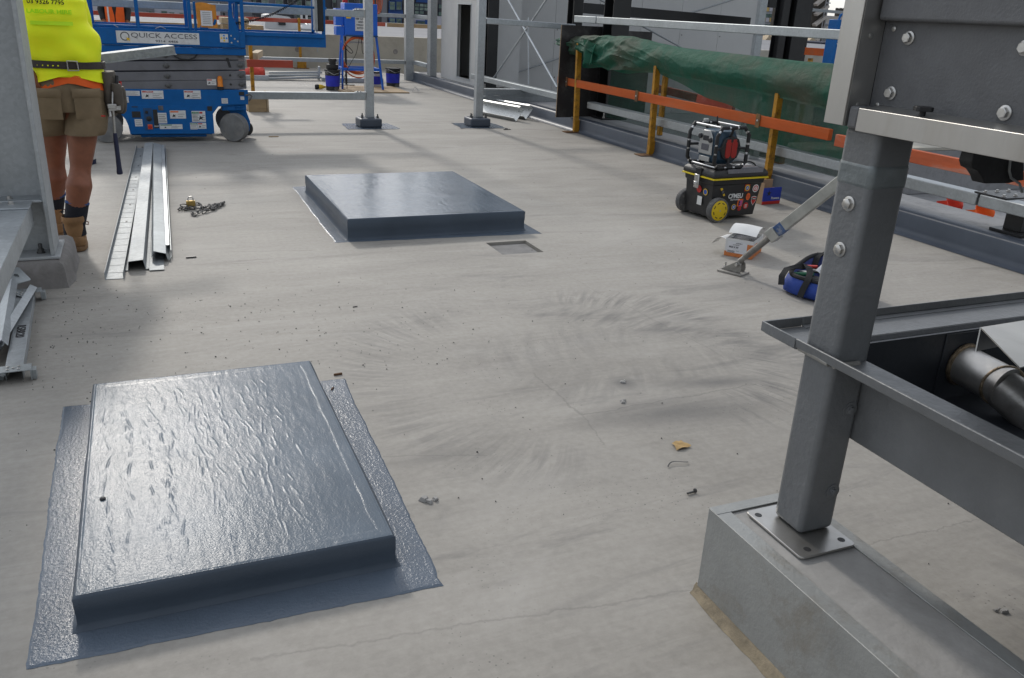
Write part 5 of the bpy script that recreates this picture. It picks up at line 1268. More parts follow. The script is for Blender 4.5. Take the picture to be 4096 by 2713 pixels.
mb.build('trousers', 'navy', P2, local=True)
for sx in (-1, 1): MB().loft([ell((sx * .10, .04, .002), .052, .14, 18), ell((sx * .10, .04, .05), .054, .14, 18), ell((sx * .10, .01, .10), .052, .09, 18)]).build('boot', 'boot', P2, local=True)
mb = MB(); mb.lathe([(.125, 0), (.128, .008), (.105, .012), (.108, .03), (.10, .075), (.07, .115), (.02, .128)], hc2 + Vector((0, .0, .02)), (0, .12, 1), 24); mb.build('hard_hat', 'ink_white', P2, local=True)
# ================================================================== around the power board
t = thing('power_board', 'blue temporary power board on a splayed blue stand, sign on its door', 'power board', (3.75, 16.2, 0))
MB().box(3.50, 4.10, 16.08, 16.42, .935, 1.50).build('cabinet', 'board_blue', t, bevel=.01)
MB().box(3.35, 3.498, 16.12, 16.34, .95, 1.10).build('outlet_box', 'board_blue', t, bevel=.006)
MB().box(3.352, 3.498, 16.16, 16.36, 1.115, 1.40).build('outlet_box', 'board_blue', t, bevel=.006)
MB().box(3.505, 4.10, 16.05, 16.079, .94, .965).build('drip_edge', 'lift_blue_dark', t, bevel=.003)
sg = MB().box(3.685, 3.895, 16.072, 16.079, 1.035, 1.42).build('notice_plate', 'white_sticker', t, bevel=.002)
for k, s in enumerate(('KEEP CLOSED', 'LEADS', 'THROUGH', 'BOTTOM')): text(s, .034, (3.79, 16.0705, 1.240 - .052 * k), (1, 0, 0), (0, 0, 1), 'lettering', 'ink', sg, bold=.0012, width=(.19 if k == 0 else None))
MB().box(3.525, 3.61, 16.073, 16.079, 1.24, 1.285).build('warning_label', 'ink_yellow', t)
for (tx, ty, bx, by) in ((3.46, 16.12, 3.41, 16.0), (3.50, 16.4, 3.47, 16.62), (4.08, 16.12, 4.17, 16.0), (4.06, 16.4, 4.12, 16.62)):
    mb = MB(); mb.bar((tx, ty, .95), (bx, by, .012), .035, .035); mb.build('leg', 'board_blue', t, bevel=.006)
for z in (.37,):
    f = 1 - z / .95
    mb = MB(); mb.bar((3.44, 16.05, z), (4.14, 16.05, z), .03, .05); mb.bar((3.48, 16.53, z), (4.10, 16.53, z), .03, .05); mb.bar((3.44, 16.05, z), (3.48, 16.53, z), .03, .04); mb.bar((4.14, 16.05, z), (4.10, 16.53, z), .03, .04); mb.build('cross_rail', 'board_blue', t, bevel=.004)
MB().bar((3.47, 16.3, .83), (4.1, 16.3, .83), .02, .03).build('cable_bar', 'galv_light', t)
def lead(pts, r, mat, label=None):
    P = [Vector(p) for p in pts]; out = []
    for i in range(len(P) - 1):
        p0, p1, p2, p3 = P[max(0, i - 1)], P[i], P[i + 1], P[min(len(P) - 1, i + 2)]
        for k in range(8):
            f = k / 8; out.append(.5 * ((2 * p1) + (p2 - p0) * f + (2 * p0 - 5 * p1 + 4 * p2 - p3) * f * f + (3 * p1 - p0 - 3 * p2 + p3) * f ** 3))
    out.append(P[-1]); return MB().tube(out, r, 8)
q = lambda a, b_: AY(1250 + a * .2551, b_ * .2551, 15.98)
lead([q(500, 585), q(520, 690), q(600, 770), q(632, 820), q(600, 835), q(540, 780), q(490, 700)], .006, 'x').build('lead', 'rubber_black', t)
lead([q(735, 585), q(715, 700), q(680, 850), q(600, 990), q(520, 1150), q(480, 1300), q(470, 1390), q(520, 1400)], .005, 'x').build('lead', 'rubber_black', t)
lead([q(760, 590), q(775, 700), q(780, 800), q(800, 845), q(845, 840)], .006, 'x').build('lead', 'rubber_black', t)
lead([q(400, 1150), q(460, 1180), q(510, 1240), q(540, 1330), q(540, 1400)], .005, 'x').build('lead', 'rubber_black', t)
mb = MB()
for k in range(3):
    rr = .30 + .012 * k; pts = [Vector((3.72 + .012 * k + rr * .93 * math.cos(a), 16.10 + .02 * k + .03 * math.sin(2 * a), .62 - .02 * k + rr * math.sin(a) * (1.0 if k < 2 else 1.12))) for a in [2 * math.pi * i / 48 for i in range(48)]]
    mb.tube(pts, .017 if k < 2 else .012, 8, loop=True)
o = tag(mb.build('hose_coil', 'hose_orange'), 'coil of orange cable hung on the power board stand', 'cable coil'); recentre(o)
mb = MB(); rgn = random.Random(4)
for k in range(5):
    cx = 4.62 + .02 * k; rx = .07 + .02 * k; rz_ = .30 + .03 * rgn.random()
    pts = [Vector((cx + rx * math.cos(a) * .6, 18.33 + .01 * k, 1.62 + rz_ * math.sin(a))) for a in [2 * math.pi * i / 32 for i in range(32)]]
    mb.tube(pts, .008, 6, loop=True)
o = tag(mb.build('hose_coil', 'hose_orange'), 'thin orange lead hanging in loops from the far upper rail', 'cable coil'); recentre(o)
o = single(MB().box(3.30, 4.55, 15.55, 16.75, 0.002, .02), 'plywood_sheet', 'timber', 'plywood sheet on the deck under the power board stand', 'board', bevel=.002)
# buckets
def bucket(x, y, r, h, label, cols, stack=False):
    t = thing('paint_bucket', label, 'bucket', (x, y, 0), group='waterproofing buckets')
    z = [0, .22, .78, 1.0]
    for (a, b_, mt, nm) in ((0, .2, cols[0], 'lower_band'), (.2, .72, cols[1], 'label_band'), (.72, 1.0, cols[2], 'upper_band')):
        ra, rb = r * (.88 + .12 * a), r * (.88 + .12 * b_)
        MB().lathe([(ra, h * a + .001), (rb, h * b_ - .001)], (x, y, 0), (0, 0, 1), 28).build(nm, mt, t)
    mb = MB(); n = 28; mb.loft([[Vector((x + rr * math.cos(2 * math.pi * k / n), y + rr * math.sin(2 * math.pi * k / n), zz)) for k in range(n)] for rr, zz in ((r, h - .03), (r * 1.05, h - .025), (r * 1.05, h + .004), (r * .98, h + .004), (r * .96, h - .02))], cap=False); mb.build('rim', 'plastic_black', t)
    mb = MB(); mb.tube([Vector((x - r * 1.04, y, h - .04)), Vector((x - r * .8, y - r * .7, h - .02)), Vector((x, y - r * 1.08, h - .08)), Vector((x + r * .8, y - r * .7, h - .05)), Vector((x + r * 1.04, y, h - .04))], .004, 6); mb.build('bail_handle', 'bolt', t)
    return t
b1 = bucket(3.235, 16.02, .135, .36, 'blue and black bucket with tubs stacked on it, left of the power board', ('bucket_black', 'bucket_blue', 'bucket_black'))
MB().lathe([(.105, .366), (.11, .375), (.105, .45)], (3.24, 16.03, 0), (0, 0, 1), 22).build('stacked_tub', 'plastic_black', b1)
MB().lathe([(.06, .45), (.062, .50), (.075, .505), (.075, .55)], (3.245, 16.03, 0), (0, 0, 1), 22).build('stacked_tub', 'plastic_black', b1)
bucket(4.62, 16.95, .145, .345, 'open blue and black bucket right of the power board', ('bucket_black', 'bucket_blue', 'bucket_black'))
bucket(4.22, 16.7, .10, .29, 'white paint pail behind the stand leg', ('bucket_white', 'bucket_blue', 'bucket_white'))
bucket(-.525, 8.75, .085, .22, 'small white pail behind the worker\'s legs', ('navy', 'bucket_white', 'navy'))
t = thing('cable_plug', 'yellow and black cable plug lying on the deck left of the buckets', 'plug', (2.98, 16.1, 0))
MB().lathe([(.04, 0), (.045, .02), (.045, .06), (.035, .075)], (2.93, 16.12, .048), (1, -.15, 0), 18).build('cap', 'rubber_black', t)
MB().lathe([(.044, 0), (.04, .05), (.022, .09), (.012, .12)], (3.004, 16.11, .048), (1, -.15, 0), 18).build('plug_body', 'ink_yellow', t)
# bundle of struts beyond
t = thing('strut_bundle', 'bundle of flat galvanised struts lying near the parapet', 'steel struts', (2.7, 18.2, 0))
for k, (x0, x1, y0, y1, z) in enumerate(((2.35, 3.40, 17.9, 18.0, .03), (2.3, 3.35, 18.1, 18.0, .075), (2.4, 3.45, 18.2, 18.1, .12), (1.95, 2.9, 18.0, 18.15, .05))):
    MB().bar((x0, y0, z), (x1, y1, z + .03), .08, .035).build('strut', 'galv_light', t, bevel=.003)
MB().obox((3.38, 18.1, .14), (.02, 0, .0), (0, .05, 0), (.01, 0, .13)).build('end_plate', 'galv', t, bevel=.003)
t = thing('red_tarp', 'crumpled red plastic bundle among the struts near the parapet', 'plastic sheet', (2.05, 18.15, 0))
mb = MB(); mb.loft([[wr(p, 2, .09, 4) for p in ell((x, 18.12, .12), .01, a, 16)] if False else [Vector((x, 18.12 + a * math.cos(t_) * .9, max(.004, .10 + a * math.sin(t_) + .03 * noise.noise(Vector((x * 9, t_ * 2, 0)))))) for t_ in [2 * math.pi * k / 16 for k in range(16)]] for x, a in ((1.80, .05), (1.95, .10), (2.08, .15), (2.2, .13), (2.27, .17), (2.31, .10))]); mb.build('bundle', 'plastic_red', t, angle=30)
single(MB().box(1.82, 2.35, 17.85, 18.0, .002, .09), 'steel_box_section', 'galv', 'short box section in front of the red bundle', 'steel section', bevel=.004)
t = thing('loose_section', 'pair of galvanised sections on the deck behind the stand', 'steel section', (4.0, 18.0, 0))
MB().box(3.46, 4.6, 17.6, 17.72, .002, .09).build('section', 'galv', t, bevel=.004); MB().box(3.40, 4.62, 17.85, 17.95, .002, .07).build('section', 'galv_light', t, bevel=.004)
t = thing('bent_offcut', 'small bent steel offcut on the deck near the far kerb', 'steel scrap', (4.75, 15.8, 0))
MB().sheet([(0, .01), (.05, .10), (.12, .02), (.16, .06)], (4.68, 15.8, 0), (1, 0, 0), (0, 0, 1), (.02, .06, 0), .004).build('strip', 'galv_light', t)
# planks and posts of the far edge protection
plank((-3, 21.3, 1.05), (5.62, 21.3, 1.055), .045, .09, 'timber_red', 'long red plank above the far parapet', 'red painted planks')
plank((5.66, 21.28, 1.05), (8.6, 21.28, 1.045), .045, .09, 'timber', 'rusty yellow-brown plank continuing above the far parapet', 'timber planks')
plank((-3, 20.6, .86), (2.06, 20.6, .87), .045, .12, 'timber', 'brown scaffold plank low behind the lift rails', 'timber planks')
mb = MB().obox((2.0, 20.3, 1.03), (.28, 0, 0), (0, .3, 0), (0, 0, .06)); single(mb, 'timber_offcut', 'timber_pale', 'pale timber block on the plank behind the coiled lead', 'timber', bevel=.004)
mb = MB().obox((2.15, 20.2, .90), (.42, 0, 0), (0, .3, 0), (0, 0, .055)); single(mb, 'timber_offcut', 'timber', 'brown timber block under the pale block', 'timber', bevel=.004)
for (u, lab) in ((1205, 'yellow post at the parapet, right of the lift extension'), (505, 'yellow post at the parapet, beside the orange-vested person'), (770, 'yellow post at the parapet, behind the lift notice pouch')):
    p = AY(u, 270, 21.2)
    t = thing('yellow_post', lab, 'post', (p.x, 21.2, 0), group='yellow edge protection posts')
    MB().box(p.x - .03, p.x + .03, 21.22, 21.265, .0, 1.12).build('upright', 'yellow_rust', t, bevel=.003)
    MB().box(p.x - .17, p.x + .17, 21.1, 21.3, .0, .015).build('foot_plate', 'rust', t)
    MB().box(p.x - .09, p.x + .12, 21.17, 21.22, .015, .19).build('socket', 'yellow_rust', t, bevel=.004)
p = AY(1270, 200, 20.9); single(MB().bar((p.x, 20.9, .40), (p.x, 20.9, 1.3), .03, .03, (0, 1, 0)), 'thin_post', 'galv_light', 'thin galvanised upright in front of the parapet', 'steel post', bevel=.003)
# low equipment seen above the parapet
t = thing('work_light', 'red-topped black work light standing behind the power board', 'work light', (3.6, 17.1, 0))
p = AY(1378, 20, 17.1)
MB().tube([(p.x, 17.1, .01), (p.x, 17.1, 1.40)], .02, 10).build('stem', 'rubber_black', t); MB().box(p.x - .045, p.x + .06, 17.05, 17.15, 1.38, 1.50).build('housing', 'rubber_black', t, bevel=.01); MB().box(p.x - .035, p.x + .05, 17.04, 17.14, 1.502, 1.58).build('cover', 'ink_red', t, bevel=.012)
MB().lathe([(.16, 0), (.16, .012)], (p.x, 17.1, 0.001), (0, 0, 1), 18).build('foot', 'rubber_black', t)
# ================================================================== tool chest, radio and the things round them
TB = Matrix.Translation((4.06, 5.455, 0)) @ Matrix.Rotation(R(4.5), 4, 'Z')
t = thing('tool_chest', 'black wheeled tool chest with yellow trim and union stickers, radio on its lid', 'tool chest', mat4=TB)
L, D, Hh = .575, .385, .40
def trect(x0, x1, y0, y1, z): return [Vector((x0, y0, z)), Vector((x1, y0, z)), Vector((x1, y1, z)), Vector((x0, y1, z))]
mb = MB(); mb.loft([trect(.045, .50, .035, .35, .03), trect(.03, .535, .022, .362, .29), trect(.022, .545, .014, .37, .295), trect(.018, .548, .010, .374, .335)]); body_ = mb.build('tub', 'plastic_black', t, local=True, bevel=.012, seg=3)
mb = MB(); mb.loft([trect(.0, .57, -.008, .392, .336), trect(.0, .57, -.008, .392, .346), trect(.004, .566, -.004, .388, .347), trect(.004, .566, -.004, .388, .348)]); mb.build('trim_band', 'trim_yellow', t, local=True, bevel=.003)
mb = MB(); mb.loft([trect(.002, .568, -.006, .39, .3485), trect(.004, .566, -.004, .388, .385), trect(.03, .545, .022, .365, .412)]); lid = mb.build('lid', 'plastic_black', t, local=True, bevel=.012, seg=3)
mb = MB(); mb.loft([trect(.14, .50, .035, .15, .408), trect(.145, .495, .04, .145, .421)]); mb.build('organiser_cover', 'clear_lid', lid, local=True, bevel=.004)
mb = MB(); mb.prism([(.13, .418), (.14, .385), (.50, .385), (.505, .418)], (0, -.0075, 0), (1, 0, 0), (0, 0, 1), (0, .003, 0)); mb.build('organiser_front', 'clear_lid', lid, local=True)
text('STANLEY', .035, (.44, .26, .4132), (1, 0, 0), (0, 1, 0), 'lettering', 'ink_white', lid) if False else None
mb = MB().box(.40, .54, .17, .23, .4105, .4135); mb.build('lid_label', 'ink_white', lid, local=True)
mb = MB(); mb.obox((-.009, .185, .30), (.006, 0, 0), (0, .028, 0), (0, 0, .055)); lt = mb.build('latch', 'bolt', t, local=True, bevel=.006)
mb = MB(); mb.obox((-.018, .185, .285), (.006, 0, 0), (0, .018, 0), (0, 0, .012)); mb.build('latch_hasp', 'aluminium', lt, local=True, bevel=.003)
mb = MB(); mb.box(-.006, .03, .15, .222, .345, .405); mb.build('latch_recess', 'rubber_black', t, local=True, bevel=.004)
def cwheel(x, y, out):
    mb = MB(); n = 36; ax = Vector((0, out, 0)); c = Vector((x, y, .098))
    mb.lathe([(.078, 0), (.095, .002), (.098, .010), (.098, .042), (.095, .050), (.083, .052), (.082, .045)], c, ax, 40); w = mb.build('wheel_tyre', 'tyre_dirty', t, local=True)
    mb = MB(); mb.lathe([(.081, .030), (.081, .049), (.070, .053), (.030, .056), (.010, .057)], c, ax, 40); hb = mb.build('wheel_hub', 'hub_yellow', w, local=True)
    for k in range(8):
        a = 2 * math.pi * k / 8 + .3; p = c + ax * .0535 + Vector((math.cos(a), 0, math.sin(a))) * .061; tg = Vector((-math.sin(a), 0, math.cos(a))); rd = Vector((math.cos(a), 0, math.sin(a)))
        MB().obox(p, tg * .012, rd * .0035, Vector((0, .002, 0))).build('hub_slot', 'rubber_black', hb, local=True)
    MB().lathe([(.006, .056), (.006, .060)], c, ax, 10).build('axle_cap', 'bolt', hb, local=True)
    return w
cwheel(.085, .025, -1); cwheel(.085, .37, 1)
# stickers on the long side (y small) and on the end
def onface(x, z): return Vector((x, .0335 - (z - .03) * .05 - .0015, z))
ey = Vector((0, -.05, 1)).normalized(); en = Vector((0, -1, -.05)).normalized()
def disc(x, z, r, mat, par, d=0.0, n=22, sq=1.0):
    c = onface(x, z) + en * d; mb = MB(); ex = Vector((1, 0, 0)); mb.loft([[c + en * k + ex * r * sq * math.cos(2 * math.pi * i / n) + ey * r * math.sin(2 * math.pi * i / n) for i in range(n)] for k in (0, .0008)]); return mb.build('sticker', mat, par, local=True)
def quad(x, z, w, h, mat, par, d=0.0, rot=0.0):
    c = onface(x, z) + en * d; ex = Vector((1, 0, 0)); a = (ex * math.cos(rot) + ey * math.sin(rot)); b_ = (-ex * math.sin(rot) + ey * math.cos(rot)); mb = MB(); mb.obox(c, a * w / 2, b_ * h / 2, en * .0006); return mb.build('sticker', mat, par, local=True)
def ftext(s, size, x, z, mat, par, d=.0016, width=None, bold=0):
    o = onface(x, z) + en * d; m4 = TB; return text(s, size, m4 @ o, m4.to_3x3() @ Vector((1, 0, 0)), m4.to_3x3() @ ey, 'lettering', mat, par, width, .0003, bold)
ftext('CFMEU', .052, .275, .195, 'ink_white', body_, .001, .15, .0018); ftext('VICTORIA', .014, .275, .165, 'ink_white', body_, .001, .10, .0005)
s1 = disc(.475, .250, .032, 'ink_white', body_); disc(.475, .250, .024, 'ink_red', s1, .001); disc(.475, .250, .016, 'ink_white', s1, .0018); quad(.475, .250, .007, .022, 'ink_red', s1, .0026)
s1 = quad(.385, .258, .052, .056, 'ink_red', body_); disc(.385, .258, .026, 'ink_yellow', s1, .001); disc(.385, .258, .018, 'ink_blue', s1, .0018); quad(.385, .258, .032, .004, 'ink_white', s1, .0026, R(45)); quad(.385, .258, .032, .004, 'ink_white', s1, .0026, R(-45))
s1 = disc(.41, .185, .030, 'ink_orange', body_, 0, 22, .75); 
for k in range(3): quad(.41, .195 - .012 * k, .028, .004, 'ink_red', s1, .001)
s1 = quad(.335, .138, .056, .062, 'ink_orange', body_, 0, R(-4)); quad(.328, .135, .018, .04, 'ink', s1, .001); 
for k in range(3): quad(.343, .150 - .016 * k, .03, .008, 'ink_purple', s1, .0014, R(8))
s1 = disc(.402, .110, .027, 'ink_red', body_); 
for k in range(3): quad(.402, .118 - .010 * k, .026, .004, 'ink_white', s1, .001)
s1 = disc(.275, .105, .024, 'ink_yellow', body_); disc(.275, .105, .019, 'ink_blue', s1, .001); quad(.275, .105, .032, .004, 'ink_white', s1, .0018, R(45)); quad(.275, .105, .032, .004, 'ink_white', s1, .0018, R(-45))
s1 = disc(.338, .090, .019, 'ink_red', body_); quad(.338, .09, .022, .004, 'ink_grey', s1, .001, R(40))
c = onface(.475, .150); mb = MB(); sh_ = [(-.026, .03), (0, .036), (.026, .03), (.024, -.01), (0, -.042), (-.024, -.01)]; mb.prism(sh_, c, Vector((1, 0, 0)), ey, en * .0008); s1 = mb.build('sticker', 'ink_white', body_, local=True)
mb = MB(); mb.prism([(a * .86, b_ * .86) for a, b_ in sh_], c + en * .001, Vector((1, 0, 0)), ey, en * .0006); s2 = mb.build('sticker_field', 'ink_red', s1, local=True); quad(.475, .164, .044, .016, 'ink', s1, .002)
ftext('CFMEU', .012, .475, .164, 'ink_white', s1, .0032, .036, .0003)
mb = MB(); mb.prism([(-.032, .03), (-.01, .034), (.03, -.03), (.012, -.034)], onface(.135, .235), Vector((1, 0, 0)), ey, en * .0008); s1 = mb.build('sticker', 'ink_yellow', body_, local=True); disc(.135, .235, .019, 'ink', s1, .001); disc(.135, .235, .012, 'ink_grey', s1, .0018)
def edisc(y, z, r, mat, par, d=0.0):
    c = Vector((.042 - (z - .03) * .06 - .002 - d, y, z)); mb = MB(); mb.lathe([(r, 0), (r, .0008)], c, (-1, 0, -.06), 20); return mb.build('sticker', mat, par, local=True)
s1 = edisc(.185, .235, .030, 'ink_red', body_); s1b = edisc(.105, .225, .027, 'ink_yellow', body_); edisc(.105, .225, .020, 'ink_blue', s1b, .001)
mb = MB(); mb.obox((.036 - .008, .165, .145), (.0006, 0, 0), (0, .028, 0), (.0, 0, .035)); s1 = mb.build('sticker', 'ink_white', body_, local=True); edisc(.165, .145, .02, 'ink', s1, .001)

# jobsite radio in a roll cage
RM = TB @ Matrix.Translation((.005, .035, .4125))
rad = thing('jobsite_radio', 'black and navy jobsite radio with silver roll bars standing on the tool chest', 'radio', mat4=RM)
RX, RY, RH = .345, .33, .335
def octring(x0, x1, y0, y1, z, c): return [Vector((x0 + c, y0, z)), Vector((x1 - c, y0, z)), Vector((x1, y0 + c, z)), Vector((x1, y1 - c, z)), Vector((x1 - c, y1, z)), Vector((x0 + c, y1, z)), Vector((x0, y1 - c, z)), Vector((x0, y0 + c, z))]
mb = MB(); mb.loft([octring(.085, .27, .07, .27, .03, .03), octring(.05, .30, .045, .29, .07, .045), octring(.05, .30, .045, .29, .22, .045), octring(.075, .275, .06, .275, .285, .04)]); case = mb.build('case', 'radio_blue', rad, local=True, bevel=.006)
mb = MB(); mb.lathe([(.10, 0), (.105, .012), (.10, .02)], (.19, .046, .155), (0, -1, 0), 8); sp_ = mb.build('speaker_panel', 'plastic_black', rad, local=True, bevel=.004)
mb = MB()
for x0 in (.132, .193):
    mb.prism([(0, .02), (0, .125), (.008, .13), (.008, .15), (.045, .15), (.045, .13), (.056, .125), (.056, .02), (.045, .015), (.045, .005), (.01, .005), (.01, .015)], (x0, .022, .078), (1, 0, 0), (0, 0, 1), (0, .006, 0))
mb.build('power_cover', 'radio_red', sp_, local=True, bevel=.003)
fp = MB(); fp.prism([(.08, .10), (.24, .10), (.235, .235), (.20, .285), (.12, .285), (.085, .235)], (.046, 0, 0), (0, 1, 0), (0, 0, 1), (-.008, 0, 0)); fpo = fp.build('control_panel', 'radio_silver', rad, local=True, bevel=.004)
for (y, z, r) in ((.10, .215, .020), (.225, .235, .020)): MB().lathe([(r, 0), (r, .012), (r * .8, .016)], (.037, y, z), (-1, 0, 0), 16).build('knob', 'ink', fpo, local=True)
MB().box(.034, .038, .13, .195, .205, .245).build('display', 'ink', fpo, local=True, bevel=.002); MB().box(.034, .038, .12, .205, .13, .18).build('keypad', 'ink_grey', fpo, local=True, bevel=.002)
MB().box(.036, .046, .10, .22, .045, .085).build('speaker_grille', 'radio_silver', rad, local=True, bevel=.003)
text('BOSCH', .018, RM @ Vector((.0485, .165, .105)), RM.to_3x3() @ Vector((0, -1, 0)), RM.to_3x3() @ Vector((0, 0, 1)), 'lettering', 'ink_red', case, bold=.0005)
def cage(y):
    P = [(.05, .012), (.012, .055), (.012, .255), (.055, .322), (.28, .322), (.33, .265), (.33, .055), (.285, .012)]
    pts = [Vector((x, y, z)) for x, z in P]
    mb = MB(); mb.tube(pts, .0095, 10, loop=True); bar_ = mb.build('roll_bar', 'aluminium', rad, local=True)
    for i in range(len(pts)):
        a, b_, c_ = pts[i - 1], pts[i], pts[(i + 1) % len(pts)]
        if i % 2 == 0 or True:
            MB().tube([b_ + (a - b_).normalized() * min(.06, (a - b_).length * .36), b_, b_ + (c_ - b_).normalized() * min(.06, (c_ - b_).length * .36)], .0155, 10).build('rubber_corner', 'rubber_black', bar_, local=True)
    for (a, b_) in ((pts[1], pts[2]), (pts[5], pts[6]), (pts[3], pts[4]), (pts[7], pts[0])):
        m_ = (a + b_) / 2; d_ = (b_ - a).normalized(); MB().tube([m_ - d_ * .028, m_ + d_ * .028], .0155, 10).build('rubber_sleeve', 'rubber_black', bar_, local=True)
        inn = Vector((.175, y, .165)); MB().tube([m_, m_.lerp(inn, .45) + Vector((0, .03 if y < .1 else -.03, 0))], .011, 8).build('mount_arm', 'rubber_black', bar_, local=True)
cage(.0); cage(.335)
for (x, z) in ((.055, .322), (.28, .322), (.05, .012), (.285, .012)): MB().tube([(x, .02, z), (x, .315, z)], .0085, 10).build('cross_bar', 'aluminium', rad, local=True)
MB().lathe([(.02, 0), (.024, .012), (.02, .03)], (.15, .32, .325), (0, 0, 1), 16).build('aerial_knob', 'radio_silver', rad, local=True); MB().tube([(.25, .30, .31), (.245, .30, .375)], .005, 8).build('aerial', 'rubber_black', rad, local=True)
o = lead([TB @ Vector(p) for p in ((.35, .25, .425), (.46, .24, .428), (.55, .21, .43), (.60, .19, .40), (.625, .19, .33), (.60, .2, .27), (.56, .2, .28))], .006, 'x').build('power_lead', 'rubber_black'); tag(o, 'black curly power lead of the radio over the chest edge', 'cable'); recentre(o)

# blue and red screw carton beside the chest
c = Vector((5.08, 5.95, 0)); t = thing('screw_carton', 'small blue and red fastener carton with a torn edge beside the tool chest', 'carton', c, R(5))
MB().box(-.10, .11, 0, .006, .03, .15).build('front', 'box_blue', t, local=True); MB().box(-.10, .11, -.0005, .0065, .002, .03).build('front_band', 'ink_red', t, local=True)
mb = MB(); mb.box(-.10, -.094, .0065, .12, .002, .19); mb.box(.104, .11, .0065, .12, .002, .13); mb.box(-.094, .104, .114, .12, .002, .20); mb.box(-.094, .104, .0065, .1135, .002, .008); mb.build('carton_walls', 'carton', t, local=True)
mb = MB(); mb.prism([(.04, .145), (.11, .15), (.105, .125)], (0, .0005, 0), (1, 0, 0), (0, 0, 1), (0, .004, 0)); mb.build('torn_flap', 'box_blue', t, local=True)
text('Powers', .032, WM[t.name] @ Vector((.045, -.002, .055)), (1, .087, 0), (0, 0, 1), 'lettering', 'ink_white', t, bold=.0006)
mb = MB(); star = []
for k in range(10): a = math.pi / 2 + k * math.pi / 5; rr = .03 if k % 2 == 0 else .012; star.append((rr * math.cos(a), rr * math.sin(a)))
mb.prism(star, (-.035, -.001, .10), (1, 0, 0), (0, 0, 1), (0, .0008, 0)); mb.build('star_mark', 'ink', t, local=True)
MB().box(-.13, -.105, .0, .10, .002, .36).build('board_offcut', 'ink_white', t, local=True) if False else None

# bolt carton, lid open
CM = Matrix.Translation((3.60, 4.60, 0)) @ Matrix.Rotation(R(-68), 4, 'Z')
t = thing('bolt_carton', 'open white and orange bolt carton with a printed M20 X 50 label', 'carton', mat4=Matrix.Translation((3.592, 4.595, 0)) @ Matrix.Rotation(R(-52), 4, 'Z'))
w_, d_, h_ = .19, .27, .125
mb = MB(); mb.box(0, w_, 0, .004, .002, h_); mb.box(0, w_, d_ - .004, d_, .002, h_); mb.box(0, .004, .0045, d_ - .0045, .002, h_); mb.box(w_ - .004, w_, .0045, d_ - .0045, .002, h_); mb.box(.0045, w_ - .0045, .0045, d_ - .0045, .002, .006); mb.build('carton_walls', 'carton_white', t, local=True)
MB().box(.0045, w_ - .0045, .0045, d_ - .0045, .09, .10).build('plastic_liner', 'clear_lid', t, local=True)
for (x0, x1, y0, y1, z0, z1) in ((-.001, w_ + .001, -.001, .0, .002, .035), (w_, w_ + .001, 0, d_, .002, .03), (.14, w_ + .001, -.0015, -.0005, .035, .10), (w_ + .0005, w_ + .0015, 0, .10, .03, .10)): MB().box(x0, x1, y0, y1, z0, z1).build('printed_band', 'carton_orange', t, local=True)
lb_ = MB().box(.015, .150, -.0025, -.0012, .028, .105).build('label', 'paper', t, local=True)
def ctext(s, size, x, z, width=None, bold=0): return text(s, size, WM[t.name] @ Vector((x, -.0032, z)), WM[t.name].to_3x3() @ Vector((1, 0, 0)), (0, 0, 1), 'lettering', 'ink', lb_, width, .0003, bold)
ctext('ASSEMBLY', .010, .095, .097); ctext('CLASS 8.8', .010, .075, .085); ctext('M20 X 50', .016, .06, .068, None, .0004); ctext('50 pcs', .008, .09, .045)
for k in range(4): MB().box(.02, .07, -.0031, -.0025, .030 + k * .004, .0315 + k * .004).build('printed_line', 'ink', lb_, local=True)
MB().grid(lambda u, v_: (w_ * 1.0 * u + .01, d_ * (1 - v_ * .98) - .0, h_ + .085 * math.sin(math.pi * (.15 + .62 * v_)) - .02 * v_ + .004 * math.sin(u * 4)), 8, 14).build('open_flap', 'carton_white', t, local=True, angle=80)
MB().grid(lambda u, v_: (-.0 - .10 * u + .02 * v_, .01 + .12 * v_, h_ - .015 - .045 * u + .03 * math.sin(math.pi * u) ), 8, 6).build('open_flap', 'carton_white', t, local=True, angle=80)

# push-pull prop with screw jack and shoe
F = Vector((3.395, 4.225, .045)); Dp = Vector((.26, -.54, .66)).normalized()
t = thing('push_pull_prop', 'worn galvanised push-pull prop leaning over the deck, screw foot on a cast shoe', 'prop', (3.40, 4.22, 0))
S_ = Dp.cross(Vector((0, 0, 1))).normalized(); U_ = S_.cross(Dp)
p0 = F + Dp * .05; mb = MB(); mb.cyl(p0, F + Dp * .34, .017, 14)
mb.build('screw', 'prop_cast', t)
for k in range(24): c_ = F + Dp * (.10 + .0098 * k); MB().tube([c_ - Dp * .0025, c_ + Dp * .0025], .0205, 14).build('thread', 'prop_cast', t)
mb = MB(); mb.obox(F + Dp * .345, Dp * .03, S_ * .040, U_ * .040); mb.build('nut_collar', 'prop_galv', t, bevel=.004)
mb = MB(); mb.obox(F + Dp * .85, Dp * .475, S_ * .032, U_ * .032); tb = mb.build('tube', 'prop_galv', t, bevel=.004)
mb = MB(); mb.obox(F + Dp * .405, Dp * .028, S_ * .0326, U_ * .0326); mb.build('blue_paint_band', 'worn_blue', tb, bevel=.002)
for k in (.62, .95): MB().lathe([(.010, 0), (.010, .002)], F + Dp * (k + .1) - S_ * .0322, -S_, 12).build('painted_pin_hole', 'ink', tb)  # black disc paints the dark inside, tube not pierced
hd = Vector((Dp.x, Dp.y, 0)).normalized(); hs_ = Vector((-hd.y, hd.x, 0))
mb = MB(); mb.obox(F + Vector((0, 0, -.038)) , hd * .085, hs_ * .06, Vector((0, 0, .0065))); sh0 = mb.build('shoe_plate', 'prop_cast', t, bevel=.003)
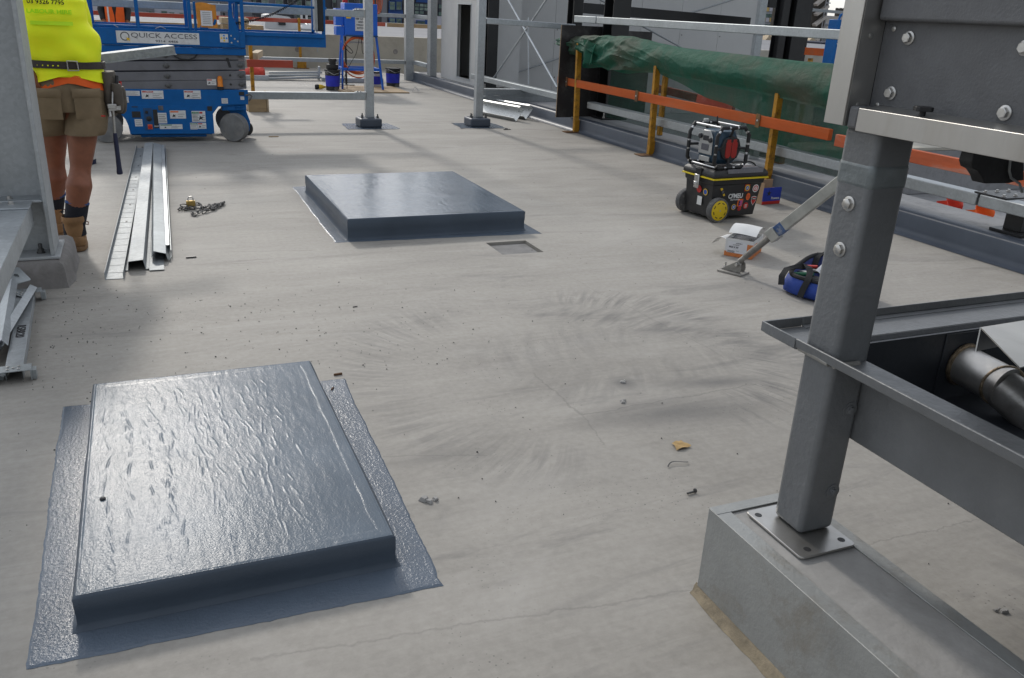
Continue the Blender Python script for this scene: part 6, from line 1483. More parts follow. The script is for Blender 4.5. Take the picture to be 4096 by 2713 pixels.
for sgn in (-1, 1):
    mb = MB(); o_ = F + hs_ * sgn * .030 + Vector((0, 0, -.031)); mb.prism([(-.075, 0), (.06, 0), (.065, .02), (.06, .055), (.035, .075), (.01, .06)], o_, hd, Vector((0, 0, 1)), hs_ * .008); mb.build('shoe_cheek', 'prop_cast', t, bevel=.002)
mb = MB(); mb.cyl(F + hd * .035 + hs_ * .05 + Vector((0, 0, .022)), F + hd * .035 - hs_ * .05 + Vector((0, 0, .022)), .010, 12); mb.build('pin', 'bolt', t)
mb = MB(); mb.hexn(F - hd * .06 + Vector((0, 0, -.0315)), (0, 0, 1), .011, .02); mb.cyl(F - hd * .06 + Vector((0, 0, -.02)), F - hd * .06 + Vector((0, 0, .012)), .006, 10); mb.build('anchor_bolt', 'bolt', t)

# open tool bag
BM = Matrix.Translation((3.40, 3.80, 0)) @ Matrix.Rotation(math.atan2(-.93, .37), 4, 'Z')
t = thing('tool_bag', 'open blue and black canvas tool bag with papers inside, beside the cooling unit leg', 'bag', mat4=BM)
bl_, bw_ = .45, .40                              # local x along the bag, y across
def bring_(z, g, amp=.012, n=56, dz=lambda p: 0):
    out = []
    for k in range(n):
        a = 2 * math.pi * k / n; ca, sa = math.cos(a), math.sin(a)
        x = bl_ / 2 + (bl_ / 2 + g) * math.copysign(abs(ca) ** .45, ca); y = bw_ / 2 + (bw_ / 2 + g) * math.copysign(abs(sa) ** .45, sa)
        q = amp * noise.noise(Vector((x * 8, y * 8, z * 9 + 2))); p = Vector((x + q, y + q, z)); p.z += dz(p); out.append(p)
    return out
hi = lambda p: .085 * (p.y / bw_) + .012 * math.sin(p.x * 9)
mb = MB(); mb.loft([bring_(.003, -.03, .004), bring_(.02, .0), bring_(.06, .012), bring_(.085, .004, .012, 56, hi), bring_(.10, -.012, .01, 56, hi)], cap=False); mb.build('outer_fabric', 'bag_blue', t, local=True, angle=80)
mb = MB(); mb.tube(bring_(.106, -.016, .01, 56, hi), .014, 8, loop=True); mb.build('zip_rim', 'bag_black', t, local=True)
mb = MB(); mb.loft([bring_(.10, -.026, .01, 56, hi), bring_(.06, -.035), bring_(.03, -.05)], cap=False); mb.build('lining', 'bag_lining', t, local=True, angle=80)
MB().add(bring_(.04, -.045), [tuple(range(56))]).build('bag_floor', 'bag_black', t, local=True)
mb = MB(); mb.grid(lambda u, v_: ((.02 + .36 * u), bw_ * (.98 + .12 * v_) , .175 + .0 * u + .09 * v_ * math.sin(math.pi * min(1, u * 1.1)) + .015 * noise.noise(Vector((u * 4, v_ * 3, 2)))), 18, 8); mb.build('lid_panel', 'bag_black', t, local=True, angle=80)
def strap(pts, w=.038, mat='bag_black', name='strap'):
    P = [Vector(p) for p in pts]; mb = MB(); rg = []
    for i, p in enumerate(P):
        d_ = (P[min(i + 1, len(P) - 1)] - P[max(i - 1, 0)]).normalized(); s_ = Vector((1, 0, 0)) - d_ * d_.x; s_.normalize(); n_2 = d_.cross(s_)
        rg.append([p - s_ * w / 2 - n_2 * .002, p + s_ * w / 2 - n_2 * .002, p + s_ * w / 2 + n_2 * .002, p - s_ * w / 2 + n_2 * .002])
    mb.loft(rg); return mb.build(name, mat, t, local=True)
strap([(.16, -.026, .02), (.17, -.024, .07), (.18, -.004, .125), (.17, .03, .16), (.14, .07, .175), (.09, .09, .17), (.05, .07, .16), (.02, .03, .145), (.02, -.012, .11), (.03, -.022, .06)])
strap([(.06, .385, .14), (.06, .36, .20), (.06, .33, .18), (.06, .30, .10)])
strap([(.30, .385, .15), (.30, .36, .20), (.30, .33, .15), (.30, .32, .06)])
nb = MB().grid(lambda u, v_: (.14 + .16 * u + .01 * v_, .16 + .12 * v_ , .125 + .02 * math.cos(u * math.pi * 2) + .055 * v_), 14, 6); nb.build('notepad', 'paper', t, local=True, angle=80)
MB().grid(lambda u, v_: (.33 + .14 * u, .16 + .16 * v_, .12 + .08 * v_ - .03 * u), 4, 4).build('mint_sheet', 'mint', t, local=True)
mb = MB(); mb.loft([[Vector((x0, y0, z)) for x0, y0 in ((.14 - g, .06 - g), (.40 + g, .06 - g), (.40 + g, .15 + g), (.14 - g, .15 + g))] for z, g in ((.05, 0), (.10, .005), (.118, 0))]); mb.build('black_case', 'bag_black', t, local=True, bevel=.012, seg=3)
for k, (x, y, z, rx, mt, r) in enumerate(((.05, .12, .10, .3, 'bolt', .008), (.07, .16, .11, -.2, 'bolt', .007), (.09, .10, .11, .5, 'ink_green', .012), (.06, .22, .13, .1, 'ink_red', .010), (.12, .20, .12, -.4, 'bolt_dark', .012))):
    MB().tube([(x - .05, y - .02 * rx, z), (x + .06, y + .05 * rx, z + .02)], r, 8).build('hand_tool', mt, t, local=True)
MB().obox((.27, .03, .112), (.02, .006, 0), (-.004, .012, .004), (0, -.003, .012)).build('rag', 'paper', t, local=True, bevel=.004)
# ================================================================== cooling unit on its plinth
t = thing('unit_plinth', 'concrete plinth with a galvanised edge angle under the cooling unit leg', 'plinth', (1.42, .3, 0))
PX0, PX1, PY0, PY1, PZ = 1.295, 1.585, -2.5, 1.565, .28
MB().box(PX0 + .004, PX1 - .004, PY0, PY1 - .004, .001, PZ - .003).build('concrete_core', 'plinth_concrete', t)
fm = MB()
fm.sheet([(0, .030), (0, PZ), (.045, PZ)], (PX0, PY0, 0), (1, 0, 0), (0, 0, 1), (0, PY1 - PY0, 0), .003); fm.build('edge_angle', 'plinth_metal', t, bevel=.0012)
fm = MB(); fm.sheet([(0, .030), (0, PZ), (-.04, PZ)], (PX1, PY0, 0), (1, 0, 0), (0, 0, 1), (0, PY1 - PY0, 0), .003); fm.build('edge_angle', 'plinth_metal', t, bevel=.0012)
fm = MB(); fm.sheet([(0, .030), (0, PZ + .0012), (-.035, PZ + .0012)], (PX0, PY1, 0), (0, 1, 0), (0, 0, 1), (PX1 - PX0, 0, 0), .003); fm.build('edge_angle', 'plinth_metal', t, bevel=.0012)
mb = MB(); ng = 150
for j in range(ng + 1):
    y = PY0 + (PY1 + .01 - PY0) * j / ng; q = noise.noise(Vector((y * 6, 0, 1))) + .6 * noise.noise(Vector((y * 19, 0, 4)))
    mb.v += [Vector((PX0 - .020 - .010 * q, y, .0012)), Vector((PX0 - .008 - .004 * q, y, .012 + .004 * q)), Vector((PX0 - .003, y, .028 + .005 * q)), Vector((PX0 + .003, y, .033))]
for j in range(ng):
    for i in range(3): mb.f.append((j * 4 + i, j * 4 + i + 1, j * 4 + i + 5, j * 4 + i + 4))
mb.build('grout_fillet', 'grout', t, angle=70)
u = thing('cooling_unit', 'grey cooling tower with stainless corner, drip tray and legs, at the right edge', 'cooling tower', (2.4, .3, .285))
LX0, LX1, LY0, LY1 = 1.432, 1.540, 1.370, 1.475
def hole_plate(x0, x1, y0, y1, z, th, holes, r):
    mb = MB(); cr = .012; n = 20; out = []
    for (cx, cy, a0) in ((x1 - cr, y1 - cr, 0), (x0 + cr, y1 - cr, 90), (x0 + cr, y0 + cr, 180), (x1 - cr, y0 + cr, 270)):
        out += [(cx + cr * math.cos(R(a0 + 90 * k / 5)), cy + cr * math.sin(R(a0 + 90 * k / 5))) for k in range(6)]
    mb.prism(out, (0, 0, z), (1, 0, 0), (0, 1, 0), (0, 0, th)); return mb
bp = hole_plate(1.372, 1.548, 1.293, 1.512, PZ + .0025, .006, [], 0).build('base_plate', 'stainless', u, bevel=.001)
for (x, y) in ((1.393, 1.485), (1.412, 1.318), (1.525, 1.322)): MB().lathe([(.0095, 0), (.0095, .0004)], (x, y, PZ + .0086), (0, 0, 1), 18).build('painted_bolt_hole', 'ink', bp)  # black discs paint the dark of bolt holes, plate stays solid
lg = MB(); lg.box(LX0, LX1, LY0, LY1, PZ + .010, 1.30); leg_ = lg.build('leg', 'unit_paint', u, bevel=.014, seg=4)
lg = MB(); lg.box(LX0 - .0015, LX1 + .0015, LY0 - .0015, LY1 + .0015, 1.168, 1.232); lg.build('tape_wrap', 'tape', leg_, bevel=.014, seg=4)
for z in (1.135, 1.03): MB().hexn((LX0 - .0003, 1.418, z), (-1, 0, 0), .0125, .012).build('bolt', 'bolt', leg_)
for z in (.635, .405): mb = MB(); mb.lathe([(.021, 0), (.021, .002)], (1.512, LY0, z), (0, -1, 0), 20); mb.hexn((1.512, LY0 - .002, z), (0, -1, 0), .0095, .008); mb.build('bolt', 'unit_paint', leg_)
for (x, y) in ((1.432, -1.6), (3.2, 1.37), (3.2, -1.6)): MB().box(x, x + .108, y, y + .105, .003 if x > 2 else PZ + .004, 1.30).build('leg', 'unit_paint', u, bevel=.014)
# sump: rim tray with upturned lip, walls hanging from it
TX0, TY1, TZ = 1.418, 1.615, .765
BXR, BYN = 3.4, -1.9
FW = .125
mb = MB()
mb.sheet([(0, .022), (.004, .0), (.02, -.006), (FW - .012, -.006), (FW, -.022), (FW + .004, -.20)], (TX0, BYN, TZ), (1, 0, 0), (0, 0, 1), (0, TY1 - BYN - FW, 0), .006)
tray = mb.build('tray_rim', 'unit_paint', u, bevel=.002)
mb = MB(); mb.sheet([(0, .022), (-.004, 0), (-.02, -.006), (-FW + .012, -.006), (-FW, -.022), (-FW - .004, -.20)], (TX0 + FW, TY1, TZ), (0, 1, 0), (0, 0, 1), (BXR - TX0 - FW, 0, 0), .006); mb.build('tray_rim', 'unit_paint', u, bevel=.002)
mb = MB(); mb.box(TX0 + .005, TX0 + FW - .001, TY1 - FW + .001, TY1 - .005, TZ - .009, TZ - .003); mb.build('tray_corner', 'unit_paint', u)
mb = MB(); mb.box(TX0 - .003, TX0 + .003, TY1 - FW, TY1 + .003, TZ - .004, TZ + .022); mb.box(TX0 + .0031, TX0 + FW, TY1 - .003, TY1 + .003, TZ - .004, TZ + .022); mb.build('tray_corner_lip', 'unit_paint', u, bevel=.001)
mb = MB()
mb.box(TX0 + FW, TX0 + FW + .012, BYN, TY1 - FW - .013, .545, TZ - .03); mb.build('sump_wall', 'unit_paint', u, bevel=.004)
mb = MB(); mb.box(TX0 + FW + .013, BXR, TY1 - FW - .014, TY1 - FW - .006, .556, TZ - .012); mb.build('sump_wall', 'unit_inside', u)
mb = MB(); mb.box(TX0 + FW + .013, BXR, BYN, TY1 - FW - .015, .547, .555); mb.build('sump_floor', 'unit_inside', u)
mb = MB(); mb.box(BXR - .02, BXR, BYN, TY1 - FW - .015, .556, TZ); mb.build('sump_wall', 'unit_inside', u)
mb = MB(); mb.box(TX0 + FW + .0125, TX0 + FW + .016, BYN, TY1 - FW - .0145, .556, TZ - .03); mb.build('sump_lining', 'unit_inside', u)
# sealant bead round the leg where it passes the rim
mb = MB(); mb.tube([(LX0 - .006, LY0 + .01, TZ - .002), (LX0 - .007, 1.42, TZ - .001), (LX0 - .006, LY1 + .004, TZ - .002), (1.49, LY1 + .007, TZ - .002)], .008, 8); mb.tube([(LX0 - .004, LY0 - .004, TZ - .002), (1.47, LY0 - .008, TZ - .003), (1.50, LY0 - .008, TZ - .004)], .008, 8); mb.build('sealant', 'sealant', u)
# overflow pipe with welds and hood
PYW = TY1 - FW - .014
pc = Vector((2.005, PYW, .655)); r_ = .054
mb = MB(); mb.obox(pc + Vector((0, -.002, -.005)), (.085, 0, 0), (0, .002, 0), (0, 0, .10)); pl = mb.build('pipe_flange', 'unit_inside', u, bevel=.002)
e1 = pc + Vector((.0, -.145, -.010)); mb = MB(); mb.tube([pc, e1 + Vector((0, -.0, 0))], r_, 32); pipe = mb.build('overflow_pipe', 'stainless_pipe', u, angle=60)
mb = MB(); mb.tube([e1 + Vector((.0, .03, 0)), e1 + Vector((.06, -.07, -.07)), e1 + Vector((.08, -.11, -.11))], [r_, r_, r_ * .98], 32); mb.build('pipe_elbow', 'stainless_pipe', pipe, angle=50)
mb = MB(); nn = 40; mb.tube([pc + Vector((r_ * 1.02 * math.cos(2 * math.pi * k / nn), -.008, r_ * 1.02 * math.sin(2 * math.pi * k / nn))) for k in range(nn)], .007, 8, loop=True); mb.build('weld_bead', 'weld_bead', pipe)
mb = MB(); mb.tube([e1 + Vector((r_ * 1.0 * math.cos(2 * math.pi * k / nn), .012 - .02 * math.cos(2 * math.pi * k / nn), r_ * 1.0 * math.sin(2 * math.pi * k / nn))) for k in range(nn)], .0045, 8, loop=True); mb.build('weld_bead', 'weld_bead', pipe)
q = lambda a, b_, y: AY(3650 + a * .3188, 1250 + b_ * .3188, y)
A, B, C, Dd, E_ = q(862, 190, 1.26), q(1290, 122, 1.34), q(800, 490, 1.25), q(1399, 740, .98), q(1399, 225, 1.22)
apex = A; far = B
mb = MB()
def slab_(P, th, nrm):
    n_ = Vector(nrm).normalized() * th; P = [Vector(p) for p in P]; k = len(P); mb.add(P + [p + n_ for p in P], [tuple(reversed(range(k))), tuple(range(k, 2 * k))] + [(i, (i + 1) % k, k + (i + 1) % k, k + i) for i in range(k)])
dv = (B - A); slope = (Dd - A).normalized(); down = (C - A)
slab_([A, A + dv * 1.5, A + dv * 1.5 + slope * .34, A + slope * .34], .003, dv.cross(slope)); slab_([A, A + dv * 1.5, A + dv * 1.5 + down, A + down], .003, dv.cross(down)); mb.build('pipe_hood', 'stainless', pipe, smooth=False)
# casing above: stainless corner, sill strip, recessed panel with bolts, overhanging upper panel
CZ = 2.6
mb = MB(); mb.box(1.398, 1.401, 1.448, 1.506, 1.302, CZ); cp = mb.build('corner_flashing', 'stainless', u, bevel=.001)
MB().box(1.4012, 1.462, 1.446, 1.449, 1.302, CZ).build('flashing_return', 'stainless', cp); MB().box(1.4012, 1.6, 1.503, 1.506, 1.302, CZ).build('flashing_return', 'stainless', cp)
for z in (1.487, 1.345): MB().lathe([(.006, 0), (.006, .0012), (.004, .002)], (1.43, 1.446, z), (0, -1, 0), 12).build('rivet', 'stainless', cp)
MB().box(1.463, 1.475, -1.9, 1.4455, 1.335, 1.56).build('side_panel', 'unit_grey', u)
mb = MB(); mb.box(1.437, 1.462, -1.9, 1.444, 1.518, CZ); mb.build('upper_panel', 'unit_grey', u, bevel=.007, seg=3)
mb = MB(); mb.prism([(0, 0), (-.025, .0), (-.025, -.012)], (1.462, -1.9, 1.518), (1, 0, 0), (0, 0, 1), (0, 3.34, 0))
for (y, z) in ((1.375, 1.487), (1.393, 1.376), (1.110, 1.482), (1.118, 1.368)): MB().hexn((1.463, y, z), (-1, 0, 0), .0105, .012).build('bolt', 'bolt', u)
for (y, z) in ((1.42, 1.503), (1.424, 1.348)): MB().lathe([(.0055, 0), (.0055, .0012), (.004, .002)], (1.463, y, z), (-1, 0, 0), 12).build('rivet', 'bolt', u)
sl = MB().sheet([(0, -.046), (0, 0), (.064, .006)], (1.400, -1.9, 1.342), (1, 0, 0), (0, 0, 1), (0, 3.31, 0), .003).build('sill_strip', 'stainless', u, bevel=.0012)
MB().box(1.404, 1.46, 1.414, 1.444, 1.298, 1.345).build('sill_block', 'unit_grey', u, bevel=.006)
kn = MB(); kn.lathe([(.006, 0), (.006, .012)], (1.418, 1.262, 1.342), (0, 0, 1), 12)
star = []
for k in range(16): a = 2 * math.pi * k / 16; rr = .020 if k % 4 < 2 else .0165; star.append((rr * math.cos(a), rr * math.sin(a)))
kn.prism(star, (1.418, 1.262, 1.354), (1, 0, 0), (0, 1, 0), (0, 0, .009)); kn.build('clamp_knob', 'rubber_black', u, bevel=.001)
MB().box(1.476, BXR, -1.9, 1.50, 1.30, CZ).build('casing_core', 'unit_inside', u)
mb = MB(); q = lambda a, b_: AY(3500 + a * .2871, 550 + b_ * .2871, 1.15)
fl = [q(*p) for p in ((1390, 215), (1345, 350), (1365, 430), (1440, 470), (1500, 560), (1525, 645), (1870, 640), (1990, 610), (2080, 600), (2080, 300))]
mb.add(fl + [p + Vector((0, .03, 0)) for p in fl], [tuple(reversed(range(10))), tuple(range(10, 20))] + [(i, (i + 1) % 10, 10 + (i + 1) % 10, 10 + i) for i in range(10)]); fo = mb.build('rubber_flap', 'rubber_black', u, bevel=.002)
mb = MB(); mb.tube([q(1860, 310) + Vector((0, -.004, 0)), q(1845, 460) + Vector((0, -.004, 0)), q(1870, 560) + Vector((0, -.004, 0)), q(1990, 640) + Vector((0, -.004, 0)), q(2025, 760) + Vector((0, -.004, 0))], .0025, 6); mb.build('cable_edge', 'galv_dull', fo)
# ================================================================== beyond the kerb and the city behind
# low concrete upstand past the kerb, orange barriers in the sunken strip
yb = G(3800, 766, -.38).y
ztop = AY(3750, 590, yb).z
t = thing('concrete_upstand', 'grey pitted concrete upstand beyond the kerb, behind the worn orange plank', 'wall', (11, yb + .2, -.4))
MB().box(6.4, 20, yb, yb + .55, -.399, ztop - .04).build('wall_face', 'concrete_grey', t, bevel=.012); MB().box(6.39, 20, yb - .004, yb + .56, ztop - .04, ztop).build('capping', 'concrete_wall', t, bevel=.008)
for i, (u_, v_, w_, h_, lab) in enumerate(((3790, 830, .34, .30, 'crumpled orange barrier sheet in the sunken strip, left'), (3905, 880, .36, .34, 'orange barrier sheet in the sunken strip, right'))):
    p = G(u_, v_, -.2); t = thing('barrier_sheet', lab, 'barrier', (p.x, p.y, -.4), group='orange barrier sheets')
    mb = MB(); mb.grid(lambda a, b_: (p.x - w_ / 2 + w_ * a, p.y + .05 * math.sin(a * 9 + b_ * 3) + .03 * noise.noise(Vector((a * 5, b_ * 5, i))), -.39 + h_ * b_ * (1 - .25 * abs(a - .5))), 16, 10); mb.build('sheet', 'plastic_red' if i == 0 else 'hivis_orange', t, angle=40)
    mb = MB(); mb.tube([(p.x - w_ * .6, p.y - .03, -.38), (p.x + w_ * .5, p.y + .04, -.30)], .014, 8); mb.build('tube', 'ink_red', t)
# far plank, post and second blue lift seen through the gap
p, q_ = AY(3222, 205, 11.0), AY(3390, 216, 11.0)
plank(p, q_, .045, .11, 'timber_orange', 'orange plank seen in the gap beyond the panel building', 'orange painted planks')
c = AY(3244, 235, 11.05); ypost(c.x, 11.06, 1.42, 'yellow post seen in the gap beyond the panel building', -.4)
c = AY(3352, 180, 9.4)
t = thing('blue_mast_lift', 'blue mast of another lift with a white number, beside the stainless corner', 'lift', (c.x, 9.4, -.4))
MB().box(c.x - .045, c.x + .035, 9.4, 9.6, -.35, 1.60).build('mast', 'lift_blue', t, bevel=.008); MB().box(c.x + .036, c.x + .30, 9.42, 9.62, -.35, 1.52).build('cage_panel', 'lift_blue', t, bevel=.008); MB().box(c.x + .09, c.x + .2, 9.405, 9.419, 1.15, 1.30).build('notice', 'manila', t)
MB().tube([(c.x + .02, 9.5, 1.58), (c.x + .05, 9.5, 1.66), (c.x + .12, 9.5, 1.68), (c.x + .26, 9.5, 1.66)], .016, 8).build('top_rail', 'lift_blue', t); MB().box(c.x - .3, c.x + .5, 9.3, 10.0, -.398, -.351).build('base', 'lift_blue_dark', t, bevel=.006)
text('818503', .05, (c.x - .005, 9.3985, 1.36), (0, 0, 1), (-1, 0, 0), 'lettering', 'ink_white', t, bold=.001)

def facade(u0, u1, v0, v1, y):
    a, b_ = AY(u0, (v0 + v1) / 2, y), AY(u1, (v0 + v1) / 2, y); c_, d_ = AY((u0 + u1) / 2, v0, y), AY((u0 + u1) / 2, v1, y)
    return a.x, b_.x, d_.z, c_.z
def window(par, u0, u1, v0, v1, y, cols=1, rows_=2, frame='b_frame', pane='b_pane', blue=None):
    x0, x1, z0, z1 = facade(u0, u1, v0, v1, y); fw = (x1 - x0) * .06
    w = MB(); w.box(x0 - fw, x1 + fw, y - .22, y - .02, z0 - fw, z1 + fw); wo_ = w.build('window', frame, par)
    for i in range(cols):
        for j in range(rows_):
            a = x0 + (x1 - x0) * i / cols + fw * .5; b_ = x0 + (x1 - x0) * (i + 1) / cols - fw * .5; c_ = z0 + (z1 - z0) * j / rows_ + fw * .5; d_ = z0 + (z1 - z0) * (j + 1) / rows_ - fw * .5
            MB().box(a, b_, y - .27, y - .222, c_, d_).build('pane', pane if (i * 7 + j * 3 + int(u0)) % 5 else 'b_pane_dark', wo_)
    return wo_
def block(par, u0, u1, v0, v1, y, mat, name='wall_panel', dy=0.0, dep=.3, down=None):
    x0, x1, z0, z1 = facade(u0, u1, v0, v1, y)
    if down is not None: z0 = down
    return MB().box(x0, x1, y - dy, y - dy + dep, z0, z1).build(name, mat, par)
Y1 = 118.0
b1_ = thing('apartment_building', 'charcoal apartment block with pale-framed windows beyond the far parapet', 'building', (32, Y1 + 6, -22))
x0, x1, _, _ = facade(870, 1530, 0, 100, Y1)
MB().box(x0, x1, Y1, Y1 + 12, -22, 13).build('main_wall', 'b_charcoal', b1_)
for (a, b_) in ((875, 1000), (1052, 1100), (1168, 1196), (1225, 1262), (1342, 1362), (1417, 1437)):
    block(b1_, a, b_, -300, 145, Y1, 'b_greymid', 'pilaster', .25, .25, -22)
for (a, b_, lst) in ((1012, 1022, ((-15, 14), (62, 78))), (1046, 1072, ((-18, 24), (60, 76))), (1101, 1130, ((-18, 20), (66, 82), (98, 108))), (1150, 1170, ((-18, 14),)), (1184, 1204, ((-10, 24), (60, 76))), (1222, 1248, ((-14, 24), (62, 78), (92, 100))), (1330, 1342, ((-14, 36),)), (1364, 1378, ((-14, 36),)), (1392, 1417, ((-14, 38),)), (1438, 1466, ((-14, 38),)), (1316, 1340, ((64, 84), (102, 118)))):
    for (c_, d_) in lst: window(b1_, a, b_, c_, d_, Y1 - .25, 1, 2)
Y2 = 112.0
b2_ = thing('apartment_building', 'charcoal and blue apartment block between the two posts', 'building', (44, Y2 + 6, -22))
x0, x1, _, _ = facade(1500, 1640, 0, 100, Y2); MB().box(x0, x1, Y2, Y2 + 12, -22, 13).build('main_wall', 'b_charcoal', b2_)
block(b2_, 1524, 1546, -300, 150, Y2, 'b_greymid', 'pilaster', .2, .2, -22); block(b2_, 1553, 1610, 40, 56, Y2, 'b_blue', 'spandrel', .2, .2); block(b2_, 1560, 1615, 106, 122, Y2, 'b_blue', 'spandrel', .2, .2); block(b2_, 1560, 1607, -20, 3, Y2, 'b_blue', 'spandrel', .2, .2)
for (c_, d_) in ((7, 40), (73, 100), (122, 150)): window(b2_, 1556, 1578, c_, d_, Y2 - .2, 1, 2, 'b_blue'); window(b2_, 1583, 1604, c_, d_, Y2 - .2, 1, 2, 'b_blue'); window(b2_, 1616, 1626, c_, d_, Y2 - .2, 1, 2)
Y3 = 115.0
b3_ = thing('apartment_building', 'white apartment block with a blue band, left of the panel enclosure', 'building', (52, Y3 + 6, -22))
x0, x1, _, zt = facade(1640, 1820, 60, 100, Y3); MB().box(x0, x1, Y3, Y3 + 12, -22, AY(1700, 62, Y3).z).build('main_wall', 'b_white', b3_); MB().box(x0, x1, Y3 + .3, Y3 + 12, AY(1700, 62, Y3).z, 13).build('upper_wall', 'b_charcoal', b3_)
block(b3_, 1645, 1800, 119, 128, Y3, 'b_blue', 'band', .3, .3); block(b3_, 1700, 1708, 80, 150, Y3, 'b_blue', 'band', .3, .3); block(b3_, 1665, 1712, -30, 10, Y3, 'b_blue', 'spandrel', -.1, .3)
window(b3_, 1656, 1712, 14, 58, Y3 + .2, 3, 3, 'b_navy'); window(b3_, 1752, 1770, 18, 64, Y3 + .2, 1, 3, 'b_navy')
for (c_, d_) in ((84, 98), (130, 150)): window(b3_, 1666, 1698, c_, d_, Y3 - .2, 2, 1, 'b_blue')
Y4 = 105.0
b4_ = thing('apartment_building', 'low white and grey housing block seen between the lift rails', 'building', (8, Y4 + 5, -22))
x0, x1, z0, z1 = facade(300, 880, 5, 60, Y4); zt = AY(560, -6, Y4).z
MB().box(x0, x1, Y4, Y4 + 10, -22, zt).build('main_wall', 'b_white', b4_)
MB().box(x0 + .5, x1 + .5, Y4 + .4, Y4 + 9.5, zt, zt + 5).build('upper_wall', 'b_greymid', b4_)
block(b4_, 520, 618, 20, 80, Y4, 'b_greymid', 'wall_panel', .2, .2); block(b4_, 420, 870, -60, 20, Y4, 'b_greymid', 'wall_panel', .22, .22)
for (a, b_, c_, d_) in ((524, 540, 46, 60), (552, 584, 47, 58), (594, 607, 44, 60), (646, 668, 45, 62), (678, 697, 50, 63), (718, 736, 52, 64), (746, 765, 53, 64), (480, 500, 47, 58), (594, 606, 2, 14), (728, 742, 6, 18), (890, 900, 50, 70)): window(b4_, a, b_, c_, d_, Y4 - .25, 1, 1)
for (a, b_, c_, d_) in ((597, 660, 80, 90), (760, 800, 66, 110)): block(b4_, a, b_, c_, d_, Y4, 'b_navy' if a < 700 else 'b_brick', 'wall_panel', .3, .3)
# neighbouring flat roof with vents and boxes
nr = MB().box(-30, 70, 40, 96, -22, AY(1150, 118, 60).z).build('neighbour_roof', 'b_roof'); tag(nr, 'flat grey roof of the neighbouring building beyond the parapet', 'building'); recentre(nr)
zr = AY(1150, 118, 60).z
c = AY(1120, 105, 60); t = thing('roof_cabin', 'white plant cabin with sloping side on the neighbouring roof', 'roof cabin', (c.x, 60, zr)); k_ = 60 / FPX
mb = MB(); mb.prism([(-1.6, 0), (-1.5, 1.4), (-.9, 1.5), (1.0, 1.3), (2.6, .2), (2.6, 0)], (c.x, 60, zr), (.6, 0, 0), (0, 0, .6), (0, 2, 0)); mb.build('housing', 'ute_white', t); MB().box(c.x - .1, c.x + .35, 59.9, 59.99, zr + .25, zr + .6).build('opening', 'b_pane_dark', t)
c = AY(1243, 112, 60); o = MB().lathe([(.75, 0), (.8, .1), (.6, .35), (.2, .45)], (c.x, 60, zr), (0, 0, 1), 18); o = tag(o.build('roof_vent', 'ute_white'), 'low white dome vent on the neighbouring roof', 'vent'); recentre(o)
for k, (u_, hgt, lab) in enumerate(((1208, 1.0, 'left white flue pipe'), (1216, .7, 'short white flue pipe in the middle'), (1228, 1.0, 'right white flue pipe'))):
    c = AY(u_, 110, 60); o = MB().cyl((c.x, 60, zr), (c.x, 60, zr + hgt), .07, 10); o = tag(o.build('flue_pipe', 'ute_white'), lab + ' on the neighbouring roof', 'pipe', 'flue pipes'); recentre(o)

# through the gap at the right
Yt = 90.0
ter = thing('terrace_row', 'cream and brick terrace with a row of pointed gables, seen in the gap', 'building', (75, Yt + 5, -22))
x0, x1, z0, z1 = facade(3000, 3295, 196, 260, Yt); MB().box(x0, x1, Yt, Yt + 9, -22, z1).build('main_wall', 'b_cream', ter)
for (a, b_) in ((3020, 3045), (3080, 3093), (3128, 3148), (3190, 3205), (3266, 3282)): block(ter, a, b_, 190, 275, Yt, 'b_brick', 'pilaster', .3, .3)
for (a, b_) in ((3050, 3072), (3098, 3120), (3152, 3176), (3208, 3228), (3236, 3258)): window(ter, a, b_, 204, 240, Yt - .1, 1, 1, 'b_cream', 'b_pane_dark')
for k, (a, b_) in enumerate(((2990, 3046), (3046, 3100), (3104, 3160), (3163, 3215), (3216, 3276))):
    x0, x1, zb, _ = facade(a, b_, 150, 192, Yt); zt_ = AY((a + b_) / 2, 158 if k != 1 else 148, Yt).z
    mb = MB(); mb.prism([(x0, zb), (x1, zb), (x1, zb + .25), ((x0 + x1) / 2, zt_ + .3), (x0, zb + .25)], (0, Yt - .1, 0), (1, 0, 0), (0, 0, 1), (0, 7, 0)); mb.build('gable', 'b_cream', ter)
tw = thing('checkered_office', 'office block with yellow and white checkered spandrels, seen in the gap', 'building', (125, 146, -22))
Yc = 140.0
x0, x1, _, _ = facade(2980, 3180, 0, 120, Yc); MB().box(x0, x1, Yc, Yc + 14, -22, 30).build('main_wall', 'b_palegrey', tw)
for (va, vb) in ((-40, -14), (-14, 5), (27, 46), (72, 88)):
    for k in range(10):
        a = 3030 + k * 15; block(tw, a + 1, a + 14, va, vb, Yc, 'b_yellow' if (k + int(va)) % 2 else 'b_white', 'spandrel', .2, .2)
for (va, vb) in ((8, 25), (56, 70), (98, 112)):
    for k in range(10): a = 3030 + k * 15; block(tw, a + 1, a + 14, va, vb, Yc, 'b_pane', 'window', .15, .15)
st = thing('stair_tower', 'dark scaffolded stair tower with pale flights, seen in the gap', 'building', (105, 112, -22))
Ys = 104.0
x0, x1, _, _ = facade(3228, 3305, 0, 160, Ys); MB().box(x0, x1, Ys, Ys + 8, -22, 16).build('tower_core', 'b_tower', st)
for (a, b_, c_, d_) in ((3262, 60, 3310, 25), (3256, 102, 3302, 66), (3262, 165, 3304, 106), (3262, 20, 3310, -20)):
    mb = MB(); mb.bar(AY(a, b_, Ys - .6), AY(c_, d_, Ys - .6), .8, .35); mb.build('stair_flight', 'b_beige', st)
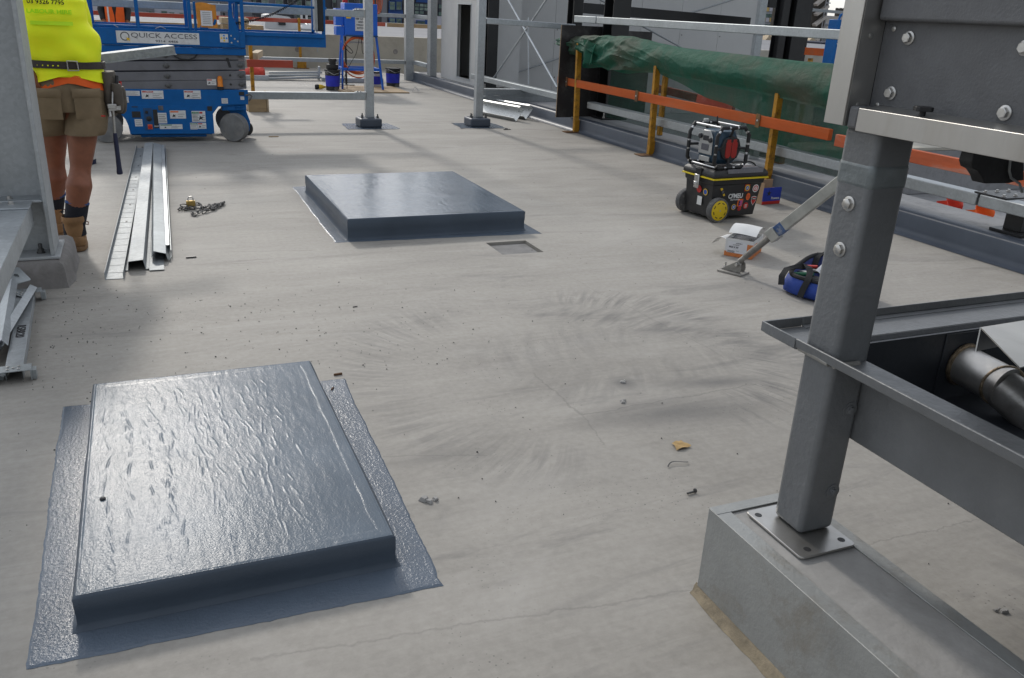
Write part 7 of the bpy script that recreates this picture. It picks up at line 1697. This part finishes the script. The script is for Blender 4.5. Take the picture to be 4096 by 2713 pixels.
for u_ in (3250, 3312, 3322): a, b_ = AY(u_, -40, Ys - .8), AY(u_ - 12, 170, Ys - .8); mb = MB(); mb.bar(a, Vector((a.x, a.y, b_.z)), .12, .12, (0, 1, 0)); mb.build('scaffold_pole', 'b_palegrey', st)
for v_ in (12, 42, 65, 95, 118): mb = MB(); a, b_ = AY(3302, v_, Ys - .8), AY(3322, v_ + 1, Ys - .8); mb.bar(a, b_, .1, .15); mb.build('scaffold_rail', 'b_palegrey', st)
ho = thing('beige_block', 'beige rooftop block with a cluster of exhaust stacks, seen in the gap', 'building', (140, 150, -22)); Yh = 130.0
x0, x1, z0, z1 = facade(3296, 3420, 66, 100, Yh); MB().box(x0, x1, Yh, Yh + 10, z0, z1).build('main_wall', 'b_beige', ho); x0b, x1b, zb, zt_ = facade(3280, 3430, 100, 190, Yh); MB().box(x0b, x1b, Yh - .5, Yh + 12, -22, zt_).build('lower_wall', 'b_roof', ho)
block(ho, 3358, 3366, 82, 95, Yh, 'b_pane_dark', 'opening', .1, .1)
for k in range(7): u_ = 3343 + k * 5; a = AY(u_, 66, Yh + 2); b_ = AY(u_, 32 + (k % 3) * 2, Yh + 2); MB().cyl((a.x, Yh + 2, a.z - .2), (a.x, Yh + 2, b_.z), .28, 10).build('exhaust_stack', 'b_tower', ho)
nv = thing('navy_house', 'dark navy building with white sash windows, seen in the gap', 'building', (80, 86, -22)); Yn = 80.0
x0, x1, z0, z1 = facade(3280, 3400, 172, 260, Yn); MB().box(x0, x1, Yn, Yn + 8, -22, z1).build('main_wall', 'b_navy', nv)
for (a, b_) in ((3286, 3297), (3301, 3312), (3318, 3330)):
    for (c_, d_) in ((193, 207), (217, 226), (240, 252)): window(nv, a, b_, c_, d_, Yn, 2, 2, 'b_white')
# ================================================================== small litter on the deck
rg_ = random.Random(21); mb = MB()
def crumb(mb, p, s, rg):
    n = 5; a0 = rg.random() * 6; top = [Vector((p.x + s * .6 * math.cos(a0 + 2 * math.pi * k / n) * rg.uniform(.6, 1.2), p.y + s * .6 * math.sin(a0 + 2 * math.pi * k / n) * rg.uniform(.6, 1.2), .003 + s * .5)) for k in range(n)]
    bot = [Vector((p.x + s * math.cos(a0 + 2 * math.pi * k / n) * rg.uniform(.7, 1.2), p.y + s * math.sin(a0 + 2 * math.pi * k / n) * rg.uniform(.7, 1.2), .0015)) for k in range(n)]
    mb.loft([bot, top])
for k in range(520):
    c = rg_.choice(((-.42, 4.3, .16, .5), (-.42, 4.0, .2, .5), (.7, 3.9, .6, .35), (.95, 3.5, .35, .25), (.3, 4.2, .5, .3), (1.6, 3.2, 1.2, 1.2), (.9, 6, 2, 2), (2.5, 3.5, 1.2, 1.5)))
    crumb(mb, Vector((rg_.gauss(c[0], c[2]), rg_.gauss(c[1], c[3]), 0)), rg_.uniform(.0015, .0022 + .003 * rg_.random() ** 2), rg_)
o = mb.build('grit', 'stone_crumb', smooth=False); tag(o, 'dark grit and crumbs scattered on the concrete deck', 'grit', kind='stuff')
def litter(u_, v_, s, mat, label, cat, shape='lump', rz=0):
    p = G(u_, v_); m_ = MB()
    if shape == 'lump':
        for k in range(5): crumb(m_, p + Vector((rg_.uniform(-s, s), rg_.uniform(-s, s) * .6, 0)), s * rg_.uniform(.3, .7), rg_)
    elif shape == 'screw': d = Vector((math.cos(rz), math.sin(rz), 0)) * s; m_.cyl(p - d + Vector((0, 0, .006)), p + d + Vector((0, 0, .006)), .0035, 8); m_.lathe([(.008, 0), (.008, .004)], p + d + Vector((0, 0, .0085)), d, 10)
    elif shape == 'strip': d = Vector((math.cos(rz), math.sin(rz), 0)); n_ = Vector((-d.y, d.x, 0)); m_.grid(lambda a, b_: p + d * s * (a - .5) * 2 + n_ * (.006 * (b_ - .5) + .012 * math.sin(a * 5)) + Vector((0, 0, .005 + .006 * math.sin(a * 3))), 14, 1)
    elif shape == 'leaf': m_.grid(lambda a, b_: p + Vector(((a - .5) * s * 2 * (1 - .35 * b_), (b_ - .5) * s * 1.5 + .2 * s * a, .004 + .3 * s * abs(math.sin(a * 4 + b_ * 3)) * .6)), 8, 6)
    elif shape == 'chip': d = Vector((math.cos(rz), math.sin(rz), 0)); n_ = Vector((-d.y, d.x, 0)); m_.obox(p + Vector((0, 0, .005)), d * s, n_ * s * .18, Vector((0, 0, .004)))
    o = tag(m_.build('litter_' + cat.split()[-1], mat, smooth=(shape in ('leaf', 'strip'))), label, cat); return recentre(o)
litter(2722, 1787, .035, 'leaf_dry', 'dry brown leaf on the open concrete left of the plinth', 'leaf', 'leaf')
litter(2707, 1860, .045, 'ink', 'thin curled black strip below the dry leaf', 'strip', 'strip', .2)
litter(2763, 1976, .016, 'bolt_dark', 'short dark screw lying left of the plinth corner', 'screw', 'screw', .1)
litter(1716, 2007, .028, 'plinth_concrete', 'grey lump of mortar right of the near hatch', 'mortar', 'lump')
litter(2500, 1608, .016, 'plinth_concrete', 'small mortar lump below the dark oil spot', 'mortar', 'lump')
litter(2495, 1528, .016, 'white_crumb', 'pale chip in the dark oil spot', 'mortar', 'lump')
litter(1352, 1501, .018, 'rust', 'rusty splinter at the back corner of the near hatch', 'splinter', 'chip', .1)
litter(1095, 548, .055, 'timber', 'wood splinter lying right of the lift wheel', 'splinter', 'chip', 0)
litter(1420, 1230, .012, 'stone_crumb', 'dark pebble in the middle of the deck, above the near hatch', 'pebble', 'lump')
litter(765, 1032, .03, 'bolt_dark', 'small dark metal chip right of the purlin stack', 'metal chip', 'chip', .1)
litter(2027, 520, .05, 'stone_crumb', 'dark pebble right of the second post base', 'pebble', 'lump')
litter(4005, 2450, .02, 'plinth_concrete', 'rounded grey stone at the right edge behind the plinth', 'stone', 'lump')
litter(3345, 900, .02, 'timber_orange', 'orange wood chip behind the cooling unit leg', 'wood chip', 'chip', .3)
litter(1330, 1560, .012, 'rust', 'rust flake on the skirt of the near hatch', 'rust flake', 'chip', 1.0)
